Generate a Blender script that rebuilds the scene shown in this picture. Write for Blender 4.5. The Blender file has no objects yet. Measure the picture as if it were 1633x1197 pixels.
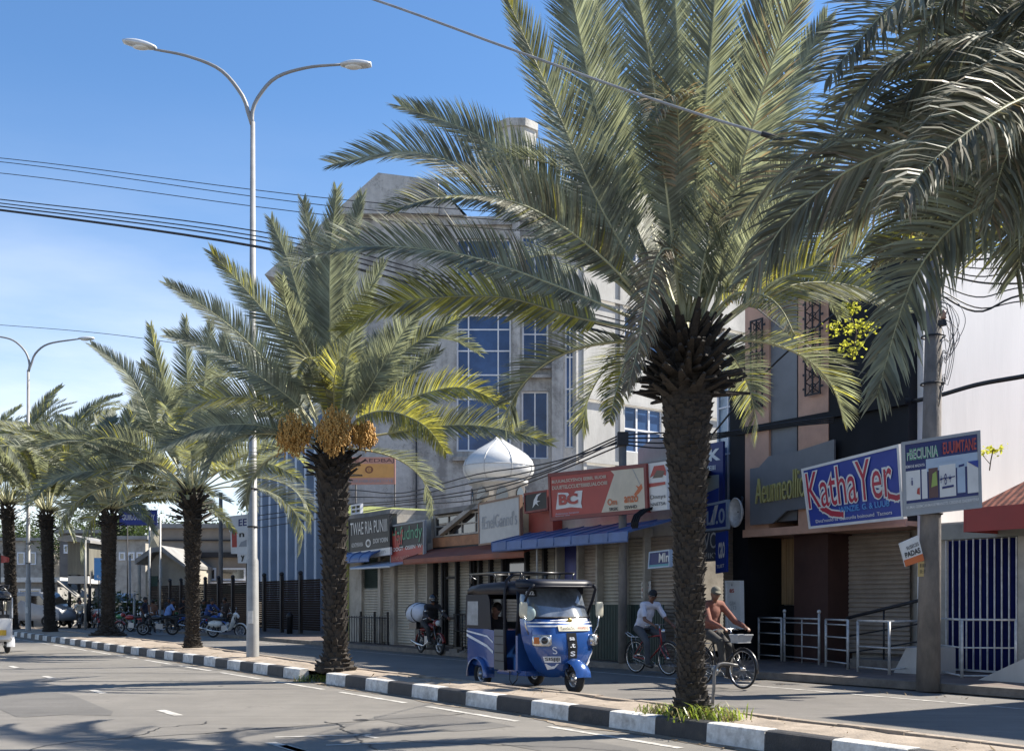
import bpy, bmesh, math, random
from mathutils import Vector, Matrix, noise as mnoise
R = math.radians
V = Vector
random.seed(7)
scene = bpy.context.scene
COL = scene.collection
# ---------------------------------------------------------------- camera geometry (metres)
CAM_H, FPX, CX, HY = 1.5, 1800.0, 816.0, 960.0
def P(px, py, Y):
    "world point seen at a photograph position when it stands Y metres away"
    return V(((px - CX) / FPX * Y, Y, CAM_H + (HY - py) / FPX * Y))
def G(px, py, z=0.0):
    "point of the ground (height z)"
    Y = (CAM_H - z) * FPX / (py - HY)
    return V(((px - CX) / FPX * Y, Y, z))
# road frame: t runs along the street (towards the right of the picture), d across it (to the shops)
O = V((2.31, 11.74, 0))
UX = V((.5364, -.844, 0)); UN = V((.844, .5364, 0))
ROT = math.atan2(UX.y, UX.x)
def RD(t, d, z=0.0):
    return O + UX * t + UN * d + V((0, 0, z))
def YD(px, d):
    k = (px - CX) / FPX
    return (d + 8.247) / (.5364 + .844 * k)
def FT(px, d):
    Y = YD(px, d); p = V(((px - CX) / FPX * Y, Y, 0)) - O
    return p.dot(UX)
def FZ(px, py, d):
    return CAM_H + (HY - py) / FPX * YD(px, d)
def W(px, py, d):
    return P(px, py, YD(px, d))

# ---------------------------------------------------------------- mesh builder
class MB:
    def __init__(self):
        self.v, self.f, self.m, self.s = [], [], [], []
    def add(self, verts, faces, mat=0, smooth=False):
        b = len(self.v)
        self.v.extend(tuple(x) for x in verts)
        for f in faces:
            self.f.append(tuple(i + b for i in f)); self.m.append(mat); self.s.append(smooth)
        return self
    def box(self, x0, x1, y0, y1, z0, z1, mat=0):
        v = [(x, y, z) for z in (z0, z1) for y in (y0, y1) for x in (x0, x1)]
        return self.add(v, [(0, 2, 3, 1), (4, 5, 7, 6), (0, 1, 5, 4), (2, 6, 7, 3), (0, 4, 6, 2), (1, 3, 7, 5)], mat)
    def obox(self, c, sx, sy, sz, rz=0, mat=0, M=None, ch=0.0):
        M = M or Matrix.Rotation(rz, 3, 'Z')
        c = V(c)
        v = [c + M @ V((x * sx / 2, y * sy / 2, z * sz / 2)) for z in (-1, 1) for y in (-1, 1) for x in (-1, 1)]
        return self.add(v, [(0, 2, 3, 1), (4, 5, 7, 6), (0, 1, 5, 4), (2, 6, 7, 3), (0, 4, 6, 2), (1, 3, 7, 5)], mat)
    def tube(self, pts, r, n=6, mat=0, smooth=True, cap=True, closed=False):
        pts = [V(p) for p in pts]
        N = len(pts)
        rs = r if isinstance(r, (list, tuple)) else [r] * N
        prev = None; vs = []
        for i, p in enumerate(pts):
            if closed:
                t = (pts[(i + 1) % N] - pts[i - 1])
            else:
                t = pts[min(i + 1, N - 1)] - pts[max(i - 1, 0)]
            if t.length < 1e-9: t = V((0, 0, 1))
            t.normalize()
            if prev is None:
                a = V((0, 0, 1)) if abs(t.z) < .9 else V((1, 0, 0))
                u = t.cross(a).normalized()
            else:
                u = prev - t * prev.dot(t)
                if u.length < 1e-6: u = t.orthogonal()
                u.normalize()
            prev = u
            w = t.cross(u)
            for k in range(n):
                a = 2 * math.pi * k / n
                vs.append(p + (u * math.cos(a) + w * math.sin(a)) * rs[i])
        fs = []
        rng = N if closed else N - 1
        for i in range(rng):
            j = (i + 1) % N
            for k in range(n):
                l = (k + 1) % n
                fs.append((i * n + k, i * n + l, j * n + l, j * n + k))
        if cap and not closed:
            fs.append(tuple(range(n - 1, -1, -1)))
            fs.append(tuple((N - 1) * n + k for k in range(n)))
        return self.add(vs, fs, mat, smooth)
    def cyl(self, p0, p1, r0, r1=None, n=10, mat=0, smooth=True):
        return self.tube([p0, p1], [r0, r0 if r1 is None else r1], n, mat, smooth)
    def lathe(self, prof, c=(0, 0, 0), n=16, mat=0, smooth=True, M=None):
        c = V(c); vs = []; fs = []
        for r, z in prof:
            for k in range(n):
                a = 2 * math.pi * k / n
                q = V((r * math.cos(a), r * math.sin(a), z))
                vs.append(c + (M @ q if M else q))
        for i in range(len(prof) - 1):
            for k in range(n):
                l = (k + 1) % n
                fs.append((i * n + k, i * n + l, (i + 1) * n + l, (i + 1) * n + k))
        fs.append(tuple(range(n - 1, -1, -1))); fs.append(tuple((len(prof) - 1) * n + k for k in range(n)))
        return self.add(vs, fs, mat, smooth)
    def ell(self, c, r, n=12, mat=0, M=None, rows=8):
        prof = [(max(1e-4, math.sin(math.pi * i / rows)), -math.cos(math.pi * i / rows)) for i in range(rows + 1)]
        r = V((r, r, r)) if isinstance(r, (int, float)) else V(r)
        S = Matrix.Diagonal(r)
        return self.lathe(prof, c, n, mat, True, (M @ S) if M else S)
    def prism(self, poly, y0, y1, mat=0, axis='y'):
        "polygon (x, z) pulled along y"
        n = len(poly)
        if axis == 'y':
            v = [(x, y0, z) for x, z in poly] + [(x, y1, z) for x, z in poly]
        elif axis == 'x':
            v = [(y0, x, z) for x, z in poly] + [(y1, x, z) for x, z in poly]
        else:
            v = [(x, z, y0) for x, z in poly] + [(x, z, y1) for x, z in poly]
        f = [tuple(range(n)), tuple(range(2 * n - 1, n - 1, -1))]
        f += [(i, (i + 1) % n + 0, (i + 1) % n + n, i + n)[::-1] for i in range(n)]
        return self.add(v, f, mat)
    def loft(self, rings, mat=0, smooth=True, cap=True, closed=True):
        n = len(rings[0]); vs = [p for r in rings for p in r]; fs = []
        for i in range(len(rings) - 1):
            for k in range(n if closed else n - 1):
                l = (k + 1) % n
                fs.append((i * n + k, i * n + l, (i + 1) * n + l, (i + 1) * n + k))
        if cap:
            fs.append(tuple(range(n - 1, -1, -1))); fs.append(tuple((len(rings) - 1) * n + k for k in range(n)))
        return self.add(vs, fs, mat, smooth)
    def xf(self, M):
        self.v = [tuple(M @ V(p)) for p in self.v]; return self
    def mesh(self, name, mats, fix=True):
        me = bpy.data.meshes.new(name)
        me.from_pydata(self.v, [], self.f)
        for m in (mats if isinstance(mats, (list, tuple)) else [mats]): me.materials.append(m)
        me.polygons.foreach_set('material_index', self.m)
        me.polygons.foreach_set('use_smooth', self.s)
        me.update()
        if fix:
            bm = bmesh.new(); bm.from_mesh(me)
            bmesh.ops.recalc_face_normals(bm, faces=bm.faces)
            bm.to_mesh(me); bm.free()
        return me
    def build(self, name, mats, parent=None, off=None, fix=True, smooth_angle=None):
        if off is not None:
            o3 = V(off); self.v = [(a - o3.x, b - o3.y, c - o3.z) for a, b, c in self.v]
        o = bpy.data.objects.new(name, self.mesh(name, mats, fix))
        COL.objects.link(o)
        if parent is not None: o.parent = parent
        return o

def empty(name, loc=(0, 0, 0), rz=0.0):
    o = bpy.data.objects.new(name, None); COL.objects.link(o)
    o.location = loc; o.rotation_euler = (0, 0, rz); o.empty_display_size = .2
    return o
def tag(o, label=None, cat=None, group=None, kind=None):
    if label: o['label'] = label
    if cat: o['category'] = cat
    if group: o['group'] = group
    if kind: o['kind'] = kind
    return o
def thing(name, label, cat, loc=(0, 0, 0), rz=0.0, group=None):
    return tag(empty(name, loc, rz), label, cat, group)
def children(o):
    return [c for c in bpy.data.objects if c.parent == o]
def copy_tree(o, parent=None):
    c = o.copy(); COL.objects.link(c)
    if parent is not None: c.parent = parent
    for ch in children(o): copy_tree(ch, c)
    return c
def solo(mb, name, mats, label, cat, group=None, loc=None):
    "a thing that is one mesh: its origin goes to its base"
    if loc is None:
        xs = [p[0] for p in mb.v]; ys = [p[1] for p in mb.v]; zs = [p[2] for p in mb.v]
        loc = ((min(xs) + max(xs)) / 2, (min(ys) + max(ys)) / 2, min(zs))
    o = mb.build(name, mats, None, loc); o.location = loc
    return tag(o, label, cat, group)

# ---------------------------------------------------------------- materials
MATS = {}
def newmat(name):
    m = bpy.data.materials.new(name); m.use_nodes = True
    return m, m.node_tree.nodes, m.node_tree.links, m.node_tree.nodes['Principled BSDF']
def mat(name, c, rough=.6, metal=0.0, var=.25, scale=6.0, bump=.0, bscale=60.0, c2=None, spec=.5, stretch=None, dirt=0.0, coat=0.0):
    "painted / plain surface with uneven colour, dirt patches and fine relief"
    if name in MATS: return MATS[name]
    m, N, L, B = newmat(name)
    tc = N.new('ShaderNodeTexCoord'); mp = N.new('ShaderNodeMapping')
    L.new(tc.outputs['Object'], mp.inputs[0])
    if stretch: mp.inputs['Scale'].default_value = stretch
    nz = N.new('ShaderNodeTexNoise'); nz.inputs['Scale'].default_value = scale
    nz.inputs['Detail'].default_value = 8; nz.inputs['Roughness'].default_value = .65
    L.new(mp.outputs[0], nz.inputs['Vector'])
    rp = N.new('ShaderNodeValToRGB')
    rp.color_ramp.elements[0].position = .3; rp.color_ramp.elements[1].position = .72
    lo = c2 if c2 else tuple(x * (1 - var) for x in c)
    hi = tuple(min(1, x * (1 + var * .5)) for x in c)
    rp.color_ramp.elements[0].color = (*lo, 1); rp.color_ramp.elements[1].color = (*hi, 1)
    L.new(nz.outputs['Fac'], rp.inputs[0])
    out = rp.outputs[0]
    if dirt > 0:
        n2 = N.new('ShaderNodeTexNoise'); n2.inputs['Scale'].default_value = scale * .35
        n2.inputs['Detail'].default_value = 10; n2.inputs['Roughness'].default_value = .75
        L.new(mp.outputs[0], n2.inputs['Vector'])
        r2 = N.new('ShaderNodeValToRGB'); r2.color_ramp.elements[0].position = .5; r2.color_ramp.elements[1].position = .68
        r2.color_ramp.elements[0].color = (0, 0, 0, 1); r2.color_ramp.elements[1].color = (dirt, dirt, dirt, 1)
        L.new(n2.outputs['Fac'], r2.inputs[0])
        mx = N.new('ShaderNodeMixRGB'); mx.inputs[2].default_value = (.09, .075, .058, 1)
        L.new(r2.outputs[0], mx.inputs[0]); L.new(out, mx.inputs[1]); out = mx.outputs[0]
    L.new(out, B.inputs['Base Color'])
    B.inputs['Roughness'].default_value = rough; B.inputs['Metallic'].default_value = metal
    B.inputs['Specular IOR Level'].default_value = spec
    B.inputs['Coat Weight'].default_value = coat
    if bump > 0:
        n3 = N.new('ShaderNodeTexNoise'); n3.inputs['Scale'].default_value = bscale; n3.inputs['Detail'].default_value = 6
        L.new(mp.outputs[0], n3.inputs['Vector'])
        bp = N.new('ShaderNodeBump'); bp.inputs['Strength'].default_value = bump; bp.inputs['Distance'].default_value = .02
        L.new(n3.outputs['Fac'], bp.inputs['Height']); L.new(bp.outputs[0], B.inputs['Normal'])
    MATS[name] = m
    return m
def glass(name, c=(.02, .03, .05), rough=.06, var=.5, scale=.8):
    if name in MATS: return MATS[name]
    m = mat(name, c, rough, 0, var, scale, spec=1.0)
    n = m.node_tree
    n.nodes['Principled BSDF'].inputs['IOR'].default_value = 1.7
    return m

def leafmat(name, c, ct, tr=.35, rough=.38, spec=.5):
    m, N, L, B = newmat(name)
    g = N.new('ShaderNodeNewGeometry'); oi = N.new('ShaderNodeTexNoise')
    oi.inputs['Scale'].default_value = 3.0; oi.inputs['Detail'].default_value = 3
    L.new(g.outputs['Position'], oi.inputs['Vector'])
    hs = N.new('ShaderNodeMapRange'); hs.inputs[1].default_value = .3; hs.inputs[2].default_value = .7
    hs.inputs[3].default_value = .62; hs.inputs[4].default_value = 1.35
    L.new(oi.outputs['Fac'], hs.inputs[0])
    rm = N.new('ShaderNodeMath'); rm.operation = 'MULTIPLY_ADD'; rm.inputs[1].default_value = .7; rm.inputs[2].default_value = .65
    L.new(g.outputs['Random Per Island'], rm.inputs[0])
    mm = N.new('ShaderNodeMath'); mm.operation = 'MULTIPLY'
    L.new(hs.outputs[0], mm.inputs[0]); L.new(rm.outputs[0], mm.inputs[1])
    def scaled(col):
        a = N.new('ShaderNodeVectorMath'); a.operation = 'SCALE'; a.inputs[0].default_value = col
        L.new(mm.outputs[0], a.inputs['Scale']); return a.outputs[0]
    L.new(scaled(c), B.inputs['Base Color'])
    B.inputs['Roughness'].default_value = rough; B.inputs['Specular IOR Level'].default_value = spec
    t = N.new('ShaderNodeBsdfTranslucent'); L.new(scaled(ct), t.inputs['Color'])
    mx = N.new('ShaderNodeMixShader'); mx.inputs[0].default_value = tr
    L.new(B.outputs[0], mx.inputs[1]); L.new(t.outputs[0], mx.inputs[2])
    L.new(mx.outputs[0], N['Material Output'].inputs[0])
    return m

# ---------------------------------------------------------------- camera, sun, sky
cd = bpy.data.cameras.new('camera'); cam = bpy.data.objects.new('camera', cd); COL.objects.link(cam)
cam.location = (0, 0, CAM_H); cam.rotation_euler = (R(90), 0, 0)
cd.sensor_width = 36; cd.lens = 36 * FPX / 1633; cd.shift_y = (HY - 598.5) / 1633; cd.shift_x = (816.5 - CX) / 1633
cd.clip_end = 3000; cd.clip_start = .1
scene.camera = cam
SUN_EL = R(44); SUN_DIR = V((.95, .31, 0)).normalized() * math.cos(SUN_EL) + V((0, 0, math.sin(SUN_EL)))
sl = bpy.data.lights.new('sun', 'SUN'); so = bpy.data.objects.new('sun', sl); COL.objects.link(so)
sl.energy = 5.0; sl.angle = R(.55); sl.color = (1, .93, .82)
so.rotation_euler = SUN_DIR.to_track_quat('Z', 'Y').to_euler(); so.location = (20, 10, 40)
w = bpy.data.worlds.new('World'); scene.world = w; w.use_nodes = True
N, L = w.node_tree.nodes, w.node_tree.links
sky = N.new('ShaderNodeTexSky'); sky.sky_type = 'NISHITA'; sky.sun_disc = False
sky.sun_elevation = SUN_EL; sky.sun_rotation = math.atan2(SUN_DIR.x, SUN_DIR.y)
sky.air_density = 1.0; sky.dust_density = .15; sky.ozone_density = 5.0
bg = N['Background']; bg.inputs[1].default_value = .14
# thin high cloud near the horizon
tc = N.new('ShaderNodeTexCoord'); sp = N.new('ShaderNodeSeparateXYZ'); L.new(tc.outputs['Generated'], sp.inputs[0])
mp = N.new('ShaderNodeMapping'); mp.inputs['Scale'].default_value = (2.0, 2.0, 9.0); L.new(tc.outputs['Generated'], mp.inputs[0])
cn = N.new('ShaderNodeTexNoise'); cn.inputs['Scale'].default_value = 1.6; cn.inputs['Detail'].default_value = 8; cn.inputs['Roughness'].default_value = .55
L.new(mp.outputs[0], cn.inputs['Vector'])
cr = N.new('ShaderNodeMapRange'); cr.inputs[1].default_value = .3; cr.inputs[2].default_value = .72; cr.inputs[3].default_value = .3; cr.inputs[4].default_value = 1.0; L.new(cn.outputs['Fac'], cr.inputs[0])
hr = N.new('ShaderNodeMapRange'); hr.inputs[1].default_value = .42; hr.inputs[2].default_value = -.02; hr.interpolation_type = 'SMOOTHSTEP'; L.new(sp.outputs['Z'], hr.inputs[0])
ml = N.new('ShaderNodeMath'); ml.operation = 'MULTIPLY'; L.new(cr.outputs[0], ml.inputs[0]); L.new(hr.outputs[0], ml.inputs[1])
ms = N.new('ShaderNodeMath'); ms.operation = 'MULTIPLY'; ms.inputs[1].default_value = 1.15; ms.use_clamp = True; L.new(ml.outputs[0], ms.inputs[0])
mc = N.new('ShaderNodeMixRGB'); mc.inputs[2].default_value = (4.3, 4.4, 4.6, 1)
L.new(ms.outputs[0], mc.inputs[0]); hsv = N.new('ShaderNodeHueSaturation'); hsv.inputs['Saturation'].default_value = 1.1; hsv.inputs['Value'].default_value = .64; L.new(sky.outputs[0], hsv.inputs['Color']); L.new(hsv.outputs[0], mc.inputs[1]); L.new(mc.outputs[0], bg.inputs[0])
vs_ = scene.view_settings
scene.display_settings.display_device = 'sRGB'
vs_.view_transform = 'Standard'; vs_.look = 'None'; vs_.gamma = 1; vs_.exposure = 1.15; vs_.use_curve_mapping = False
scene.cycles.max_bounces = 6; scene.cycles.transparent_max_bounces = 12
# ================================================================ ground, road, median
def roadmat(name, base, warm, spots=True, wet=.75):
    m, N, L, B = newmat(name)
    tc = N.new('ShaderNodeTexCoord')
    def nz(s, d=8, r=.6, src=None):
        n = N.new('ShaderNodeTexNoise'); n.inputs['Scale'].default_value = s; n.inputs['Detail'].default_value = d
        n.inputs['Roughness'].default_value = r; L.new(src or tc.outputs['Object'], n.inputs['Vector']); return n
    big, mid, fine = nz(.35), nz(2.2, 6), nz(90, 3, .8)
    mp = N.new('ShaderNodeMapping'); mp.inputs['Scale'].default_value = (.25, 5, 1); L.new(tc.outputs['Object'], mp.inputs[0])
    lane = nz(1.0, 4, .5, mp.outputs[0])
    r1 = N.new('ShaderNodeValToRGB'); e = r1.color_ramp.elements
    e[0].position = .32; e[1].position = .7
    e[0].color = (*[x * .78 for x in base], 1); e[1].color = (*[x * 1.22 for x in warm], 1)
    add = N.new('ShaderNodeMath'); add.operation = 'MULTIPLY_ADD'; add.inputs[1].default_value = .5
    L.new(big.outputs['Fac'], add.inputs[0])
    a2 = N.new('ShaderNodeMath'); a2.operation = 'MULTIPLY_ADD'; a2.inputs[1].default_value = .25
    L.new(mid.outputs['Fac'], a2.inputs[0])
    a3 = N.new('ShaderNodeMath'); a3.operation = 'MULTIPLY'; a3.inputs[1].default_value = .25
    L.new(lane.outputs['Fac'], a3.inputs[0]); L.new(a3.outputs[0], a2.inputs[2]); L.new(a2.outputs[0], add.inputs[2])
    L.new(add.outputs[0], r1.inputs[0])
    r2 = N.new('ShaderNodeValToRGB'); r2.color_ramp.elements[0].position = .3; r2.color_ramp.elements[1].position = .7
    r2.color_ramp.elements[0].color = (.62, .62, .62, 1); r2.color_ramp.elements[1].color = (1.3, 1.3, 1.3, 1)
    L.new(fine.outputs['Fac'], r2.inputs[0])
    mx = N.new('ShaderNodeMixRGB'); mx.blend_type = 'MULTIPLY'; mx.inputs[0].default_value = 1
    L.new(r1.outputs[0], mx.inputs[1]); L.new(r2.outputs[0], mx.inputs[2])
    out = mx.outputs[0]
    # hairline cracks
    vo = N.new('ShaderNodeTexVoronoi'); vo.feature = 'DISTANCE_TO_EDGE'; vo.inputs['Scale'].default_value = .42
    wv = N.new('ShaderNodeVectorMath'); wv.operation = 'ADD'
    sc = N.new('ShaderNodeVectorMath'); sc.operation = 'SCALE'; sc.inputs['Scale'].default_value = 1.1
    cnz = nz(1.3, 6); L.new(cnz.outputs['Color'], sc.inputs[0]); L.new(tc.outputs['Object'], wv.inputs[0]); L.new(sc.outputs[0], wv.inputs[1])
    L.new(wv.outputs[0], vo.inputs['Vector'])
    cr = N.new('ShaderNodeMapRange'); cr.inputs[1].default_value = .0; cr.inputs[2].default_value = .006; cr.inputs[3].default_value = .45; cr.inputs[4].default_value = 0
    L.new(vo.outputs['Distance'], cr.inputs[0])
    gate = N.new('ShaderNodeMapRange'); gate.inputs[1].default_value = .5; gate.inputs[2].default_value = .6; L.new(big.outputs['Fac'], gate.inputs[0])
    gm = N.new('ShaderNodeMath'); gm.operation = 'MULTIPLY'; L.new(cr.outputs[0], gm.inputs[0]); L.new(gate.outputs[0], gm.inputs[1])
    mk = N.new('ShaderNodeMixRGB'); mk.inputs[2].default_value = (.02, .019, .018, 1); L.new(gm.outputs[0], mk.inputs[0]); L.new(out, mk.inputs[1])
    L.new(mk.outputs[0], B.inputs['Base Color'])
    B.inputs['Roughness'].default_value = wet; B.inputs['Specular IOR Level'].default_value = .35
    bp = N.new('ShaderNodeBump'); bp.inputs['Strength'].default_value = .35; bp.inputs['Distance'].default_value = .01
    L.new(fine.outputs['Fac'], bp.inputs['Height']); L.new(bp.outputs[0], B.inputs['Normal'])
    return m
M_road = roadmat('asphalt', (.165, .155, .139), (.2, .186, .165))
M_road2 = roadmat('asphalt_far', (.14, .13, .118), (.175, .163, .147))
M_ground = mat('bare_ground', (.16, .14, .115), .9, 0, .4, .6, .3, 12)
M_sand = mat('sandy_pavers', (.34, .28, .22), .9, 0, .45, 3.0, .5, 40, c2=(.2, .165, .13), dirt=.5)
M_dust = mat('road_dust', (.26, .215, .165), .95, 0, .5, 5.0, .4, 50)
M_kw = mat('kerb_white', (.66, .65, .62), .7, 0, .3, 9, .4, 50, c2=(.42, .4, .37), dirt=.55)
M_kb = mat('kerb_black', (.03, .03, .033), .65, 0, .4, 9, .4, 50, dirt=.5)
M_line = mat('road_paint', (.55, .53, .48), .8, 0, .5, 7, .2, 80, c2=(.22, .21, .195), dirt=.6)
M_pave = mat('footpath', (.15, .115, .1), .85, 0, .4, 3, .4, 30, dirt=.5)
M_kc = mat('kerb_concrete', (.2, .175, .15), .85, 0, .4, 4, .4, 40, dirt=.6)

def st(mb, name, m):
    o = mb.build(name, m); o['kind'] = 'structure'; return o
# the ground reaches the horizon
mb = MB(); mb.add([(-900, -120, -.03), (900, -120, -.03), (900, 1500, -.03), (-900, 1500, -.03)], [(0, 1, 2, 3)]); st(mb, 'ground', M_ground)
def strip(t0, t1, d0, d1, z, seg=1):
    mb = MB()
    for i in range(seg):
        a = t0 + (t1 - t0) * i / seg; b = t0 + (t1 - t0) * (i + 1) / seg
        mb.add([RD(a, d0, z), RD(b, d0, z), RD(b, d1, z), RD(a, d1, z)], [(0, 1, 2, 3)])
    return mb
st(strip(-160, 20, -13, .3, 0), 'road_near', M_road)
st(strip(-160, 20, .3, 7.6, 0), 'road_far', M_road2)
def medw(t):
    s = -t
    return 1.25 if s < 12 else min(2.2, 1.25 + (s - 12) * .06)
# kerb with a gap at the second palm; black and white painted stones
KH = .21
def kerb_run(mb, t_start, t_end, d0, th, out, first=0, blk=.86):
    n = int(round(abs(t_end - t_start) / blk)); stp = (t_end - t_start) / n
    for i in range(n):
        a = t_start + stp * i + math.copysign(.004, stp); b = t_start + stp * (i + 1) - math.copysign(.004, stp)
        rn = lambda: random.uniform(-.008, .008)
        bev = .035; h = KH + rn(); dd = rn()
        base = d0(a) if callable(d0) else d0
        base2 = d0(b) if callable(d0) else d0
        vs = []
        for t, bs in ((a, base), (b, base2)):
            for dd_, z in ((0, -.02), (0.012, h - bev), (bev * .5, h - .01), (bev + .02, h), (th, h), (th, -.02)):
                q = RD(t, bs + dd + out * dd_, z); vs.append(q)
        fs = [(k, k + 1, k + 7, k + 6) for k in range(5)] + [(0, 1, 2, 3, 4, 5)[::-1], tuple(range(6, 12))]
        mb.add(vs, fs, (i + first) % 2)
gap_t = -9.9
tA = FT(500, 0) ; 
t_gap0 = (G(520, 1090) - O).dot(UX); t_gap1 = (G(490, 1083) - O).dot(UX)
mb = MB()
kerb_run(mb, 9.0, t_gap0, 0, .2, 1, 0)
kerb_run(mb, t_gap1, -75, 0, .2, 1, 0)
st(mb, 'median_kerb', [M_kw, M_kb])
mb = MB(); kerb_run(mb, 9.0, -75, lambda t: medw(t), .18, -1, 1)
st(mb, 'median_far_kerb', [M_sand, M_sand])
mb = MB()
n = 150
for i in range(n):
    a = 9 - 84 * i / n; b = 9 - 84 * (i + 1) / n
    row = []
    for t in (a, b):
        for j in range(6):
            wd = medw(t); d = .19 + (wd - .36) * j / 5
            row.append(RD(t, d, KH - .03 + .05 * mnoise.noise(V((t * 1.3, d * 3, 0))) + .03 * math.sin(math.pi * j / 5)))
    mb.add(row, [(j, j + 1, j + 7, j + 6) for j in range(5)], 0, True)
st(mb, 'median_strip', M_sand)
# drifted dust along the kerb foot (an uneven ribbon), road paint
mb = MB(); pr = None
for i in range(420):
    t = 9 - 60 * i / 420
    wd = .1 + .3 * max(0, mnoise.noise(V((t * .6, 3, 1))) + .35) + .1 * mnoise.noise(V((t * 4, 1, 1)))
    q = (RD(t, .02, .006), RD(t, -max(.03, wd), .006))
    if pr: mb.add([pr[0], q[0], q[1], pr[1]], [(0, 1, 2, 3)])
    pr = q
st(mb, 'kerbside_dust', M_dust)
mb = MB()
def dash(p0, p1, w, z=.005, mb=mb):
    p0, p1 = V(p0), V(p1); t = (p1 - p0).normalized(); s = V((-t.y, t.x, 0)) * w / 2
    mb.add([p0 - s + V((0, 0, z)), p1 - s + V((0, 0, z)), p1 + s + V((0, 0, z)), p0 + s + V((0, 0, z))], [(0, 1, 2, 3)])
dl = -(RD(0, 0) - G(270, 1136)).dot(UN)
for k in range(-3, 16):
    t0 = (G(270, 1136) - O).dot(UX) + 5.4 * (k if k < 1 else 1) * -1
    t0 = (G(270, 1136) - O).dot(UX) - k * 4.3
    dash(RD(t0 + .45, dl), RD(t0 - .45, dl), .13)
# edge line beside the median
t = 6.0
while t > -60:
    dash(RD(t, -.55), RD(t - 2.4, -.55), .1); t -= 3.1
# box outline near the bottom
q = [G(440, 1175), G(585, 1171), G(605, 1185), G(470, 1192)]
dash(G(438, 1175), G(592, 1171), .07); dash(G(575, 1171), G(602, 1177), .07); dash(G(520, 1188), G(632, 1184), .07); dash(G(452, 1188), G(490, 1200), .12)
# far carriageway edge line
t = 8
while t > -60:
    dash(RD(t, 6.35), RD(t - 5, 6.35), .09); t -= 5.06
st(mb, 'road_marking', M_line)
# repaired patches, sealed cracks and oil spots on the carriageway
M_patch = roadmat('asphalt_patch', (.12, .114, .105), (.15, .142, .13)); M_tar = mat('crack_sealer', (.035, .034, .033), .6, 0, .3, 9)
mb = MB(); rp_ = random.Random(77)
for (px, py, lx, ly) in ((330, 1062, 1.6, .8), (700, 1150, 1.1, .5), (905, 1190, .9, .45), (60, 1120, 2.4, .7)):
    c = G(px, py); n_ = 14
    mb.add([c + UX * (lx * (1 + .12 * rp_.uniform(-1, 1)) * math.copysign(abs(math.cos(a)) ** .35, math.cos(a))) + UN * (ly * (1 + .12 * rp_.uniform(-1, 1)) * math.copysign(abs(math.sin(a)) ** .35, math.sin(a))) + V((0, 0, .003)) for a in [2 * math.pi * k / n_ for k in range(n_)]], [tuple(range(n_))])
st(mb, 'road_patch', M_patch)
mb = MB()
for (p0, p1, amp) in ((G(0, 1078), G(560, 1062), .12), (G(180, 1178), G(760, 1137), .1), (G(60, 1197), G(330, 1150), .15), (G(640, 1180), G(990, 1196), .08), (G(0, 1050), G(330, 1040), .2), (G(520, 1150), G(600, 1195), .1)):
    pr = None; n_ = 60; dr = (p1 - p0).normalized(); s_ = V((-dr.y, dr.x, 0))
    for i in range(n_ + 1):
        u = i / n_; c = p0.lerp(p1, u) + s_ * amp * (mnoise.noise(V((u * 5, p0.x, p0.y))) * 2 + .5 * mnoise.noise(V((u * 22, p0.x, 3))))
        w_ = .009 + .012 * abs(mnoise.noise(V((u * 9, 2, p0.y)))); q = (c - s_ * w_ + V((0, 0, .0045)), c + s_ * w_ + V((0, 0, .0045)))
        if pr: mb.add([pr[0], q[0], q[1], pr[1]], [(0, 1, 2, 3)])
        pr = q
for k in range(26):
    c = RD(rp_.uniform(-26, 4), rp_.choice((rp_.uniform(-2.2, -1.6), rp_.uniform(-4.6, -3.8), rp_.uniform(3, 5)))); rr_ = rp_.uniform(.02, .11)
    mb.add([c + V((rr_ * math.cos(a) * rp_.uniform(.6, 1.4), rr_ * math.sin(a) * rp_.uniform(.6, 1.4), .0035)) for a in [2 * math.pi * j / 10 for j in range(10)]], [tuple(range(10))])
st(mb, 'road_crack', M_tar)
# footpath with kerb beyond the far carriageway
def kd(t):
    s = -t
    return 8.1 if s < 5 else max(7.25, 8.1 - (s - 5) * .09)
mb = MB()
prev = None
for i in range(121):
    t = 12 - 60 * i / 120
    c = [RD(t, kd(t), -.01), RD(t, kd(t), .13), RD(t, kd(t) + .15, .14), RD(t, kd(t) + .15, .14), RD(t, 30, .14)]
    if prev:
        mb.add([prev[0], c[0], c[1], prev[1]], [(0, 1, 2, 3)], 1)
        mb.add([prev[1], c[1], c[2], prev[2]], [(0, 1, 2, 3)], 1)
        mb.add([prev[3], c[3], c[4], prev[4]], [(0, 1, 2, 3)], 0)
    prev = c
st(mb, 'footpath', [M_pave, M_kc])

# ================================================================ palms
M_leaf = leafmat('palm_leaf', (.23, .248, .2), (.28, .3, .16), .42, .5, .25)
M_leafy = leafmat('palm_leaf_yellowing', (.3, .29, .1), (.55, .52, .09), .5, .5, .25)
M_leafd = leafmat('palm_leaf_dry', (.25, .2, .13), (.25, .18, .08), .3, .5)
M_rach = mat('palm_rachis', (.42, .41, .24), .5, 0, .3, 5)
M_boot = mat('palm_leaf_base', (.04, .032, .025), .85, 0, .5, 12, .6, 40, c2=(.014, .011, .009))
M_bark = mat('palm_bark', (.042, .034, .027), .9, 0, .55, 7, .8, 35, c2=(.03, .025, .02))
M_fruit = mat('date_fruit', (.55, .32, .09), .6, 0, .4, 14, .3, 50)
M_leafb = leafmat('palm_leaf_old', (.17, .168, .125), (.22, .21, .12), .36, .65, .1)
LEAFM = [M_leaf, M_leafy, M_leafd, M_rach, M_leafb]

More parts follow.
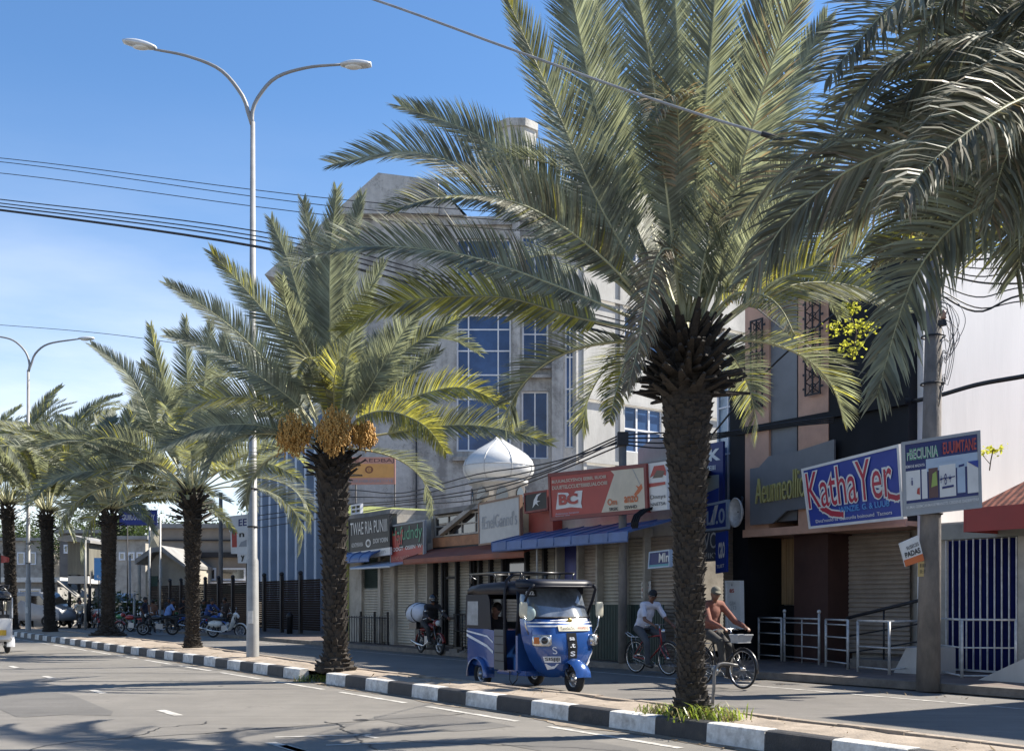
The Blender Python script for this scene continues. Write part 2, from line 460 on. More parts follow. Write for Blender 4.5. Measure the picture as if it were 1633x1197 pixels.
def spline(pts, n):
    pts = [V(p) for p in pts]
    ext = [pts[0] * 2 - pts[1]] + pts + [pts[-1] * 2 - pts[-2]]
    # arc-length-even Catmull-Rom
    raw = []
    for i in range(1, len(ext) - 2):
        p0, p1, p2, p3 = ext[i - 1:i + 3]
        for k in range(12):
            u = k / 12
            raw.append(.5 * ((2 * p1) + (p2 - p0) * u + (2 * p0 - 5 * p1 + 4 * p2 - p3) * u * u + (3 * p1 - p0 - 3 * p2 + p3) * u ** 3))
    raw.append(pts[-1])
    L_ = [0]
    for a, b in zip(raw, raw[1:]): L_.append(L_[-1] + (b - a).length)
    out = []; j = 0
    for k in range(n):
        s = L_[-1] * k / (n - 1)
        while j < len(raw) - 2 and L_[j + 1] < s: j += 1
        seg = L_[j + 1] - L_[j]
        out.append(raw[j].lerp(raw[j + 1], (s - L_[j]) / seg if seg > 1e-9 else 0))
    return out, L_[-1]

def frond(mb, pts, axis, rnd, leaflen=.5, dens=26, yellow=.0, dry=.0, start=.23, width=.028, vee=.35, droop=.12, rr=.022, tipy=.0, face=None, jit=.07, brown=.0):
    """one feather leaf: tapered rachis and two rows of narrow leaflets; dens = leaflets per metre per side"""
    c, Lg = spline(pts, 22)
    leaflen *= 1.18; dens *= 1.45; width *= 1.1
    twist = V((rnd.uniform(-.5, .5), rnd.uniform(-.5, .5), 0))
    mb.tube(c, [rr * (1.75 - .3 * i if i < 3 else 1.15 - 1.0 * i / 21) for i in range(22)], 4, 3, True, True)
    n = max(8, int(Lg * (1 - start) * dens))
    for i in range(n):
        s = start + (1 - start) * (i + .5) / n
        x = s * 21; a = min(20, int(x)); u = x - a
        p = c[a].lerp(c[a + 1], u)
        T = (c[min(21, a + 2)] - c[max(0, a - 1)]).normalized()
        rad = p - axis; rad.z = 0
        if rad.length > 1e-3: rad.normalize()
        A = face.copy() if face is not None else V((0, 0, 1)) - rad * .45 + twist
        A = A - T * A.dot(T)
        if A.length < 1e-3: A = T.orthogonal()
        A.normalize(); S = T.cross(A)
        q = (s - start) / (1 - start)
        ll = leaflen * (min(1, .45 + q * 2.6) if q < .25 else (1 if q < .55 else 1 - .62 * ((q - .55) / .45) ** 1.3))
        ang = R(62) - R(36) * q ** 1.2
        for sd in (-1, 1):
            l = ll * rnd.uniform(.86, 1.1)
            an = ang + rnd.uniform(-jit, jit)
            D = (S * (sd * math.sin(an)) + T * math.cos(an) + A * (vee + rnd.uniform(-jit, jit) * 1.3)).normalized()
            g = V((0, 0, -1)) * droop * rnd.uniform(.4, 1.6)
            p1 = p + D * l * .36
            D1 = (D + g * .5 + T * .08).normalized(); p2 = p1 + D1 * l * .34
            D2 = (D1 + g * .8 + T * .08).normalized(); tip = p2 + D2 * l * .3
            Wd = D.cross(A + V((rnd.uniform(-1, 1), rnd.uniform(-1, 1), rnd.uniform(-.6, .6))) * jit * 3.5)
            if Wd.length < 1e-4: continue
            Wd.normalize()
            w_ = width * rnd.uniform(.8, 1.2) * (1 - .3 * q)
            yy = yellow + tipy * max(0, q - .45) * 1.8
            rv = rnd.random()
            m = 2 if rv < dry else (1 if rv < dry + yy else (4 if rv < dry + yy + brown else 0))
            mb.add([p - Wd * w_ * .35, p + Wd * w_ * .35, p1 + Wd * w_ * .5, p1 - Wd * w_ * .5, p2 + Wd * w_ * .36, p2 - Wd * w_ * .36, tip],
                   [(0, 1, 2, 3), (3, 2, 4, 5), (5, 4, 6)], m, False)

def trunk_mesh(mb, base, top, r0, rm, r1, rnd, rows_per_m=20, per=13, flare=.2, stub=.055):
    base, top = V(base), V(top); H = (top - base).length
    prof = []
    nr = int(H * 7) + 2
    def rad(u):
        r = r0 + (rm - r0) * min(1, u * 2) if u < .5 else rm + (r1 - rm) * (u - .5) * 2
        return r + flare * max(0, 1 - u * H / .5) ** 2
    rings = []
    for i in range(nr + 1):
        u = i / nr; c = base.lerp(top, u)
        ring = []
        for k in range(18):
            a = 2 * math.pi * k / 18
            rr_ = rad(u) * (1 + .06 * mnoise.noise(V((math.cos(a) * 2, math.sin(a) * 2, u * H * 3 + base.x))))
            ring.append(c + V((math.cos(a) * rr_, math.sin(a) * rr_, 0)))
        rings.append(ring)
    mb.loft(rings, 0, True)
    # old leaf scars in spirals: upturned wedges
    rows = int(H * rows_per_m)
    for i in range(rows):
        u = (i + .5) / rows; c = base.lerp(top, u); r = rad(u)
        for k in range(per):
            a = 2 * math.pi * (k + (i % 2) * .5) / per + i * .05 + rnd.uniform(-.1, .1)
            o = V((math.cos(a), math.sin(a), 0)); t = V((-o.y, o.x, 0))
            w_ = math.pi * r / per * rnd.uniform(.75, 1.1); h = .5 / rows_per_m * rnd.uniform(1.2, 1.8)
            st_ = stub * rnd.uniform(.5, 1.5)
            pc = c + o * (r * .97)
            lip = pc + o * st_ + V((rnd.uniform(-.01, .01), rnd.uniform(-.01, .01), h * rnd.uniform(.2, 1.5)))
            v = [pc - t * w_ - V((0, 0, h)), pc + t * w_ - V((0, 0, h)), pc + t * w_ * 1.0 + V((0, 0, h * .6)), pc - t * w_ + V((0, 0, h * .6)),
                 lip - t * w_ * .65, lip + t * w_ * .65]
            mb.add(v, [(0, 1, 5, 4), (4, 5, 2, 3), (1, 2, 5), (0, 4, 3)], 1 if rnd.random() < .5 else 0)

def boots_mesh(mb, c, r, h, rnd, n=90, ln=.3, up=.25):
    "cut petiole stumps packed round the head of the trunk"
    for i in range(n):
        u = i / n
        a = i * 2.39996 + rnd.uniform(-.3, .3)
        o = V((math.cos(a), math.sin(a), 0))
        zc = c.z + h * (u - .5) + rnd.uniform(-.09, .09)
        rr_ = r * (1 - .35 * u)
        e = up + 1.3 * u * u + rnd.uniform(-.4, .4)
        D = (o + V((0, 0, e))).normalized()
        p0 = V((c.x, c.y, zc)) + o * rr_ * .8
        l = ln * rnd.uniform(.45, 1.5)
        p1 = p0 + D * l
        t = V((-o.y, o.x, 0)); nn = D.cross(t)
        w0, w1, th = .062, .022, .026
        v = []
        for p, w_, th_ in ((p0, w0, th * 1.3), (p1, w1, th * .8)):
            v += [p - t * w_ - nn * th_ * .3, p + t * w_ - nn * th_ * .3, p + t * w_ * .4 + nn * th_, p - t * w_ * .4 + nn * th_]
        mb.add(v, [(0, 1, 5, 4), (1, 2, 6, 5), (2, 3, 7, 6), (3, 0, 4, 7), (4, 5, 6, 7)], 0 if rnd.random() < .7 else 1)

def auto_pts(c, az, el, ln, droop, r0=.15):
    "rachis that leaves the head at an elevation and arches over under its weight"
    d = V((math.cos(az), math.sin(az), 0)); p = c + d * r0; pts = [p.copy()]
    e = el; n = 7
    for i in range(n):
        p = p + (d * math.cos(e) + V((0, 0, math.sin(e)))) * ln / n
        e -= droop * (i + 1) / n * 2 / n
        pts.append(p.copy())
    return pts

def palm(label, base, head, r0, rm, r1, fronds, auto, seed, leaflen=.5, dens=26, width=.028, flare=.2, boots=90, bootr=.4, booth=.7, fruit=None, stub=.055, rows=20, per=13, group='palms along the median'):
    """fronds: traced [(points (px, py) from head to tip, depth change at the tip, options)]; auto: list of (az, el, ln, droop)"""
    rnd = random.Random(seed)
    root = thing('date_palm', label, 'palm tree', base, 0, group)
    mb = MB(); trunk_mesh(mb, base, V(head) - V((0, 0, booth * .4)), r0, rm, r1, rnd, rows, per, flare, stub)
    mb.build('trunk', [M_bark, M_boot], root, base)
    mb = MB(); boots_mesh(mb, V(head) - V((0, 0, booth * .62)), bootr, booth, rnd, boots)
    mb.build('leaf_bases', [M_boot, M_bark], root, base)
    mb = MB(); head = V(head)
    for pp, dy, opt in fronds:
        pts = []
        k = len(pp)
        Y0 = opt.pop('Y0', head.y)
        for i, (px, py) in enumerate(pp):
            u = i / (k - 1)
            pts.append(P(px, py, Y0 + dy * u))
        opt.setdefault('face', V((rnd.uniform(-.3, .3), -.85, rnd.uniform(.1, .6))))
        start_ = V(head) + (pts[0] - V(head)) * .35
        frond(mb, [start_] + pts, head, rnd, **{**dict(leaflen=leaflen, dens=dens, width=width), **opt})
    for a in auto:
        az, el, ln, dr = a[:4]; opt = a[4] if len(a) > 4 else {}
        frond(mb, auto_pts(head - V((0, 0, .1)), az, el, ln, dr), head, rnd, **{**dict(leaflen=leaflen, dens=dens, width=width), **opt})
    mb.build('crown', LEAFM, root, base, fix=False)
    if fruit:
        for (px, py, Y, r) in fruit:
            mb = MB(); c = P(px, py, Y)
            for i in range(330):
                d = V((rnd.gauss(0, 1), rnd.gauss(0, 1), rnd.gauss(0, 1))).normalized() * r * rnd.choice((.6, .85, 1.0, 1.12)) * rnd.uniform(.6, 1.0)
                d.z *= 1.15; q = c + d
                # a strand hung with little dates
                tip = q + V((rnd.uniform(-.04, .04), rnd.uniform(-.04, .04), -rnd.uniform(.06, .15)))
                mb.cyl(q, tip, .006, .006, 3)
                for k in range(4):
                    mb.ell(q.lerp(tip, k / 3) + V((rnd.uniform(-.02, .02), rnd.uniform(-.02, .02), 0)), (.015, .015, .022), 5, 0, None, 4)
            for i in range(16):
                mb.tube([head - V((0, 0, .25)), head.lerp(c, .5) + V((0, 0, .1)), c + V((rnd.uniform(-r, r), rnd.uniform(-r, r), rnd.uniform(-r, r))) * .7], .012, 4)
            mb.build('fruit_cluster', M_fruit, root, base)
    return root

# ---- T1, the big palm right of centre
b = G(1103, 1141, .2)
Yc = b.y
fr1 = [
 ([(1062, 500), (965, 345), (868, 130), (803, -15)], -1.0, dict(tipy=.25)),
 ([(1072, 490), (1005, 360), (945, 150), (905, -40), (880, -150)], .4, {}),
 ([(1085, 480), (1062, 300), (1035, 90), (985, -160)], -.9, {}),
 ([(1090, 480), (1085, 280), (1080, 60), (1060, -190)], 1.0, {}),
 ([(1100, 480), (1112, 280), (1135, 60), (1150, -190)], -.6, {}),
 ([(1110, 480), (1150, 300), (1195, 110), (1262, -120)], .6, dict(vee=.7, dry=.15)),
 ([(1125, 490), (1190, 330), (1235, 190), (1318, 30)], 1.0, {}),
 ([(1120, 490), (1165, 330), (1225, 120), (1310, -100)], -1.4, dict(dry=.1)),
 ([(1075, 490), (1030, 330), (960, 60), (930, -170)], 1.8, {}),
 ([(1045, 505), (960, 425), (880, 350), (782, 286), (656, 242), (532, 262)], -.5, {}),
 ([(1045, 505), (975, 410), (905, 320), (820, 258), (745, 208), (640, 170)], .9, {}),
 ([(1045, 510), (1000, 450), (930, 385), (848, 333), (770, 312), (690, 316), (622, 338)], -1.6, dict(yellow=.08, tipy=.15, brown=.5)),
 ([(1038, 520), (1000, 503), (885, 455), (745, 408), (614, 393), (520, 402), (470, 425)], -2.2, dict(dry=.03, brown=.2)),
 ([(1035, 528), (918, 506), (801, 474), (660, 478), (600, 495), (548, 528)], -.8, dict(yellow=.4, tipy=.7)),
 ([(1135, 510), (1210, 430), (1300, 350), (1400, 320), (1500, 330)], .8, {}),
 ([(1140, 520), (1230, 455), (1330, 415), (1460, 393), (1560, 396), (1640, 415)], -.6, dict(yellow=.35)),
 ([(1140, 525), (1220, 470), (1300, 450), (1380, 462), (1440, 500)], 1.4, dict(yellow=.4)),
 ([(1130, 510), (1190, 400), (1270, 300), (1370, 230)], -1.6, {}),
 ([(1125, 515), (1170, 470), (1215, 470), (1245, 492), (1268, 535)], -1.5, dict(yellow=.3, leaflen=.3, dry=.2)),
 ([(1085, 470), (1072, 400), (1048, 410), (1030, 480), (1018, 550), (1000, 622)], -1.0, dict(dry=.75, leaflen=.3, droop=.5, vee=.1, jit=.14)),
 ([(1035, 540), (1005, 560), (985, 615), (972, 672)], -.9, dict(yellow=.5, leaflen=.3, dry=.2, droop=.4)),
 ([(1088, 480), (1085, 330), (1082, 200), (1076, 158), (1056, 160), (1042, 190)], -1.3, dict(dry=.4, leaflen=.45, droop=.7, start=.45)),
]
rnd = random.Random(3)
auto1 = []
for i in range(9):
    auto1.append((R(20) + R(150) * i / 8 + rnd.uniform(-.1, .1), R(rnd.uniform(45, 80)), rnd.uniform(3.4, 4.3), rnd.uniform(1.0, 1.9)))
for az, el in ((60, 12), (120, 10), (20, 8), (165, 5)):
    auto1.append((R(az), R(el), rnd.uniform(2.3, 3.0), 1.6, dict(yellow=.1)))
for i in range(5):   # short young leaves and dead stubs in the heart
    auto1.append((rnd.uniform(0, 6.28), R(rnd.uniform(50, 85)), rnd.uniform(1.2, 2.2), .8))
palm('tall thick date palm with a bushy grey-green crown, nearest the cyclists', b, P(1094, 530, Yc), .14, .16, .31, fr1, auto1, 11, leaflen=.45, dens=46, width=.019, flare=.1, boots=230, bootr=.39, booth=.62, stub=.035)

# ---- T2
b = G(536, 1069, .2); Yc = b.y
fr2 = [
 ([(515, 690), (490, 630), (452, 538), (398, 469), (337, 402)], -.6, dict(tipy=.3)),
 ([(505, 690), (491, 665), (425, 577), (352, 508), (266, 452)], .8, {}),
 ([(500, 690), (475, 646), (414, 600), (337, 554), (266, 534)], -1.0, {}),
 ([(500, 695), (460, 662), (395, 634), (318, 642), (281, 672)], -.6, dict(yellow=.4)),
 ([(495, 700), (441, 684), (387, 676), (318, 684), (255, 716)], -1.2, {}),
 ([(525, 685), (520, 600), (505, 430), (483, 320)], .8, {}),
 ([(530, 685), (527, 560), (526, 420), (537, 302)], -.3, {}),
 ([(535, 685), (540, 560), (552, 420), (578, 312)], .9, {}),
 ([(520, 685), (498, 560), (464, 430), (432, 350)], 1.0, {}),
 ([(540, 685), (555, 560), (579, 484), (612, 420)], -.6, {}),
 ([(550, 685), (579, 630), (644, 561), (730, 507)], -.3, dict(tipy=.2)),
 ([(555, 690), (590, 646), (644, 600), (700, 560)], 1.0, {}),
 ([(560, 690), (595, 660), (675, 628), (740, 618), (804, 645)], -.4, dict(yellow=.45, tipy=.6)),
 ([(555, 695), (570, 668), (617, 655), (675, 677), (712, 722)], -1.6, dict(yellow=.6, tipy=.9)),
 ([(565, 700), (600, 694), (721, 678), (798, 684), (878, 706)], -.4, dict(yellow=.15, tipy=.2)),
 ([(530, 690), (522, 630), (505, 580), (485, 572), (474, 600)], -1.8, dict(yellow=.3, leaflen=.42)),
 ([(535, 690), (533, 610), (545, 570), (568, 580)], -2.0, dict(yellow=.45, leaflen=.42)),
 ([(525, 690), (500, 600), (460, 500), (450, 440)], -1.6, {}),
 ([(545, 690), (600, 600), (650, 520), (690, 470)], -1.2, {}),
]
rnd = random.Random(5)
auto2 = [(R(15) + R(150) * i / 7 + rnd.uniform(-.12, .12), R(rnd.uniform(40, 82)), rnd.uniform(3.2, 4.2), rnd.uniform(1.0, 2.0)) for i in range(8)]
auto2 += [(R(a), R(e), 2.6, 1.7) for a, e in ((30, 0), (150, 5), (205, 15))]
palm('stout date palm with orange fruit clusters beside the tall lamp post', b, P(530, 705, Yc), .185, .195, .3, fr2, auto2, 12, leaflen=.45, dens=40, width=.022, flare=.22, boots=80, bootr=.36, booth=.6,
     fruit=[(468, 690, Yc - .5, .33), (534, 684, Yc - .65, .36), (580, 688, Yc - .1, .23)], stub=.065, rows=12, per=11)

# ---- T3
b = G(307, 1032, .2); Yc = b.y
fr3 = [
 ([(290, 760), (262, 720), (222, 623), (190, 582), (146, 550)], .5, {}),
 ([(280, 770), (254, 766), (159, 750), (85, 765), (41, 812)], -1.0, dict(yellow=.1)),
 ([(285, 768), (262, 760), (190, 728), (127, 702), (68, 712)], -.6, {}),
 ([(300, 760), (285, 680), (255, 590), (240, 520)], -.5, dict(tipy=.2)),
 ([(307, 755), (303, 680), (298, 590), (296, 508)], .3, {}),
 ([(312, 755), (318, 680), (328, 590), (336, 512)], -.5, {}),
 ([(318, 760), (335, 690), (350, 600), (362, 525)], .8, {}),
 ([(300, 762), (275, 700), (262, 640), (225, 580)], -1.2, {}),
 ([(325, 768), (360, 720), (410, 690), (460, 700)], .4, {}),
 ([(328, 775), (370, 750), (430, 740), (480, 765)], -.5, dict(yellow=.2)),
]
rnd = random.Random(6)
auto3 = [(R(10) + R(160) * i / 13 + rnd.uniform(-.12, .12), R(rnd.uniform(35, 82)), rnd.uniform(4.0, 5.0), rnd.uniform(1.2, 2.2)) for i in range(16)]
auto3 += [(R(a), R(e), rnd.uniform(3.6, 4.4), rnd.uniform(1.4, 2.2), dict(yellow=.12)) for a, e in ((185, 30), (200, 10), (225, 45), (250, 30), (285, 35), (310, 20), (335, 35), (350, 8), (5, 20), (270, 65), (180, 0))]
palm('date palm with slender straight trunk just left of the lamp post', b, P(307, 778, Yc), .165, .17, .25, fr3, auto3, 13, leaflen=.5, dens=26, width=.03, flare=.1, boots=90, bootr=.42, booth=.9)

# ---- palms further down the street
def far_palm(label, px, py, head_y, seed, n, ln, dens, width, flare, r, lean=0, yellow=.1):
    b = G(px, py, .2); rnd = random.Random(seed)
    auto = [(i * 2.39996 + rnd.uniform(-.2, .2), R(14 + 72 * ((i * .618) % 1) ** .7), ln * rnd.uniform(.85, 1.15), rnd.uniform(.6, 1.7), dict(yellow=yellow * rnd.uniform(0, 2.0), tipy=.1, face=V((rnd.uniform(-.7, .7), -.6, rnd.uniform(.3, .9))))) for i in range(n)]
    palm(label, b, P(px + lean, head_y, b.y), r, r * 1.02, r * 1.2, [], auto, seed, leaflen=.5, dens=dens, width=width, flare=flare, boots=70, bootr=r * 1.5, booth=.8)
far_palm('date palm whose trunk flares into a wide ragged root skirt', 172, 1013, 808, 14, 50, 5.2, 18, .045, .5, .23, 2)
far_palm('slim date palm standing right of the distant lamp post', 80, 1007, 812, 15, 46, 5.9, 14, .055, .12, .21, -6)
far_palm('dark date palm at the left edge behind the white three-wheeler', 20, 1003, 800, 16, 44, 5.8, 12, .06, .12, .23, -8)
far_palm('far date palm, the last crown at the left edge of the picture', -45, 997, 812, 17, 36, 6.0, 11, .07, .1, .27, 0)
# ---- T0, the palm whose crown hangs in from the right (trunk just outside the picture)
Yc = 6.6
bx = RD((V((4.75, Yc, 0)) - O).dot(UX), .6)
b = V((bx.x, bx.y, .2)); b = V((4.95, 6.7, .2))
hd = V((4.95, 6.7, 4.9))
fr0 = [
 ([(1850, 40), (1633, 178), (1552, 196), (1460, 225), (1356, 270), (1262, 345), (1195, 440)], .5, dict(Y0=6.6, droop=1.0, vee=.05, dry=.1)),
 ([(1850, 30), (1690, 90), (1566, 135), (1460, 158), (1331, 218), (1240, 280), (1180, 345)], 1.0, dict(Y0=6.8, droop=.6, dry=.05)),
 ([(1860, 60), (1720, 230), (1620, 298), (1531, 351), (1467, 425), (1435, 500), (1398, 632)], -.3, dict(Y0=6.6, droop=.35, leaflen=.42)),
 ([(1850, -40), (1700, -90), (1560, -60), (1440, -5), (1370, 65), (1318, 128)], -.6, dict(Y0=6.6, droop=.25)),
 ([(1850, 10), (1740, 20), (1633, 45), (1520, 60), (1420, 100), (1340, 175)], .2, dict(Y0=6.6, droop=.7, dry=.05)),
 ([(1860, 60), (1760, 160), (1680, 210), (1600, 245), (1500, 300), (1400, 400)], 1.2, dict(Y0=6.6, droop=.8, dry=.1)),
 ([(1860, 80), (1760, 260), (1690, 330), (1600, 365), (1500, 378), (1420, 400)], .9, dict(Y0=6.8, droop=.3, yellow=.2)),
 ([(1850, -30), (1720, -60), (1640, -20), (1560, 60), (1480, 170)], .8, dict(Y0=6.8, droop=.6)),
 ([(1850, 0), (1720, 20), (1600, 100), (1500, 170), (1400, 290), (1330, 400)], 1.6, dict(Y0=6.8, droop=.9, dry=.15)),
 ([(1860, 60), (1740, 120), (1650, 150), (1580, 185), (1490, 255), (1430, 330)], -.9, dict(Y0=6.4, droop=.9, dry=.1)),
]
for k, (a, b_, c_, d_, e_) in enumerate([((1700, -20), (1600, 20), (1500, 90), (1410, 200), .4), ((1700, 60), (1600, 110), (1500, 200), (1420, 300), .9), ((1690, 30), (1590, 40), (1480, 90), (1380, 140), 1.3),
     ((1720, 150), (1640, 215), (1560, 290), (1500, 370), .7), ((1700, -60), (1620, -60), (1530, -20), (1460, 60), -.3), ((1720, 120), (1650, 180), (1600, 260), (1580, 350), -.4), ((1720, 200), (1670, 280), (1640, 360), (1620, 440), .5),
     ((1700, 0), (1600, -10), (1500, 20), (1400, 40), 1.8), ((1690, 90), (1570, 170), (1450, 270), (1340, 330), 1.5)]):
    fr0.append(([(1850, 40), a, b_, c_, d_], e_, dict(Y0=6.6, droop=.7, dry=.08 * (k % 3))))
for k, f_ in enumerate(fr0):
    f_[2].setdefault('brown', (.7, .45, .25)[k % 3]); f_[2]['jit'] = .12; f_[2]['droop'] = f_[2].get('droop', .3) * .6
rnd = random.Random(9)
auto0 = [(i * 2.39996, R(20 + 65 * ((i * .618) % 1)), rnd.uniform(3.0, 3.6), rnd.uniform(1.2, 2.2), dict(droop=.4)) for i in range(26) if not (1.9 < (i * 2.39996) % 6.283 < 4.5)]
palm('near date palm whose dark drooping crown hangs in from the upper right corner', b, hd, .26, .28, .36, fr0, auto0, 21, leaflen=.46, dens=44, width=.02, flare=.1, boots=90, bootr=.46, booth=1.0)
# ================================================================ lettering and signs
_txt = {}
def text_geo(body, off=0.0):
    key = (body, off)
    if key in _txt: return _txt[key]
    c = bpy.data.curves.new('lettering', 'FONT'); c.body = body; c.size = 1; c.offset = off; c.resolution_u = 3; c.fill_mode = 'FRONT'
    o = bpy.data.objects.new('lettering', c); COL.objects.link(o)
    me = o.to_mesh()
    vs = [v.co.copy() for v in me.vertices]; fs = [tuple(p.vertices) for p in me.polygons]
    o.to_mesh_clear(); bpy.data.objects.remove(o); bpy.data.curves.remove(c)
    x0 = min(v.x for v in vs); x1 = max(v.x for v in vs); y0 = min(v.y for v in vs); y1 = max(v.y for v in vs)
    r = ([((v.x - x0) / (x1 - x0), (v.y - y0) / (y1 - y0)) for v in vs], fs)
    _txt[key] = r
    return r
class Quad:
    "a board between four corners of space (top-left, top-right, bottom-right, bottom-left)"
    def __init__(s, tl, tr, br, bl):
        s.tl, s.tr, s.br, s.bl = map(V, (tl, tr, br, bl))
        s.n = ((s.br - s.bl).cross(s.tl - s.bl)).normalized()
    def p(s, u, v, w=0.0):
        return (s.bl.lerp(s.br, u)).lerp(s.tl.lerp(s.tr, u), v) + s.n * w
    def slab(s, mb, u0, u1, v0, v1, w0, w1, mat=0):
        c = [(u0, v0), (u1, v0), (u1, v1), (u0, v1)]
        vs = [s.p(u, v, w0) for u, v in c] + [s.p(u, v, w1) for u, v in c]
        mb.add(vs, [(3, 2, 1, 0), (4, 5, 6, 7), (0, 1, 5, 4), (1, 2, 6, 5), (2, 3, 7, 6), (3, 0, 4, 7)], mat)
    def poly(s, mb, uv, w, mat=0):
        mb.add([s.p(u, v, w) for u, v in uv], [tuple(range(len(uv)))], mat)
    def line(s, mb, uv, wd, w, mat=0):
        "a painted stroke"
        H = (s.tl - s.bl).length; Wd = (s.br - s.bl).length
        for a, b in zip(uv, uv[1:]):
            dx, dy = (b[0] - a[0]) * Wd, (b[1] - a[1]) * H; l = math.hypot(dx, dy) or 1
            ox, oy = -dy / l * wd / 2 / Wd, dx / l * wd / 2 / H
            ex, ey = dx / l * wd / 2 / Wd, dy / l * wd / 2 / H
            mb.add([s.p(a[0] - ex + ox, a[1] - ey + oy, w), s.p(a[0] - ex - ox, a[1] - ey - oy, w), s.p(b[0] + ex - ox, b[1] + ey - oy, w), s.p(b[0] + ex + ox, b[1] + ey + oy, w)], [(0, 1, 2, 3)], mat)
    def text(s, mb, body, u0, u1, v0, v1, w, mat=0, off=0.0, bend=None):
        vs, fs = text_geo(body, off)
        q = []
        for x, y in vs:
            u = u0 + (u1 - u0) * x; v = v0 + (v1 - v0) * y
            if bend: u, v = bend(u, v)
            q.append(s.p(u, v, w))
        mb.add(q, fs, mat)
def paint(name, c, rough=.45, var=.12, dirt=.18):
    return mat(name, c, rough, 0, var, 2.5, .05, 30, dirt=dirt)
def sign(name, label, corners, depth, bmat, texts=(), frame=None, th=.07, panels=(), polys=(), lines=(), group=None, fw=.02, cat='sign', posts=None, w=0):
    """corners: photograph positions of the four corners; depth: d of a plane along the street, or (left, right) distances"""
    if isinstance(depth, tuple):
        YL, YR = depth
        Yf = [YL, YR, YR, YL]
    else:
        Yf = [YD(c[0], depth) for c in corners]
    q = Quad(*[P(c[0], c[1], y) for c, y in zip(corners, Yf)])
    base = q.p(.5, 0, -th / 2)
    root = thing(name, label, cat, base, 0, group)
    mb = MB(); q.slab(mb, 0, 1, 0, 1, -th, 0); mb.build('board', bmat, root, base)
    if frame:
        mb = MB(); Wd = (q.br - q.bl).length; H = (q.tl - q.bl).length; a, b = fw * 1.0 / Wd * 2, fw / H * 2
        q.slab(mb, -a * .3, 1 + a * .3, 1 - b, 1 + b * .3, -th - .01, .015); q.slab(mb, -a * .3, 1 + a * .3, -b * .3, b, -th - .01, .015)
        q.slab(mb, -a * .3, a, b, 1 - b, -th - .01, .015); q.slab(mb, 1 - a, 1 + a * .3, b, 1 - b, -th - .01, .015)
        mb.build('frame', frame, root, base)
    if panels or polys or lines:
        ms = []; mb = MB()
        for k, (u0, u1, v0, v1, m) in enumerate(panels):
            if m not in ms: ms.append(m)
            q.slab(mb, u0, u1, v0, v1, .001, .005 + .0012 * k, ms.index(m))
        k0 = len(panels)
        for k, (uv, m) in enumerate(polys):
            if m not in ms: ms.append(m)
            q.poly(mb, uv, .0075 + .0012 * (k + k0), ms.index(m))
        k0 += len(polys)
        for k, (uv, wd, m) in enumerate(lines):
            if m not in ms: ms.append(m)
            q.line(mb, uv, wd, .009 + .001 * (k + k0), ms.index(m))
        mb.build('painted_panel', ms, root, base, fix=False)
    if texts:
        ms = []; mb = MB(); k0 = len(panels) + len(polys) + len(lines)
        for k, tx in enumerate(texts):
            body, u0, u1, v0, v1, m = tx[:6]; off = tx[6] if len(tx) > 6 else .0; bend = tx[7] if len(tx) > 7 else None
            if m not in ms: ms.append(m)
            q.text(mb, body, u0, u1, v0, v1, .012 + .0012 * (k + k0), ms.index(m), off, bend)
        mb.build('lettering', ms, root, base, fix=False)
    if posts:
        mb = MB()
        for (u, v, L_) in posts:
            mb.cyl(q.p(u, v, -th - .03), q.p(u, v, -th - .03) - V((0, 0, L_)), .03, None, 6)
        mb.build('post', M_iron, root, base)
    return root

# ================================================================ building helpers
M_conc = mat('raw_concrete', (.33, .32, .3), .85, 0, .35, .8, .3, 14, c2=(.17, .165, .16), stretch=(1, 1, .45), dirt=.55)
M_concl = mat('pale_render', (.52, .5, .47), .85, 0, .25, .8, .2, 14, stretch=(1, 1, .4), dirt=.4)
M_plast = mat('grey_plaster', (.42, .39, .34), .85, 0, .35, 1.5, .2, 20, dirt=.6)
M_shut = mat('shutter_metal', (.4, .37, .31), .5, .3, .25, 1.6, .08, 30, dirt=.4, stretch=(1, 1, .3))
M_shutb = mat('shutter_brown', (.38, .32, .265), .5, .3, .25, 1.6, .08, 30, dirt=.35)
M_iron = mat('dark_iron', (.03, .03, .034), .55, .4, .4, 8)
M_rail = mat('galvanised_rail', (.55, .55, .54), .5, .2, .3, 9, dirt=.35)
M_white = mat('white_paint', (.72, .72, .7), .5, 0, .15, 3, dirt=.3)
M_winf = mat('window_frame_white', (.75, .76, .78), .4, 0, .1, 4)
M_glb = mat('blue_glass', (.045, .1, .23), .08, 0, .6, .5, spec=.35)
M_gld = glass('dark_glass', (.012, .014, .018), .08)
M_redaw = mat('red_awning_sheet', (.27, .085, .05), .6, .1, .35, 1.8, .1, 20, dirt=.45)
M_blueaw = mat('blue_awning_sheet', (.08, .15, .35), .42, .1, .35, 1.4, .05, 20, dirt=.4)
M_paleaw = mat('pale_awning_sheet', (.45, .52, .62), .4, .2, .2, 1.4, dirt=.25)
M_brown = mat('tan_cladding', (.58, .34, .235), .6, 0, .2, 1.2, .06, 20, dirt=.25)
M_greyp = mat('slate_cladding', (.17, .175, .185), .45, .1, .2, 1.2, .03, 20)
M_black = mat('black_cladding', (.011, .012, .015), .6, 0, .4, 1.2, spec=.2)
M_wood = mat('brown_boards', (.42, .27, .14), .6, 0, .35, 2.0, .15, 30, stretch=(6, 6, .5))
M_maroon = mat('maroon_pillar', (.06, .027, .022), .6, 0, .3, 2, dirt=.3)
M_bluew = mat('blue_gate_sheet', (.012, .02, .14), .4, .2, .3, 1.5)
M_green = mat('green_sheet', (.03, .06, .055), .5, .3, .35, 2.0, dirt=.3)
M_tile = None
def lb(root, t0, d0): return root
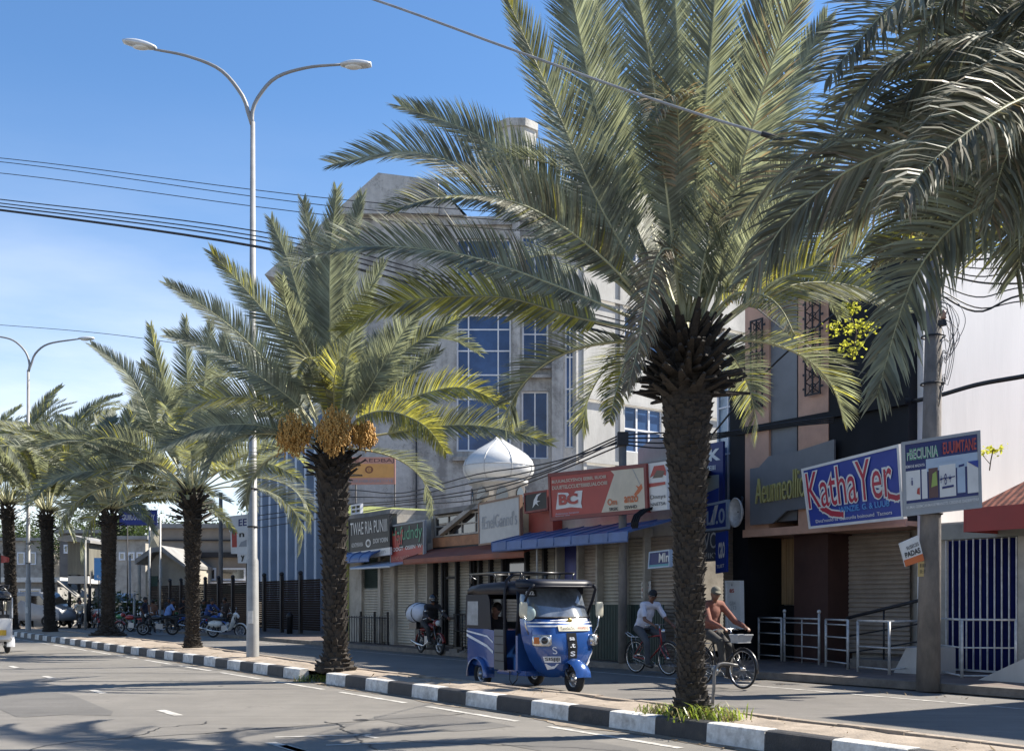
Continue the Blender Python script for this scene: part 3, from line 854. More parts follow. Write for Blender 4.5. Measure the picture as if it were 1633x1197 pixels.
class Bld:
    def __init__(s, name, label, t0, d0, cat='building', group=None):
        s.t0, s.d0 = t0, d0
        s.root = thing(name, label, cat, RD(t0, d0, 0), ROT, group)
    def x(s, px, d=None): return FT(px, s.d0 if d is None else d) - s.t0
    def z(s, px, py, d=None): return FZ(px, py, s.d0 if d is None else d)
    def put(s, mb, name, m, label=None, parent=None):
        o = mb.build(name, m, parent or s.root)
        if label: o['label'] = label
        return o
def shutter(mb, x0, x1, z0, z1, y, pitch=.085, dep=.022, mat=0):
    n = max(3, int((z1 - z0) / pitch)); vs = []; fs = []
    for i in range(n * 3 + 1):
        u = i / (n * 3); yy = y - (0, dep, dep * .85)[i % 3]
        vs += [(x0, yy, z0 + (z1 - z0) * u), (x1, yy, z0 + (z1 - z0) * u)]
    for i in range(n * 3): fs.append((2 * i, 2 * i + 1, 2 * i + 3, 2 * i + 2))
    mb.add(vs, fs, mat)
def frame_rect(mb, x0, x1, z0, z1, y0, y1, w, mat=0):
    mb.box(x0, x0 + w, y0, y1, z0, z1, mat); mb.box(x1 - w, x1, y0, y1, z0, z1, mat)
    mb.box(x0 + w, x1 - w, y0, y1, z1 - w, z1, mat); mb.box(x0 + w, x1 - w, y0, y1, z0, z0 + w, mat)
def window(root, x0, x1, z0, z1, y, fm, gm, cols=2, rows=2, w=.06, dep=.1, colw=None, rowh=None, name='window'):
    "frame standing proud of the wall at y (outside is -y) with its panes"
    mb = MB(); frame_rect(mb, x0, x1, z0, z1, y - .05, y + dep - .05, w)
    cs = colw or [i / cols for i in range(1, cols)]; rs = rowh or [i / rows for i in range(1, rows)]
    xs = [x0 + w + (x1 - x0 - 2 * w) * c for c in cs]; zs = [z0 + w + (z1 - z0 - 2 * w) * c for c in rs]
    for q in xs: mb.box(q - w * .4, q + w * .4, y - .045, y + .04, z0 + w, z1 - w)
    for q in zs:
        pr = x0 + w
        for e in xs + [x1 - w]:
            mb.box(pr + (w * .4 if pr > x0 + w else 0), e - (w * .4 if e < x1 - w else 0), y - .042, y + .04, q - w * .4, q + w * .4); pr = e
    f = mb.build(name, fm, root)
    mb = MB(); mb.box(x0 + w * .5, x1 - w * .5, y - .012, y + .02, z0 + w * .5, z1 - w * .5)
    mb.build('pane', gm, f)
    return f
def bars(mb, x0, x1, z0, z1, y, n, r=.012, mat=0, rails=(0, 1)):
    for i in range(n + 1):
        x = x0 + (x1 - x0) * i / n
        mb.cyl((x, y, z0), (x, y, z1), r, None, 5, mat)
    for u in rails:
        z = z0 + (z1 - z0) * u; mb.cyl((x0, y - r, z), (x1, y - r, z), r * 1.4, None, 5, mat)
def awning(mb, x0, x1, d_wall, d_out, z_top, z_out, drop, mat=0, seg=8, ribs=0, th=.03, round_=True):
    prof = []
    for i in range(seg + 1):
        u = i / seg
        if round_:
            a = u * math.pi / 2
            prof.append((d_wall + (d_out - d_wall) * math.sin(a), z_out + (z_top - z_out) * math.cos(a)))
        else: prof.append((d_wall + (d_out - d_wall) * u, z_top + (z_out - z_top) * u))
    prof.append((d_out - .001, z_out - drop))
    n = len(prof)
    vs = []
    for x in (x0, x1):
        vs += [(x, d, z) for d, z in prof] + [(x, d + (th * .4), z - th) for d, z in prof]
    fs = []
    for i in range(n - 1):
        fs += [(i, i + 1, 2 * n + i + 1, 2 * n + i), (n + i, 3 * n + i, 3 * n + i + 1, n + i + 1)]
    for b in (0, 2 * n):
        fs += [(b + i, b + n + i, b + n + i + 1, b + i + 1) for i in range(n - 1)]
    fs += [(n - 1, 2 * n - 1, 4 * n - 1, 3 * n - 1), (0, 2 * n, 3 * n, n)]
    mb.add(vs, fs, mat)
    for k in range(ribs + 1):
        x = x0 + (x1 - x0) * k / max(1, ribs)
        mb.tube([(x, d, z + .012) for d, z in prof], .016, 5, mat)

# ================================================================ left row of shops (front at d = 7.9)
DL = 7.9
# ---- shop under the black sign
t0 = FT(546, DL)
B = Bld('shop_building', 'narrow shop under the black signboard, lime side wall and louvred front', t0, DL)
x1 = B.x(622); zt = 4.35
mb = MB(); mb.box(0, x1, .25, 5, .14, zt); B.put(mb, 'wall', M_plast)
mb = MB(); mb.box(-.12, -.003, .1, 4.6, .14, 4.9); B.put(mb, 'side_wall', mat('lime_wall', (.55, .6, .22), .8, 0, .25, 2, dirt=.3), 'lime green side wall')
mb = MB(); mb.box(-.1, x1, .0, 5.2, zt + .003, zt + .15); B.put(mb, 'roof', M_conc)
mb = MB()
for (a, b) in ((568, 572), (598, 602), (618, 622)):
    mb.box(B.x(a), B.x(b), .1, .247, .14, 3.0)
mb.box(B.x(566), B.x(622), .1, .247, 3.003, 3.2)
B.put(mb, 'pillar', M_plast)
mb = MB()
for i in range(14):
    z = 2.0 + i * .068
    mb.add([(B.x(572), .235, z), (B.x(598), .235, z), (B.x(598), .165, z + .05), (B.x(572), .165, z + .05)], [(0, 1, 2, 3)])
mb.box(B.x(572), B.x(598), .24, .246, 1.97, 3.0)
B.put(mb, 'louvre', M_green)
for (a, b, za, zb) in ((572, 598, .2, 1.95), (602, 618, .2, 2.95)):
    mb = MB(); shutter(mb, B.x(a), B.x(b), za, zb, .2); B.put(mb, 'shutter', M_shut)
mb = MB(); bars(mb, B.x(560), B.x(625), .16, 1.05, -.15, 16, .014, 0, (0, .95)); 
for a in (560, 582, 604, 625): mb.box(B.x(a) - .03, B.x(a) + .03, -.18, -.12, .14, 1.2)
B.put(mb, 'grille', M_iron)
mb = MB(); awning(mb, B.x(547), B.x(622), .2, -.75, 3.22, 2.88, .06, 0, 8, 5); B.put(mb, 'awning', M_blueaw)
window(B.root, .15, 0.95, 4.55, 4.9, .3, M_winf, M_gld)
# ---- shop under the red and black sign
t1 = FT(622, DL) + .004
B2 = Bld('shop_building', 'small shop under the red and black signboard with a pale sheet awning', t1, DL)
x1 = B2.x(676)
mb = MB(); mb.box(0, x1 - .004, .25, 5.5, .14, 4.05); B2.put(mb, 'wall', M_plast)
for (a, b) in ((626, 655), (657, 674)):
    mb = MB(); shutter(mb, B2.x(a), B2.x(b), .2, 2.75, .2); B2.put(mb, 'shutter', M_shut)
mb = MB()
for a in (622.5, 655.5, 674.5): mb.box(B2.x(a), B2.x(a) + .07, .1, .247, .14, 3.05)
mb.box(0, x1 - .004, .12, .247, 3.053, 3.3); B2.put(mb, 'door_frame', M_plast)
mb = MB(); awning(mb, B2.x(603), B2.x(668), .15, -1.0, 2.84, 2.6, .02, 0, 4, 0, .03, False); B2.put(mb, 'awning', M_paleaw)
# ---- long shop with red awning and glazed upper floor
t2 = FT(676, DL) + .004
B3 = Bld('shop_building', 'long low shop with a rust red awning and glazed upper floor', t2, DL)
x1 = B3.x(872)
mb = MB(); mb.box(0, x1, .5, 6.5, .14, 4.15); B3.put(mb, 'wall', M_plast)
zA = B3.z(770, 889)
mb = MB(); awning(mb, 0, x1, .45, -.7, zA + .42, zA + .05, .12, 0, 5, 0, .04, False); B3.put(mb, 'awning', M_redaw)
# ground floor: mullioned doors and shutters between iron posts
cols = [678, 690, 712, 735, 748, 765, 785, 822, 850, 870]
kinds = ['s', 'd', 's', 'd', 's', 's', 'o', 's', 's']
for (a, b, k) in zip(cols, cols[1:], kinds):
    xa, xb = B3.x(a) + .05, B3.x(b) - .05
    if k == 's':
        mb = MB(); shutter(mb, xa, xb, .2, 2.9, .44); B3.put(mb, 'shutter', M_shut)
    elif k == 'd':
        f = MB(); frame_rect(f, xa, xb, .15, 2.9, .36, .46, .07); f.box(xa + .07, xb - .07, .38, .44, 1.0, 1.07); f.box(xa + .07, xb - .07, .38, .44, 2.2, 2.27)
        o = B3.put(f, 'door', M_iron)
        g = MB(); shutter(g, xa + .08, xb - .08, .22, 2.83, .47, .085, .015); B3.put(g, 'panel', M_shut, parent=o)
    else:
        mb = MB(); shutter(mb, xa, xb, .2, 2.2, .44); B3.put(mb, 'shutter', M_shutb)
        mb = MB(); mb.box(xa, xb, .42, .47, 2.25, 2.9); B3.put(mb, 'fanlight', M_gld)
mb = MB()
for a in cols: mb.box(B3.x(a) - .045, B3.x(a) + .045, .3, .497, .14, 3.0)
mb.box(0, x1, .32, .497, 2.96, 3.2); B3.put(mb, 'pillar', M_iron)
mb = MB(); bars(mb, B3.x(724), B3.x(790), .2, 1.15, .0, 14, .014, 0, (0, .5, 1)); B3.put(mb, 'grille', M_iron)
# upper floor band: tan sill, glazing with thin posts
xa, xb = 0, B3.x(765)
mb = MB(); mb.box(xa, xb, .3, .49, zA + .43, zA + .72); B3.put(mb, 'sill_band', mat('rust_band', (.42, .2, .1), .7, 0, .4, 2, dirt=.4))
window(B3.root, xa + .02, xb, zA + .74, 4.12, .4, M_plast, M_gld, 4, 2, .05)
mb = MB()
mb.prism([(xa, 4.153), (x1, 4.153), (x1, 4.3), (xa, 4.3)], .2, 6.6, 0); B3.put(mb, 'roof', M_conc)
mb = MB(); mb.prism([(B3.x(690), 3.5), (B3.x(770), 4.5), (B3.x(770), 4.64), (B3.x(690), 3.64)], .2, .36, 0); B3.put(mb, 'raking_beam', M_plast)
mb = MB(); mb.box(B3.x(833), x1 - .02, .2, .49, zA + .35, 4.14); B3.put(mb, 'red_panel', paint('rust_red_board', (.33, .07, .05)))
# ---- shop with the blue awning
t3 = FT(872, DL) + .004
B4 = Bld('shop_building', 'shop with a bright blue curved awning beneath the wide red and cream sign', t3, DL)
x1 = B4.x(1064)
e1, e2 = FT(1118, 10.7) - t3, FT(1124, 14.9) - t3
mb = MB(); mb.prism([(0, .5), (x1, .5), (e1, 2.8), (e2, 7), (0, 7)], .14, 4.55, 0, 'z'); B4.put(mb, 'wall', M_plast)
mb = MB(); mb.prism([(-.004, .35), (x1 + .1, .35), (e1, 2.75), (e2, 7.1), (-.004, 7.1)], 4.553, 4.7, 0, 'z'); B4.put(mb, 'roof', M_conc)
mb = MB(); mb.prism([(B4.x(985), 4.703), (B4.x(1064), 4.703), (B4.x(1064), 4.85), (B4.x(1012), 5.3), (B4.x(985), 5.1)], .6, .95, 0); B4.put(mb, 'gable', M_concl)
zB = B4.z(900, 872); 
mb = MB(); awning(mb, B4.x(836), B4.x(1001, 6.9), .4, -1.0, zB + .5, zB + .16, .2, 0, 6, 8, .03, False); B4.put(mb, 'awning', M_blueaw)
mb = MB(); awning(mb, B4.x(1001, 6.9) + .01, x1 + .1, .4, -.9, zB + .8, zB + .35, .1, 0, 5, 3); B4.put(mb, 'side_awning', M_black)
mb = MB(); mb.box(B4.x(880), B4.x(905), .4, .497, .14, 3.2); B4.put(mb, 'door', M_bluew)
for (a, b, m) in ((907, 935, M_shutb), (937, 975, M_shut), (977, 1010, M_shut), (1012, 1062, M_shutb)):
    mb = MB(); shutter(mb, B4.x(a), B4.x(b), .2, 3.0, .45); B4.put(mb, 'shutter', m)
mb = MB()
for a in (872, 906, 936, 976, 1011, 1062): mb.box(B4.x(a), B4.x(a) + .08, .25, .497, .14, 3.2)
mb.cyl((B4.x(902), -.85, .14), (B4.x(902), -.85, zB + .1), .03, None, 6)
B4.put(mb, 'pillar', M_plast)
mb = MB()
n = 46; xa, xb = B4.x(950), B4.x(1068)
for i in range(n):
    x = xa + (xb - xa) * i / n; w_ = (xb - xa) / n
    mb.box(x, x + w_ * .55, -.02, .02, .16, 1.45)
mb.box(xa, xb, .025, .05, .5, .56); mb.box(xa, xb, .025, .05, 1.25, 1.31)
fe = mb.build('sheet_fence', M_green, None); fe.location = RD(t3, DL - .15, 0); fe.rotation_euler = (0, 0, ROT)
tag(fe, 'low dark green ribbed sheet fence behind the first cyclist', 'fence')

# ================================================================ right row (front at d = 10.8)
DR = 10.8
t4 = FT(1128, DR)
B5 = Bld('shop_building', 'narrow dark glass fronted building between the palm and the tan facade', t4, DR)
x1 = B5.x(1188)
zt = 7.6
mb = MB(); mb.box(0, x1 - .01, .6, 8, .14, zt); B5.put(mb, 'wall', M_plast)
mb = MB(); mb.box(0, x1 - .01, .0, .597, 3.5, 3.9); mb.box(B5.x(1164), x1 - .01, .0, .597, 3.903, zt); mb.box(B5.x(1164), x1 - .005, .1, 2.2, .14, 3.497); B5.put(mb, 'black_column', M_black)
window(B5.root, .02, B5.x(1163), 3.95, zt - .1, .35, M_winf, glass('sky_glass', (.12, .2, .3), .04), 2, 3, .05)
for (a, b) in ((1130, 1163),):
    mb = MB(); shutter(mb, B5.x(a), B5.x(b), .2, 3.4, .5); B5.put(mb, 'shutter', M_shutb)
# ---- tan building
t5 = FT(1188, DR) + .004
B6 = Bld('shop_building', 'tall tan and slate clad building with iron trellises and a black right half', t5, DR)
x1 = B6.x(1456); zt = 8.5; zs = B6.z(1240, 845)
xm = B6.x(1321)
mb = MB(); mb.box(0, x1 - .13, 1.3, 9, .14, zt); B6.put(mb, 'wall', M_plast)
mb = MB(); mb.box(x1 - .127, x1 + .02, .3, 9.5, .14, 8.95); B6.put(mb, 'side_wall', mat('white_gable_wall', (.78, .765, .745), .8, 0, .08, .7, .1, 14, stretch=(2.5, 2.5, .3), dirt=.12), 'white painted side wall')
x1 -= .13
mb = MB(); mb.box(.0, B6.x(1226), 0, 1.297, zs, zt); mb.box(B6.x(1273), xm - .004, 0, 1.297, zs, zt); B6.put(mb, 'tan_cladding', M_brown)
mb = MB(); mb.box(B6.x(1226) + .004, B6.x(1268), .06, 1.29, zs + .2, zt + .25); B6.put(mb, 'slate_panel', M_greyp)
mb = MB(); mb.box(B6.x(1268) + .003, B6.x(1273) - .003, .14, 1.29, zs, zt); mb.box(xm, x1, .02, 1.297, zs, zt + .1); B6.put(mb, 'black_cladding', M_black)
mb = MB(); mb.box(-.02, x1, -.06, -.003, zs - .12, zs + .06); mb.box(0, x1, -.002, 1.29, zs - .1, zs - .004); B6.put(mb, 'soffit', M_brown)
zb = B6.z(1230, 679)
mb = MB(); mb.box(-.3, x1 + .02, -.1, -.004, zb - .07, zb + .07); B6.put(mb, 'pipe_band', M_black)
# stepped slate fascia carrying the letters
pz = lambda px, py: (B6.x(px, DR - .12), B6.z(px, py, DR - .12))
mb = MB(); mb.prism([pz(1196, 837), pz(1196, 747), pz(1210, 745), pz(1226, 727), pz(1268, 720), pz(1330, 700), pz(1330, 805), pz(1254, 814), pz(1232, 834)], -.12, -.065, 0)
B6.put(mb, 'slate_fascia', M_greyp)
# ground floor
mb = MB(); 
n = 9; xa, xb = B6.x(1190, 12), B6.x(1272, 12)
for i in range(n):
    w_ = (xb - xa) / n; mb.box(xa + i * w_ + .006, xa + (i + 1) * w_ - .006, 1.22, 1.295, 1.45, zs - .12)
B6.put(mb, 'board_wall', M_wood)
mb = MB(); mb.box(xa, xb, 1.1, 1.295, .14, 1.43); B6.put(mb, 'dado', M_black)
mb = MB(); mb.box(B6.x(1276, 11.5), B6.x(1330, 11.5), .5, 1.295, .14, zs - .11); B6.put(mb, 'pillar', M_maroon)
mb = MB(); mb.box(B6.x(1448), x1, .35, 1.295, .14, zs - .11); B6.put(mb, 'pillar', M_maroon)
mb = MB(); shutter(mb, B6.x(1332, 11.9), B6.x(1447, 11.9), .35, zs - .14, 1.2, .1, .03); B6.put(mb, 'shutter', M_shutb)
mb = MB(); mb.box(B6.x(1257), B6.x(1268), 1.1, 1.2, 2.3, 2.75); B6.put(mb, 'notice_box', mat('box_brown', (.16, .08, .05), .5))
# low plinth steps
mb = MB(); mb.box(B6.x(1345, 10), x1 + .3, -.6, 1.2, .14, .34); B6.put(mb, 'step', M_kc)
def trellis(px0, px1, py0, py1):
    mb = MB(); d = DR - .12
    x0, x1_, z1, z0 = FT(px0, d) - t5, FT(px1, d) - t5, FZ(px0, py0, d), FZ(px0, py1, d)
    frame_rect(mb, x0, x1_, z0, z1, -.13, -.1, .035)
    mb.box((x0 + x1_) / 2 - .015, (x0 + x1_) / 2 + .015, -.13, -.1, z0 + .035, z1 - .035)
    n = int((z1 - z0) / .3)
    for i in range(n):
        za, zb_ = z0 + (z1 - z0) * i / n, z0 + (z1 - z0) * (i + 1) / n
        zc = (za + zb_) / 2
        for (p, q) in (((x0, za), (x1_, zb_)), ((x1_, za), (x0, zb_))):
            mb.cyl((p[0], -.1, p[1]), (q[0], -.1, q[1]), .014, None, 4)
        mb.tube([((x0 + x1_) / 2 + .1 * math.cos(a), -.115, zc + .1 * math.sin(a)) for a in [k * .785 for k in range(8)]], .012, 4, 0, True, False, True)
        mb.box(x1_, x1_ + .08, -.12, -.105, zc - .02, zc + .03); mb.box(x0 - .06, x0, -.12, -.105, zc - .02, zc + .03)
    B6.put(mb, 'trellis', M_iron)
trellis(1196, 1216, 512, 652); trellis(1283, 1308, 452, 632)
# built-up yellow letters on the fascia
qd = Quad(W(1202, 762, DR - .19), W(1292, 738, DR - .19), W(1292, 792, DR - .19), W(1202, 806, DR - .19))
M_yl = mat('brass_letters', (.55, .5, .2), .4, .3, .2, 5)
mb = MB(); qd.text(mb, 'Aeunneollio', .02, .9, .05, .95, .0, 0, -.008)
mb.v = [tuple(Matrix.Rotation(-ROT, 3, 'Z') @ (V(p) - RD(t5, DR))) for p in mb.v]
nv = len(mb.v)
mb.v += [(a, b + .05, c) for a, b, c in mb.v]
edges = {}
for f in mb.f:
    for a, b in zip(f, f[1:] + f[:1]): edges[(a, b)] = edges.get((a, b), 0) + 1
for (a, b) in list(edges):
    if (b, a) not in edges: mb.f.append((a, b, b + nv, a + nv)); mb.m.append(0); mb.s.append(False)
B6.put(mb, 'lettering', M_yl)

# ---- red tiled house with the blue folding gate
def tilemat():
    m, N, L, B_ = newmat('clay_tile')
    tc = N.new('ShaderNodeTexCoord'); wv = N.new('ShaderNodeTexWave'); wv.inputs['Scale'].default_value = 2.2; wv.bands_direction = 'X'
    L.new(tc.outputs['Object'], wv.inputs['Vector'])
    w2 = N.new('ShaderNodeTexWave'); w2.inputs['Scale'].default_value = 1.2; w2.bands_direction = 'Y'; w2.wave_profile = 'SAW'; L.new(tc.outputs['Object'], w2.inputs['Vector'])
    nz = N.new('ShaderNodeTexNoise'); nz.inputs['Scale'].default_value = 6; nz.inputs['Detail'].default_value = 6; L.new(tc.outputs['Object'], nz.inputs['Vector'])
    rp = N.new('ShaderNodeValToRGB'); rp.color_ramp.elements[0].color = (.18, .05, .03, 1); rp.color_ramp.elements[1].color = (.5, .17, .1, 1); rp.color_ramp.elements[0].position = .3; rp.color_ramp.elements[1].position = .7
    L.new(nz.outputs['Fac'], rp.inputs[0]); L.new(rp.outputs[0], B_.inputs['Base Color']); B_.inputs['Roughness'].default_value = .8
    ad = N.new('ShaderNodeMath'); L.new(wv.outputs['Fac'], ad.inputs[0]); L.new(w2.outputs['Fac'], ad.inputs[1])
    bp = N.new('ShaderNodeBump'); bp.inputs['Strength'].default_value = .8; bp.inputs['Distance'].default_value = .04; L.new(ad.outputs[0], bp.inputs['Height']); L.new(bp.outputs[0], B_.inputs['Normal'])
    return m
M_tile = tilemat()
t6 = FT(1456, DR) + .01
B7 = Bld('tiled_house', 'low house with a red clay tile roof and a blue folding gate', t6, DR)
x1 = B7.x(1720)
mb = MB(); mb.box(0, x1, .5, 6, .14, 3.1); B7.put(mb, 'wall', M_plast)
ze = B7.z(1600, 812)
mb = MB()
xr = B7.x(1572)
# hipped roof over red fascia, the ridge runs away from the street
mb.add([(xr, -.55, ze), (x1 + .5, -.55, ze), (x1 + .5, 6.5, ze), (xr, 6.5, ze), (xr + 1.6, 1.6, ze + 1.35), (x1 - 1.4, 1.6, ze + 1.35), (x1 - 1.4, 4.4, ze + 1.35), (xr + 1.6, 4.4, ze + 1.35)],
       [(0, 1, 5, 4), (1, 2, 6, 5), (2, 3, 7, 6), (3, 0, 4, 7), (4, 5, 6, 7)])
B7.put(mb, 'roof', M_tile)
mb = MB(); mb.box(xr, x1 + .5, -.6, -.552, ze - .42, ze + .02); mb.box(xr - .05, xr - .003, -.6, 6.5, ze - .42, ze + .02); B7.put(mb, 'fascia', paint('red_fascia', (.3, .03, .025)))
mb = MB(); mb.box(0, x1, .38, .497, 2.75, 3.05); B7.put(mb, 'lintel', mat('grey_green_band', (.3, .31, .27), .7, 0, .2, 2, dirt=.4))
xa, xb = B7.x(1494), B7.x(1606)
g = MB(); n = 20
for i in range(n):
    w_ = (xb - xa) / n; x = xa + i * w_
    g.add([(x, .4, .18), (x + w_ / 2, .31, .18), (x + w_, .4, .18), (x, .4, 2.72), (x + w_ / 2, .31, 2.72), (x + w_, .4, 2.72)], [(0, 1, 4, 3), (1, 2, 5, 4)])
gate = B7.put(g, 'folding_gate', M_bluew)
g = MB()
for i in range(0, n + 1, 2):
    x = xa + (xb - xa) * i / n; g.box(x - .012, x + .012, .28, .305, .17, 2.73)
g.box(xa, xb, .25, .268, .16, .2); B7.put(g, 'gate_bar', M_rail, parent=gate)
mb = MB(); mb.box(xb + .02, xb + .35, .3, .497, .14, 2.745); B7.put(mb, 'pillar', M_plast)
mb = MB(); mb.box(xb + .5, x1, .4, .497, .14, 2.745); B7.put(mb, 'door', M_bluew)
# building further along, outside the picture, whose shade lies on the road
t7 = FT(1720, DR) + .02
B8 = Bld('shop_building', 'two storey plastered building beyond the tiled house', FT(2050, DR), DR)
mb = MB(); mb.box(0, 14, 0, 9, .14, 7.3); B8.put(mb, 'wall', M_plast)
mb = MB(); mb.box(-.2, 14.2, -.25, 9.2, 7.303, 7.5); B8.put(mb, 'roof', M_conc)
for k in range(4): window(B8.root, 1 + k * 3.3, 2.8 + k * 3.3, 4.8, 6.6, 0, M_winf, M_gld)

# ================================================================ railings, ramps
def railing(label, pts, top=1.0, rails=(.12, .38, .64, .9), mids=(), r=.022, knob=False, g='metal railings on the forecourt', base=.14):
    mb = MB(); pts = [V(p) for p in pts]
    for p in pts:
        mb.cyl(p, p + V((0, 0, top + (.12 if knob else 0))), r * 1.25, None, 7)
        if knob: mb.ell(p + V((0, 0, top + .16)), .045, 8)
    for a, b in zip(pts, pts[1:]):
        for h in rails: mb.cyl(a + V((0, 0, h * top)), b + V((0, 0, h * top)), r * .75, None, 6)
        mb.cyl(a + V((0, 0, top)), b + V((0, 0, top)), r, None, 6)
    for (u, k) in mids:
        a, b = pts[k], pts[k + 1]; q = a.lerp(b, u); mb.cyl(q, q + V((0, 0, top)), r * .7, None, 6)
    c = pts[0].lerp(pts[-1], .5)
    return solo(mb, 'railing', M_rail, label, 'railing', g)
gz = lambda px, py, z=.14: G(px, py, z)
railing('short four rail metal fence panel nearest the man in the rust shirt', [gz(1210, 1051), gz(1246, 1054)])
railing('metal gate panel with knobbed posts and a middle upright', [gz(1251, 1054), gz(1306, 1060)], 1.0, mids=((.52, 0),), knob=True)
railing('narrow metal fence panel right of the knobbed gate', [gz(1317, 1062), gz(1352, 1067)])
railing('metal rail bending round the foot of the shop ramp', [RD(FT(1368, 9.4), 9.4, .14), RD(FT(1418, 9.1), 9.1, .14), RD(FT(1466, 10.3), 10.3, .14)], 1.0, (.1, .5,))
railing('long white railing in front of the blue folding gate', [RD(FT(1494, 10.4), 10.4, .14), RD(FT(1534, 9.5), 9.5, .14), RD(FT(1620, 10.2), 10.2, .14)], 1.05, (.04, .52))
mb = MB(); a, b_ = RD(FT(1350, 10.3), 10.3, .14), RD(FT(1472, 10.6), 10.6, .14)
for h in (.3, .65): mb.cyl(a + V((0, 0, h)), b_ + V((0, 0, h + .3)), .018, None, 6)
mb.cyl(a + V((0, 0, 1.03)), b_ + V((0, 0, 1.42)), .035, None, 8)
for u in (0, .5, 1): q = a.lerp(b_, u); mb.cyl(q, q + V((0, 0, 1.03 + .39 * u)), .02, None, 6)
solo(mb, 'handrail', M_iron, 'black sloping handrail climbing beside the brown shutter', 'handrail')
def ramp(label, px0, px1, py, h, ln, wd):
    d_ = py; p = RD(FT(px0, d_), d_, .14); L_ = ln
    mb = MB(); mb.prism([(0, 0), (L_, 0), (L_, h), (L_ - .5, h)], 0, wd, 0)
    o = mb.build('concrete_ramp', M_concl, None); o.location = p; o.rotation_euler = (0, 0, ROT)
    tag(o, label, 'ramp')
ramp('white concrete ramp rising left of the utility pole', 1425, 1480, 9.75, .5, .8, .8)
ramp('large white concrete ramp at the right edge before the blue gate', 1560, 1690, 9.3, .8, 2.2, 1.0)

# ================================================================ signboards
S_blue = paint('sign_blue', (.015, .045, .3)); S_red = paint('sign_red', (.42, .06, .045)); S_cream = paint('sign_cream', (.6, .54, .42))
S_black = paint('sign_black', (.012, .013, .016)); S_white = paint('sign_white', (.7, .7, .68)); S_orange = paint('sign_orange', (.75, .36, .1))
S_pink = paint('sign_pink', (.62, .3, .22)); S_navy = paint('sign_navy', (.012, .025, .14)); S_crim = paint('sign_crimson', (.42, .02, .05))
S_green = paint('sign_green', (.1, .35, .2)); S_sky = paint('sign_sky', (.08, .3, .65)); S_grey = paint('sign_grey', (.32, .34, .36)); S_lime = paint('sign_lime', (.32, .42, .1))
S_pale = paint('sign_pale_blue', (.4, .5, .62)); S_dkr = paint('sign_dark_red', (.2, .03, .025)); S_org2 = paint('sign_vermilion', (.6, .14, .03))
def tail(u, v): return u, v
sign('signboard', 'blue banner board with huge red letters outlined in white above the brown shutter', [(1279, 748), (1433, 709), (1441, 826), (1291, 842)], (24.2, 21.9), S_blue,
     [('KathaYer', .02, .93, .30, .93, S_white, .045), ('KathaYer', .032, .92, .318, .912, S_crim, .0),
      ('WINZIE. G. & LUUB', .36, .88, .19, .28, S_sky, .02), ("Dinz'nuolo lis Gasounlis boinound  Tacnors", .09, .9, .075, .13, S_white, .01)],
     frame=S_white, lines=[([(.13, .42), (.18, .3), (.27, .2), (.38, .16)], .17, S_white), ([(.84, .42), (.88, .33), (.95, .29), (.985, .3)], .15, S_white),
                           ([(.13, .42), (.18, .3), (.27, .2), (.38, .16)], .11, S_crim), ([(.84, .42), (.88, .33), (.95, .29), (.985, .3)], .09, S_crim)])
def doorp(u0, u1, m): return (u0, u1, .2, .62, m)
S_mar = paint('panel_maroon', (.12, .06, .055))
sign('signboard', 'blue and grey billboard with a row of painted door panels on the utility pole', [(1439, 706), (1562, 687), (1565, 808), (1442, 822)], (18.98, 18.75), S_navy,
     [('rBECIUNIA', .05, .46, .74, .9, S_white, .04), ('rBECIUNIA', .05, .46, .74, .9, S_green, .0), ('EUUIMTANE', .52, .95, .76, .92, S_red, .02), ('nousehelaoony', .42, .78, .645, .69, S_pale, .0),
      ('BEMANE MADAYA', .03, .28, .64, .68, S_white, .01), ('KUMAI GEEMCANMASIEPMANOTS CEEDENIE DADERPTPAR', .03, .97, .085, .125, S_white, .01), ('+ 8 +', .47, .62, .35, .5, S_navy, .0), ('i', .1, .12, .4, .5, S_navy, .0)],
     frame=S_grey, panels=[(.01, .99, .02, .16, S_grey), (.3, .99, .56, .73, S_pale), (.03, .22, .2, .6, S_white), (.24, .31, .2, .6, S_white), (.33, .45, .2, .6, S_mar), (.47, .68, .19, .62, S_white), (.7, .8, .22, .62, S_pale), (.83, .97, .2, .62, S_white)],
     polys=[([(.17, .28), (.21, .26), (.21, .36), (.18, .35)], S_red), ([(.36, .34), (.44, .36), (.43, .55), (.38, .52)], S_lime), ([(.48, .43), (.67, .44), (.67, .455), (.48, .445)], S_navy), ([(.5, .3), (.65, .31), (.65, .34), (.5, .33)], S_navy),
            ([(.72, .56), (.79, .57), (.79, .6), (.72, .59)], S_navy), ([(.83, .62), (.97, .62), (.97, .52)], S_blue)])
sign('notice_board', 'small tilted white and red notice fixed to the utility pole', [(1434, 866), (1464, 853), (1474, 893), (1444, 903)], (19.02, 18.98), S_white,
     [('SUSECES', .28, .92, .62, .76, S_black, .01), ('PADAS', .12, .92, .33, .55, S_black, .03)], panels=[(.0, 1, 0, .27, S_org2)], cat='notice')
sign('notice_board', 'small yellow paper notice on the utility pole below the tilted one', [(1464, 895), (1479, 894), (1479, 918), (1464, 919)], (19.05, 19.03), paint('paper_yellow', (.5, .36, .14)), [('IIII', .2, .8, .6, .85, S_black), ('II:II', .2, .8, .2, .45, S_black)], th=.03, cat='notice')
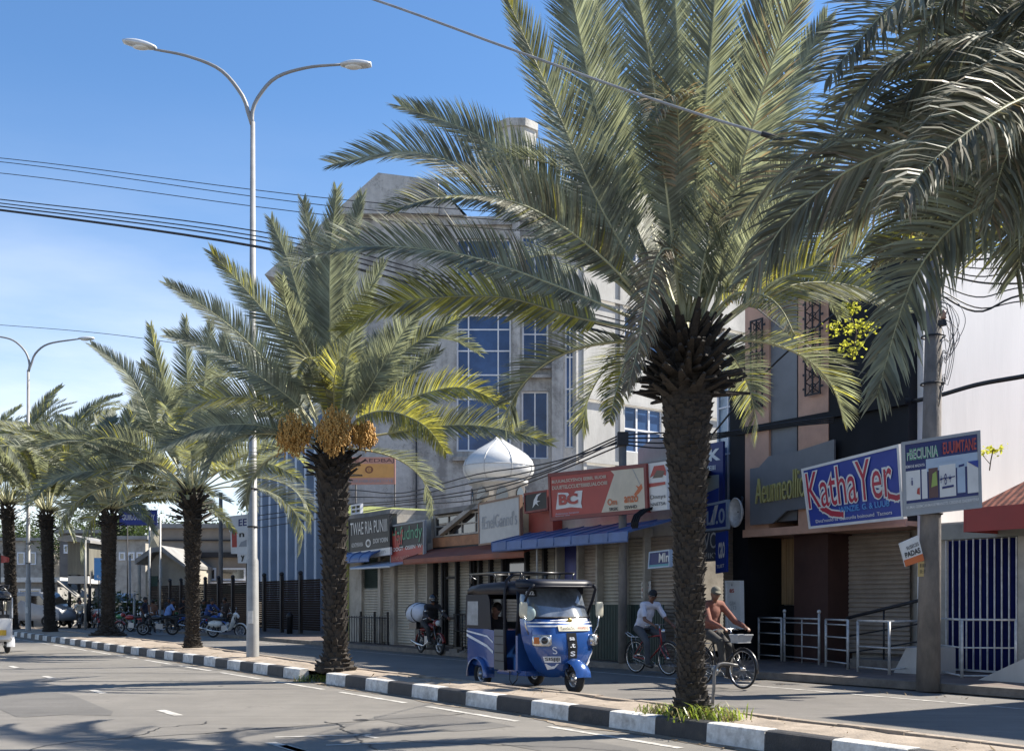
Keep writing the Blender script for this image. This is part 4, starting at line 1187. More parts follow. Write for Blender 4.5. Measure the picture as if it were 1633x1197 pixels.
# the wide red and cream sign
sign('signboard', 'wide red and cream signboard with a white open-book emblem above the blue awning', [(875, 756), (1030, 740), (1033, 815), (878, 829)], 7.35, S_red,
     [('BUUUALSCYSNO) EEBEL IIUOIII', .04, .62, .77, .86, S_cream, .02), ('DUUETELCCUETEIIIIEUALOOIII', .04, .63, .65, .73, S_cream, .02),
      ('Om', .625, .72, .2, .34, S_org2, .02), ('anzo', .79, .92, .22, .36, S_org2, .02), ('SRSK', .64, .73, .08, .15, S_black, .02), ('SSVHD', .79, .91, .09, .16, S_black, .02),
      ('BC', .11, .32, .3, .54, S_red, .05), ('Ansiencosno bsmannot', .07, .33, .1, .14, S_pale), ('Kunmao soao', .07, .23, .06, .085, S_pale)],
     frame=S_dkr, fw=.035, polys=[([(.55, .02), (.64, .52), (.7, .85), (.65, .98), (.98, .98), (.98, .02)], S_cream), ([(.07, .22), (.1, .58), (.21, .56), (.24, .47), (.3, .58), (.37, .58), (.35, .3), (.36, .2), (.24, .24)], S_white),
            ([(.88, .38), (.92, .5), (.9, .58), (.93, .54), (.955, .6), (.965, .5), (.93, .4), (.9, .35)], S_org2)],
     lines=[([(.87, .98), (.94, .6)], .02, S_grey)])
sign('signboard', 'white board with a red roof emblem right of the wide red and cream sign', [(1033, 739), (1062, 735), (1064, 812), (1036, 815)], 7.4, S_white,
     [('Dnnys', .1, .95, .22, .33, S_black, .0), ('NNETSA', .1, .95, .1, .17, S_black, .01)], polys=[([(.1, .7), (.35, .93), (.9, .93), (1, .8), (1, .7), (.6, .78)], S_red), ([(.05, .5), (.95, .52), (.95, .58), (.05, .58)], S_red), ([(.25, .68), (.8, .68), (.95, .8), (.5, .84)], paint('sign_olive', (.14, .1, .07)))])
# white framed board, dark face board, red/black board, black board
sign('signboard', 'pale grey board with faint handwritten lettering in a thin brown frame', [(763, 803), (829, 789), (830, 861), (764, 869)], 7.75, paint('sign_offwhite', (.5, .5, .48)),
     [("fEnelGannd's", .08, .93, .36, .68, S_grey, .0)], frame=paint('frame_brown', (.25, .15, .1)))
sign('signboard', 'small black board with a white swirl above the red panels', [(836, 787), (873, 781), (874, 812), (837, 818)], 7.7, S_black, polys=[([(.35, .2), (.42, .6), (.55, .85), (.75, .9), (.6, .75), (.55, .55), (.7, .5), (.55, .45), (.62, .25), (.5, .4)], S_white)], frame=S_dkr)
sign('signboard', 'red and black board with drawn-out green and red letters', [(623, 838), (676, 829), (676, 892), (623, 900)], 7.7, S_black,
     [('Hafudndy', .04, .96, .47, .93, S_green, .0), ('Haf', .04, .4, .47, .86, S_red, .02), ('OOGT  OSIIIN  W', .08, .95, .32, .42, S_white, .02), ('SUNO NANSA', .06, .6, .08, .18, S_pink)], frame=S_grey,
     panels=[(.01, .99, .01, .38, S_red)], polys=[([(.01, .38), (.3, .38), (.16, .75), (.01, .85)], S_red), ([(.5, .05), (.97, .05), (.97, .2)], S_org2)])
sign('signboard', 'black signboard with condensed white capitals over the blue sheet awning', [(556, 828), (621, 820), (622, 872), (557, 881)], 7.6, S_black,
     [('TWAE RIA PUNIII', .05, .95, .5, .88, S_white, .0), ('ADNTMNNNN', .07, .36, .14, .27, S_white, .0), ('DOII YOIIIN', .62, .96, .18, .32, S_white, .01), ('e', .455, .53, .14, .28, S_black, .03)],
     frame=S_black, polys=[([(.49 + .065 * math.cos(a), .21 + .125 * math.sin(a)) for a in [k * .4 for k in range(16)]], S_white)])
sign('signboard', 'white strip sign under the black signboard', [(557, 881), (622, 872), (622, 884), (558, 893)], 7.55, S_white, [('nnm  ..  mn   m', .1, .9, .3, .7, S_grey)], cat='sign')
sign('signboard', 'orange and pink board with a ringed emblem beside the date palm crown', [(553, 729), (630, 729), (630, 771), (551, 772)], (44, 44), S_pink,
     [('SE AEDBAJ', .08, .98, .78, .95, S_mar, .0), ('BESSRSHBRGNSRETIXYE', .04, .96, .06, .17, S_grey, .0), ('@', .42, .52, .45, .63, S_orange, .03)],
     frame=S_pink, panels=[(.03, .985, .24, .76, S_orange)], polys=[([(.47 + .085 * math.cos(a), .54 + .14 * math.sin(a)) for a in [k * .4 for k in range(16)]], paint('sign_brown', (.25, .08, .03)))], posts=[(.2, 0, 2.6), (.99, 0, 2.6)])
# blue boards on the dark glass building
sign('signboard', 'tall blue board with bold white letters ending in K beside the black column', [(1092, 714), (1153, 703), (1153, 808), (1092, 812)], 10.7, S_navy,
     [('MiK', .25, .95, .72, .9, S_white, .05), ('MVEIII', .45, .82, .58, .65, S_white, .02)], panels=[(.05, .9, .05, .5, paint('sign_photo', (.3, .34, .33)))], polys=[([(.05, .05), (.9, .05), (.9, .3), (.5, .22), (.05, .32)], S_blue)])
sign('signboard', 'blue board with white lettering just below the tall K board', [(1092, 812), (1160, 797), (1160, 842), (1092, 850)], 10.66, S_blue, [('NLI.0', .3, .95, .2, .75, S_pale, .02)], polys=[([(.6, .2), (.7, .2), (.8, .9), (.72, .9)], S_white)], frame=S_pale)
sign('signboard', 'grey board with tall white letters, lowest full board of the blue stack', [(1092, 850), (1158, 844), (1158, 893), (1092, 897)], 10.66, paint('sign_slate', (.1, .11, .14)), [('SNVO', .2, .8, .42, .95, S_white, .0), ('IIUIIIKY  0', .3, 1, .1, .28, S_white, .01)])
sign('signboard', 'narrow blue pennant board hanging at the bottom of the blue stack', [(1141, 850), (1158, 846), (1158, 911), (1141, 914)], 10.55, S_blue, [('cao', .3, .9, .35, .75, S_white, .02), ('TLEET', .15, .85, .12, .2, S_white, .02)])
sign('signboard', 'small arch topped blue and teal sign behind the near palm trunk', [(1036, 880), (1068, 876), (1068, 903), (1034, 906)], 7.5, S_navy, [('Mln', .5, .98, .3, .85, S_white, .02)], panels=[(0, 1, 0, .2, paint('sign_teal', (.08, .3, .36)))], frame=S_pale, fw=.012)
sign('notice_board', 'white standing notice board with sparse printed marks behind the rust shirted cyclist', [(1157, 926), (1180, 926), (1181, 1002), (1158, 1004)], 9.9, S_white, [('85', .3, .62, .76, .84, S_red, .02), ('GB4', .3, .7, .5, .58, S_grey), ('LE3', .4, .75, .4, .48, S_grey), ('i', .45, .5, .9, .95, S_black)], frame=S_white, th=.1, cat='notice')
sign('notice_board', 'small black and white poster on the grey shutter above the first cyclist', [(1023, 928), (1037, 926), (1037, 952), (1023, 953)], 8.25, S_white, [('EGA', .1, .9, .7, .92, S_black), ('F T', .1, .9, .4, .62, S_red), ('POIS', .1, .9, .1, .3, S_black)], th=.02, cat='notice')
# ================================================================ unfinished concrete building behind the shops (faces the camera, 48 m away)
YB = 48.0
def bx_(px, Y=YB): return (px - CX) / FPX * Y
def bz_(py, Y=YB): return CAM_H + (HY - py) / FPX * Y
def concmat():
    m, N, L, B_ = newmat('weathered_concrete')
    tc = N.new('ShaderNodeTexCoord')
    def nz(s, d, st=None, r=.65):
        n = N.new('ShaderNodeTexNoise'); n.inputs['Scale'].default_value = s; n.inputs['Detail'].default_value = d; n.inputs['Roughness'].default_value = r
        if st:
            mp = N.new('ShaderNodeMapping'); mp.inputs['Scale'].default_value = st; L.new(tc.outputs['Object'], mp.inputs[0]); L.new(mp.outputs[0], n.inputs['Vector'])
        else: L.new(tc.outputs['Object'], n.inputs['Vector'])
        return n
    a, b, c = nz(.35, 10), nz(1.0, 6, (1.6, 1.6, .12)), nz(6, 8)
    m1 = N.new('ShaderNodeMath'); m1.operation = 'MULTIPLY_ADD'; m1.inputs[1].default_value = .55; L.new(a.outputs['Fac'], m1.inputs[0])
    m2 = N.new('ShaderNodeMath'); m2.operation = 'MULTIPLY_ADD'; m2.inputs[1].default_value = .3; L.new(b.outputs['Fac'], m2.inputs[0])
    m3 = N.new('ShaderNodeMath'); m3.operation = 'MULTIPLY'; m3.inputs[1].default_value = .15; L.new(c.outputs['Fac'], m3.inputs[0])
    L.new(m3.outputs[0], m2.inputs[2]); L.new(m2.outputs[0], m1.inputs[2])
    rp = N.new('ShaderNodeValToRGB'); e = rp.color_ramp.elements
    e[0].position = .43; e[0].color = (.24, .23, .215, 1); e[1].position = .57; e[1].color = (.52, .505, .475, 1)
    x = rp.color_ramp.elements.new(.5); x.color = (.41, .4, .375, 1)
    L.new(m1.outputs[0], rp.inputs[0])
    vo = N.new('ShaderNodeTexVoronoi'); vo.feature = 'DISTANCE_TO_EDGE'; vo.inputs['Scale'].default_value = .5
    wv = N.new('ShaderNodeVectorMath'); wv.operation = 'ADD'; sc = N.new('ShaderNodeVectorMath'); sc.operation = 'SCALE'; sc.inputs['Scale'].default_value = .8
    L.new(c.outputs['Color'], sc.inputs[0]); L.new(tc.outputs['Object'], wv.inputs[0]); L.new(sc.outputs[0], wv.inputs[1]); L.new(wv.outputs[0], vo.inputs['Vector'])
    cr = N.new('ShaderNodeMapRange'); cr.inputs[1].default_value = 0; cr.inputs[2].default_value = .015; cr.inputs[3].default_value = .5; cr.inputs[4].default_value = 0; L.new(vo.outputs['Distance'], cr.inputs[0])
    mk = N.new('ShaderNodeMixRGB'); mk.inputs[2].default_value = (.08, .078, .07, 1); L.new(cr.outputs[0], mk.inputs[0]); L.new(rp.outputs[0], mk.inputs[1])
    L.new(mk.outputs[0], B_.inputs['Base Color']); B_.inputs['Roughness'].default_value = .9
    bp = N.new('ShaderNodeBump'); bp.inputs['Strength'].default_value = .4; bp.inputs['Distance'].default_value = .05; L.new(c.outputs['Fac'], bp.inputs['Height']); L.new(bp.outputs[0], B_.inputs['Normal'])
    return m
M_wc = concmat()
C = thing('concrete_building', 'tall unfinished grey concrete building with blue glass windows behind the shops', 'building', (0, YB, 0))
def cput(mb, name, m, parent=None):
    return mb.build(name, m, parent or C, (0, YB, 0) if parent is None else (0, YB, 0))
def hole_wall(mb, x0, x1, z0, z1, holes, y0, y1, mat=0):
    "wall with openings: vertical strips between sorted holes (x0, x1, z0, z1)"
    xs = sorted({x0, x1, *[h[0] for h in holes], *[h[1] for h in holes]})
    for a, b in zip(xs, xs[1:]):
        hs = sorted([h for h in holes if h[0] <= a + 1e-6 and h[1] >= b - 1e-6], key=lambda h: h[2])
        z = z0
        for h in hs:
            if h[2] > z: mb.box(a, b, y0, y1, z, h[2], mat)
            z = h[3]
        if z < z1: mb.box(a, b, y0, y1, z, z1, mat)
holesL = [(bx_(728), bx_(815), bz_(719), bz_(500)), (bx_(728), bx_(815), bz_(440), bz_(380))]
holesR = [(bx_(832), bx_(875), bz_(729), bz_(620)), (bx_(833), bx_(875), bz_(571), bz_(500)), (bx_(902), bx_(918), bz_(711), bz_(500)), (bx_(832), bx_(875), bz_(440), bz_(370))]
mb = MB(); hole_wall(mb, bx_(545), bx_(822), 0, bz_(345), holesL, YB, YB + .5)
hole_wall(mb, bx_(822), bx_(920), 0, bz_(335), holesR, YB + .45, YB + .95)
mb.box(bx_(822) - .02, bx_(822) + .01, YB + .5, YB + .95, 0, bz_(345))
mb.box(bx_(545), bx_(545) + .4, YB + .5, YB + 13, 0, bz_(350)); mb.box(bx_(545) + .4, bx_(920), YB + 12.5, YB + 13, 0, bz_(350))
cput(mb, 'wall', M_wc)
# front pier and ledges
mb = MB(); mb.box(bx_(817), bx_(829), YB - .25, YB + .447, 0, bz_(340)); mb.box(bx_(880), bx_(898), YB + .1, YB + .447, 0, bz_(340)); cput(mb, 'pier', M_wc)
mb = MB()
for py in (600, 585, 470): mb.box(bx_(829) + .01, bx_(880) - .01, YB + .2, YB + .447, bz_(py), bz_(py) + .12)
for py in (735, 480, 360): mb.box(bx_(722), bx_(816), YB - .18, YB - .003, bz_(py), bz_(py) + .18)
cput(mb, 'ledge', M_wc)
# sloping roof masses
mb = MB()
mb.prism([(bx_(425), bz_(442)), (bx_(605), bz_(281)), (bx_(700), bz_(293)), (bx_(700), bz_(345)), (bx_(545), bz_(346)), (bx_(545), bz_(440)), (bx_(470), bz_(455))], YB - .4, YB + 9, 0)
mb.prism([(bx_(700) + .02, bz_(345)), (bx_(700) + .02, bz_(300)), (bx_(745), bz_(352)), (bx_(745), bz_(345.5))], YB - .2, YB + 9, 0)
mb.prism([(bx_(845), bz_(335)), (bx_(925), bz_(275)), (bx_(1010), bz_(275)), (bx_(1010), bz_(334.5))], YB + .3, YB + 9, 0)
cput(mb, 'roof', M_wc)
mb = MB(); c = V((bx_(824), YB + 5, 0))
ring = [(1.0 * math.cos(R(22.5 + 45 * k)), 1.0 * math.sin(R(22.5 + 45 * k))) for k in range(8)]
zt_ = CAM_H + (HY - 188) / FPX * (YB + 4)
for k in range(8):
    if k in (2,): continue
    a, b = ring[k], ring[(k + 1) % 8]
mb.loft([[c + V((x, y, z)) for x, y in ring] for z in (bz_(345), zt_ - .35)], 0, False)
mb.loft([[c + V((x * 1.1, y * 1.1, z)) for x, y in ring] for z in (zt_ - .347, zt_)], 0, False)
mb.box(c.x - .05, c.x + .35, YB + 3.75, YB + 4.0, bz_(345), zt_ - .8)
cput(mb, 'lift_tower', M_wc)
# right hand face, turned towards the sun
p0 = V((bx_(920), YB + .45, 0)); dirR = V((.78, .63, 0)).normalized(); nR = V((dirR.y, -dirR.x, 0))
fr = thing
def rface(mb, s0, s1, z0, z1, w0, w1, mat=0):
    v = []
    for z in (z0, z1):
        for w_ in (w0, w1):
            for s_ in (s0, s1): v.append(p0 + dirR * s_ + nR * w_ + V((0, 0, z)))
    mb.add(v, [(0, 2, 3, 1), (4, 5, 7, 6), (0, 1, 5, 4), (2, 6, 7, 3), (0, 4, 6, 2), (1, 3, 7, 5)], mat)
def rs(px):
    k = (px - CX) / FPX
    return (k * p0.y - p0.x) / (dirR.x - k * dirR.y)
def rz(px, py): return CAM_H + (HY - py) / FPX * (p0.y + dirR.y * rs(px))
M_wcl = mat('sunlit_render', (.5, .49, .46), .9, 0, .3, .6, .25, 12, stretch=(1, 1, .35), dirt=.45)  # paler than the front concrete: sunlight on this face is put into the colour
sA, sB = rs(996), rs(1055); zz = [(rz(1020, 722), rz(1020, 650)), (rz(1020, 560), rz(1020, 500)), (rz(1020, 420), rz(1020, 362))]
mb = MB(); top = bz_(277)
rface(mb, 0, sA, 0, top, -.4, 0); rface(mb, sB, sB + 7, 0, top, -.4, 0)
z = 0
for a, b in zz: rface(mb, sA, sB, z, a, -.4, 0); z = b
rface(mb, sA, sB, z, top, -.4, 0)
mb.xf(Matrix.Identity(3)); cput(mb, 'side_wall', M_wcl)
mb = MB()
for s_ in (.35, sA - .35): rface(mb, s_, s_ + .18, 0, top, .003, .09)
for py in (480, 640, 740): rface(mb, 0, sB + 7, rz(960, py), rz(960, py) + .16, .095, .16)
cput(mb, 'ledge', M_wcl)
def rwin(s0, s1, z0, z1, cols, rows):
    mb = MB()
    for q in [s0 + (s1 - s0) * i / cols for i in range(cols + 1)]: rface(mb, q - .05, q + .05, z0, z1, -.15, -.03)
    for q in [z0 + (z1 - z0) * i / rows for i in range(rows + 1)]: rface(mb, s0, s1, q - .045, q + .045, -.14, -.035)
    f = cput(mb, 'window', M_winf)
    mb = MB(); rface(mb, s0, s1, z0, z1, -.12, -.08); cput(mb, 'pane', M_glb, f); 
for a, b in zz: rwin(sA, sB, a, b, 3, 2)
# front windows
def cwin(px0, px1, py0, py1, y, cw, rh, w=.07):
    f = window(C, bx_(px0), bx_(px1), bz_(py1), bz_(py0), y - YB, M_winf, M_glb, w=w, colw=cw, rowh=rh)
cwin(728, 815, 500, 719, YB + .2, [.2, .78], [.17, .38, .56, .74, .9])
cwin(728, 815, 380, 440, YB + .2, [.2, .78], [.5])
cwin(832, 875, 620, 729, YB + .65, [.5], [.26])
cwin(833, 875, 500, 571, YB + .65, [.5], [.62])
cwin(902, 918, 500, 711, YB + .65, [], [.2, .45, .7])
cwin(832, 875, 370, 440, YB + .65, [.5], [.6])
# loose drain pipe and cables on the wall
mb = MB(); mb.cyl((bx_(664), YB - .06, 0), (bx_(664), YB - .06, bz_(610)), .03, None, 6); cput(mb, 'drain_pipe', M_iron)

# ---- white onion dome of a small mosque behind the shops
dc = P(795, 800, 38.0); 
D = thing('mosque_dome', 'white panelled onion dome on a round drum behind the red awning shop', 'dome', (dc.x, dc.y, 4.0))
z0 = bz_(768, 38); zt_ = bz_(694, 38); rD = 57 * 38 / 1800
prof = []
for i in range(19):
    u = i / 18
    prof.append((u,))
pr = [(.74, 0), (.9, .08), (.99, .2), (1, .32), (.95, .44), (.82, .56), (.62, .67), (.42, .76), (.25, .84), (.12, .91), (.05, .96), (.01, 1.0)]
prof = [(r * rD, z0 + (zt_ - z0) * h) for r, h in pr]
mb = MB(); mb.lathe(prof, (dc.x, dc.y, 0), 32, 0)
mb.build('dome', mat('dome_panels', (.66, .66, .64), .42, 0, .12, 2, dirt=.25), D, (dc.x, dc.y, 4.0))
mb = MB()
for k in range(8):
    a = R(22.5 + 45 * k); mb.tube([(dc.x + math.cos(a) * (r + .008), dc.y + math.sin(a) * (r + .008), z) for r, z in prof[:-1]], .014, 4)
mb.tube([(dc.x + math.cos(a) * (rD * 1.003), dc.y + math.sin(a) * (rD * 1.003), prof[3][1]) for a in [R(12 * k) for k in range(30)]], .014, 4, 0, True, False, True)
mb.build('rib', M_rail, D, (dc.x, dc.y, 4.0))
mb = MB(); n = 16
rd = rD * .74; mb.lathe([(rd, 4.0), (rd, z0 - .12), (rd * 1.12, z0 - .1), (rd * 1.12, z0 + .02)], (dc.x, dc.y, 0), 32, 0)
mb.build('drum', M_concl, D, (dc.x, dc.y, 4.0))
for k in range(8):
    a = R(-90 + 8 + 45 * k); o = V((math.cos(a), math.sin(a), 0)); t = V((-o.y, o.x, 0)); c = V((dc.x, dc.y, z0 - .62)) + o * rd * .99
    w_ = .2; h = .32
    pts = [(-w_, -h), (w_, -h), (w_, h * .3)] + [(w_ * math.cos(b), h * .3 + h * .9 * math.sin(b)) for b in [R(30 * j) for j in range(1, 6)]] + [(-w_, h * .3)]
    mb = MB(); v = [c + t * x + V((0, 0, z)) for x, z in pts]; v2 = [p + o * .04 for p in v]; m_ = len(v)
    mb.add(v + v2, [tuple(range(m_)), tuple(range(m_, 2 * m_))] + [(i, (i + 1) % m_, (i + 1) % m_ + m_, i + m_) for i in range(m_)])
    mb.build('arched_window', M_gld, D, (dc.x, dc.y, 4.0))

# ---- blue building with upright fins, brown slat fence
df = 16.0
E = Bld('finned_building', 'blue glass building with tall white upright fins behind the brown fence', FT(398, df), df)
x1 = E.x(562); zt = E.z(480, 640)
mb = MB(); mb.box(0, x1, .8, 9, .0, zt); E.put(mb, 'wall', mat('blue_grey_wall', (.2, .24, .3), .7, 0, .2, 1.2))
mb = MB(); mb.box(.05, x1 - .05, .7, .797, 2.2, zt - .3); E.put(mb, 'glazing', M_glb)
nf = 11
for i in range(nf):
    x = x1 * (i + .5) / nf
    mb = MB(); mb.box(x - .16, x + .16, .0, .697, 1.6, zt - .1); E.put(mb, 'fin', mat('pale_blue_fin', (.42, .5, .6), .5, 0, .15, 1))
mb = MB()
for k in range(6):
    for i in range(nf - 1):
        mb.box(x1 * (i + .5) / nf + .165, x1 * (i + 1.5) / nf - .165, .55, .697, 3.2 + k * 1.5, 3.3 + k * 1.5)
E.put(mb, 'glazing_bar', M_winf)
df = 10.4
M_slat = mat('brown_slats', (.022, .014, .011), .8, 0, .3, 3, spec=.1)
ta, tb = FT(238, df), FT(511, df)
F = thing('slat_fence', 'long dark brown slatted fence along the far footpath', 'fence', RD(ta, df, 0), ROT)
Ln = tb - ta; n = 12
for i in range(n):
    a, b = Ln * i / n, Ln * (i + 1) / n
    mb = MB()
    for k in range(22):
        mb.box(a + .09, b - .09, 0, .03, .3 + k * .1, .3 + k * .1 + .09)
    mb.build('slat_panel', M_slat, F)
    mb = MB(); mb.box(a - .08, a + .08, -.05, .1, .1, 2.7); mb.ell((a, .02, 2.78), .11, 8)
    mb.build('post', M_iron, F)

# ================================================================ street lamps
M_pole = mat('lamp_pole_steel', (.3, .3, .295), .55, .2, .2, 3, dirt=.25)
M_lampg = mat('lamp_head_grey', (.6, .62, .63), .4, .2, .1, 4)
def street_lamp(label, base, hubpx, Y, arms, r0, r1):
    hub = P(*hubpx, Y); root = thing('street_lamp', label, 'street lamp', base, 0, 'double armed street lamps')
    mb = MB(); b = V(base)
    mb.tube([b, b + V((0, 0, .02)), b + V((0, 0, 2.3)), b + V((0, 0, 2.35)), V((b.x, b.y, hub.z))], [r0 * 1.02, r0, r0 * .9, r0 * .72, r1], 14)
    mb.build('pole', M_pole, root, b)
    mb = MB(); mb.obox(b + V((-.02, -r0 * .97, .95)), .12, .03, .3); mb.build('service_hatch', M_rail, root, b)
    mb = MB()
    for k, z in enumerate((3.3, 4.2)): mb.tube([V((b.x, b.y, z)) + V((math.cos(a) * r0 * .76, math.sin(a) * r0 * .76, 0)) for a in [R(30 * j) for j in range(12)]], .02, 5, 0, True, False, True)
    mb.build('strap', M_iron, root, b)
    for pts, (hx0, hx1, hy0, hy1) in arms:
        q, _ = spline([V((b.x, b.y, hub.z - .1))] + [P(x, y, Y) for x, y in pts], 18)
        mb = MB(); mb.tube(q, [r1 * .95 - r1 * .4 * i / 17 for i in range(18)], 8); mb.build('arm', M_pole, root, b)
        a, e = P(hx0, hy0, Y), P(hx1, hy1, Y); dr = (e - a); Lh = dr.length; dr.normalize()
        up = V((0, -.0, 1)); up = (up - dr * up.dot(dr)).normalized(); sd = dr.cross(up)
        mb = MB(); rings = []
        for i in range(9):
            u = i / 8; wd = .17 * math.sin(math.pi * min(1, .12 + u * .8)) ** .5; th = .11 * math.sin(math.pi * min(.98, .1 + u * .85)) ** .6
            rings.append([a + dr * Lh * u + sd * wd * math.cos(c_) + up * (th * math.sin(c_) * (1 if math.sin(c_) > 0 else .55)) for c_ in [2 * math.pi * j / 12 for j in range(12)]])
        mb.loft(rings); h = mb.build('lamp_head', M_lampg, root, b)
        mb = MB(); mb.ell(a.lerp(e, .58) - up * .045, (Lh * .28, .12, .05), 12); mb.build('lens', mat('lamp_lens', (.75, .76, .74), .2, 0, .05), h, b)
b = G(403, 1047, .2); Yl = b.y
street_lamp('tall grey double armed street lamp beside the fruiting palm', b, (399, 195), Yl,
    [([(402, 180), (412, 155), (440, 124), (490, 108), (545, 103)], (592, 543, 104, 104)), ([(396, 180), (386, 152), (352, 112), (300, 90), (246, 79)], (197, 249, 67, 77))], .15, .055)
b = G(45, 1005, .2); Yl = b.y
street_lamp('distant double armed street lamp above the palms at the left', b, (49, 590), Yl,
    [([(50, 580), (57, 563), (78, 548), (127, 540)], (150, 125, 540, 540)), ([(47, 580), (40, 560), (20, 542), (-10, 535)], (-35, -10, 534, 535))], .13, .06)

# ================================================================ utility poles and cables
M_cp = mat('pole_concrete', (.21, .185, .165), .9, 0, .45, 3.0, .5, 25, c2=(.1, .095, .09), stretch=(1, 1, .4), dirt=.6)
def upole(label, base, top_z, r0, r1, arms=(), lean=0):
    root = thing('utility_pole', label, 'utility pole', base, 0)
    b = V(base); t = V((b.x + lean, b.y, top_z))
    mb = MB(); mb.tube([b, b.lerp(t, .4), t], [r0, r0 * .6 + r1 * .4, r1], 14); mb.build('pole', M_cp, root, b)
    for (z, ln, ang) in arms:
        c = b.lerp(t, (z - b.z) / (top_z - b.z))
        mb = MB(); d_ = V((math.cos(ang), math.sin(ang), 0))
        mb.obox(c, ln, .09, .1, ang); mb.build('crossarm', M_iron, root, b)
        for s in (-.9, -.4, .4, .9):
            q = c + d_ * ln / 2 * s; mb = MB(); mb.lathe([(.02, .05), (.05, .08), (.035, .12), (.055, .15), (.03, .2), (.01, .21)], q, 8); mb.build('insulator', mat('porcelain', (.35, .2, .14), .25), root, b)
    return root, t
b = G(1480, 1101, 0)
rp_, tp = upole('tall weathered concrete utility pole carrying a billboard at the kerb', b, CAM_H + (HY - 330) / FPX * b.y, .2, .115, [(7.6, .5, ROT), (6.2, .45, ROT)], .12)
mb = MB()
for z in (3.0, 4.1, 5.2, 6.0):
    c = b.lerp(tp, z / tp.z); mb.tube([c + V((math.cos(a) * .19, math.sin(a) * .19, 0)) for a in [R(30 * j) for j in range(12)]], .018, 5, 0, True, False, True)
mb.build('steel_band', M_iron, rp_, b)
b2 = G(993, 1056, .14)
_, tp2 = upole('short dark utility pole standing before the blue awning', b2, CAM_H + (HY - 690) / FPX * b2.y, .105, .085, [], 0)
mb = MB(); mb.obox(tp2 - V((0, .02, .14)), .24, .2, .3); mb.build('cable_box', M_iron, _, b2)
b3 = P(352, 1000, 62); b3.z = .14
_, tp3 = upole('far slim dark pole above the brown fence', b3, CAM_H + (HY - 785) / FPX * 62, .13, .1)
M_cab = mat('cable_black', (.012, .012, .013), .5); M_cabg = mat('cable_grey', (.1, .1, .1), .5)
def cable(label, pts, r, group='overhead cables', sag=0.0, m=None, n=26):
    q, _ = spline([V(p) for p in pts], n)
    if sag:
        q = [p - V((0, 0, sag * 4 * (i / (n - 1)) * (1 - i / (n - 1)))) for i, p in enumerate(q)]
    mb = MB(); mb.tube(q, r, 5)
    return solo(mb, 'overhead_cable', m or M_cab, label, 'cable', group)
lbl = 'black cable of the bundle crossing the sky at the left'
for (y0, y1, y2, r) in ((318, 372, 455, .014), (324, 380, 462, .014), (329, 387, 470, .017), (335, 397, 480, .03)):
    cable(lbl, [P(-400, y0 - 45, 30), P(0, y0, 28), P(430, y1, 25), P(760, y2, 24), P(1150, y2 + 95, 24)], r, 'cables of the lower bundle')
lb2 = 'thin cable high above the bundle crossing the sky at the left'
for (y0, y1) in ((252, 318), (258, 330), (276, 345)):
    cable(lb2, [P(-400, y0 - 30, 34), P(0, y0, 32), P(540, y1, 29), P(1100, y1 + 40, 27)], .011, 'thin upper cables')
cable('thin lone wire over the far lamp at the left', [P(-300, 500, 60), P(0, 518, 56), P(240, 541, 50), P(560, 600, 42)], .014)
cable('pale taut cable passing in front of the tallest palm crown', [P(300, -95, 12.5), P(597, 0, 11.6), P(810, 77, 11.0), P(1045, 160, 10.4), P(1265, 228, 9.9), P(1500, 290, 9.4), P(1800, 360, 9)], .013, m=mat('cable_pale', (.3, .3, .3), .35, .3))
cable('short dark coupling sleeve on the pale taut cable', [P(1215, 213.5, 9.98), P(1265, 229, 9.88)], .026)
for k, (a, c) in enumerate(((704, 0), (712, 6), (716, 9), (700, -6), (722, 14))):
    cable('black cable sagging from the short pole across the dome', [tp2 - V((0, 0, .02 + .06 * k)), P(870, 745 + c, 29), P(760, 768 + c * 2, 32), P(640, 792 + c, 37), P(545, 793 + c * 2, 41), P(400, 808 + c * 2.5, 48)], .019, 'cables sagging left from the short pole')
for k in range(4):
    cable('dark cable running right from the short pole behind the palm trunk', [tp2 - V((0, 0, .05 + .07 * k)), P(1060, 690 + 8 * k, 25.5), P(1131, 692 + 3 * k, 25.6), P(1240, 676 + 2 * k, 24.6), P(1330, 664 + 3 * k, 23.4)], .018, 'cables running right from the short pole')
cable('single black cable slanting up in front of the tan building', [P(1120, 712, 24.5), P(1215, 600, 23.5), P(1305, 520, 22), P(1415, 445, 20.5), tp - V((0, 0, .9))], .022)
cable('thin grey wire slanting down from the palm to the tan building', [P(1180, 470, 14), P(1270, 540, 19), P(1350, 585, 22), P(1400, 600, 23.5)], .01, m=M_cabg)
for k, (y0, y1) in enumerate(((400, 395), (410, 404), (424, 425), (437, 432), (446, 452), (470, 458), (487, 480), (493, 470))):
    cable('thin cable strung from the concrete pole to the right edge', [tp - V((0, 0, .75 + .085 * k + (.1 if k > 4 else 0))), P(1560, y0 + 4, 19.0), P(1633, y1, 18.7), P(1800, y1 - 6, 18)], .012 + .006 * (k % 3 == 1), 'cables strung from the concrete pole')
cable('thick black cable bundle slung right from the tan building', [P(1456, 640, 22.9), P(1500, 630, 21.5), P(1560, 613, 20.5), P(1633, 600, 19.7), P(1750, 580, 19)], .045)
rnd = random.Random(31)
for k in range(12):
    c = b.lerp(tp, .66 + .05 * rnd.random()) ; c = P(1497, 470 + rnd.uniform(0, 50), b.y - .15)
    ww, hh = rnd.uniform(.1, .45), rnd.uniform(.5, 1.3)
    cable('loose grey cable loop hanging off the concrete pole', [c, c + V((ww * .7, 0, -.1)), c + V((ww, -.05, -hh * .55)), c + V((ww * .6, 0, -hh)), c + V((.08, 0, -hh * .9)), c + V((0, 0, -hh * 1.25))], .006, 'loose cable loops on the concrete pole', m=M_cabg)

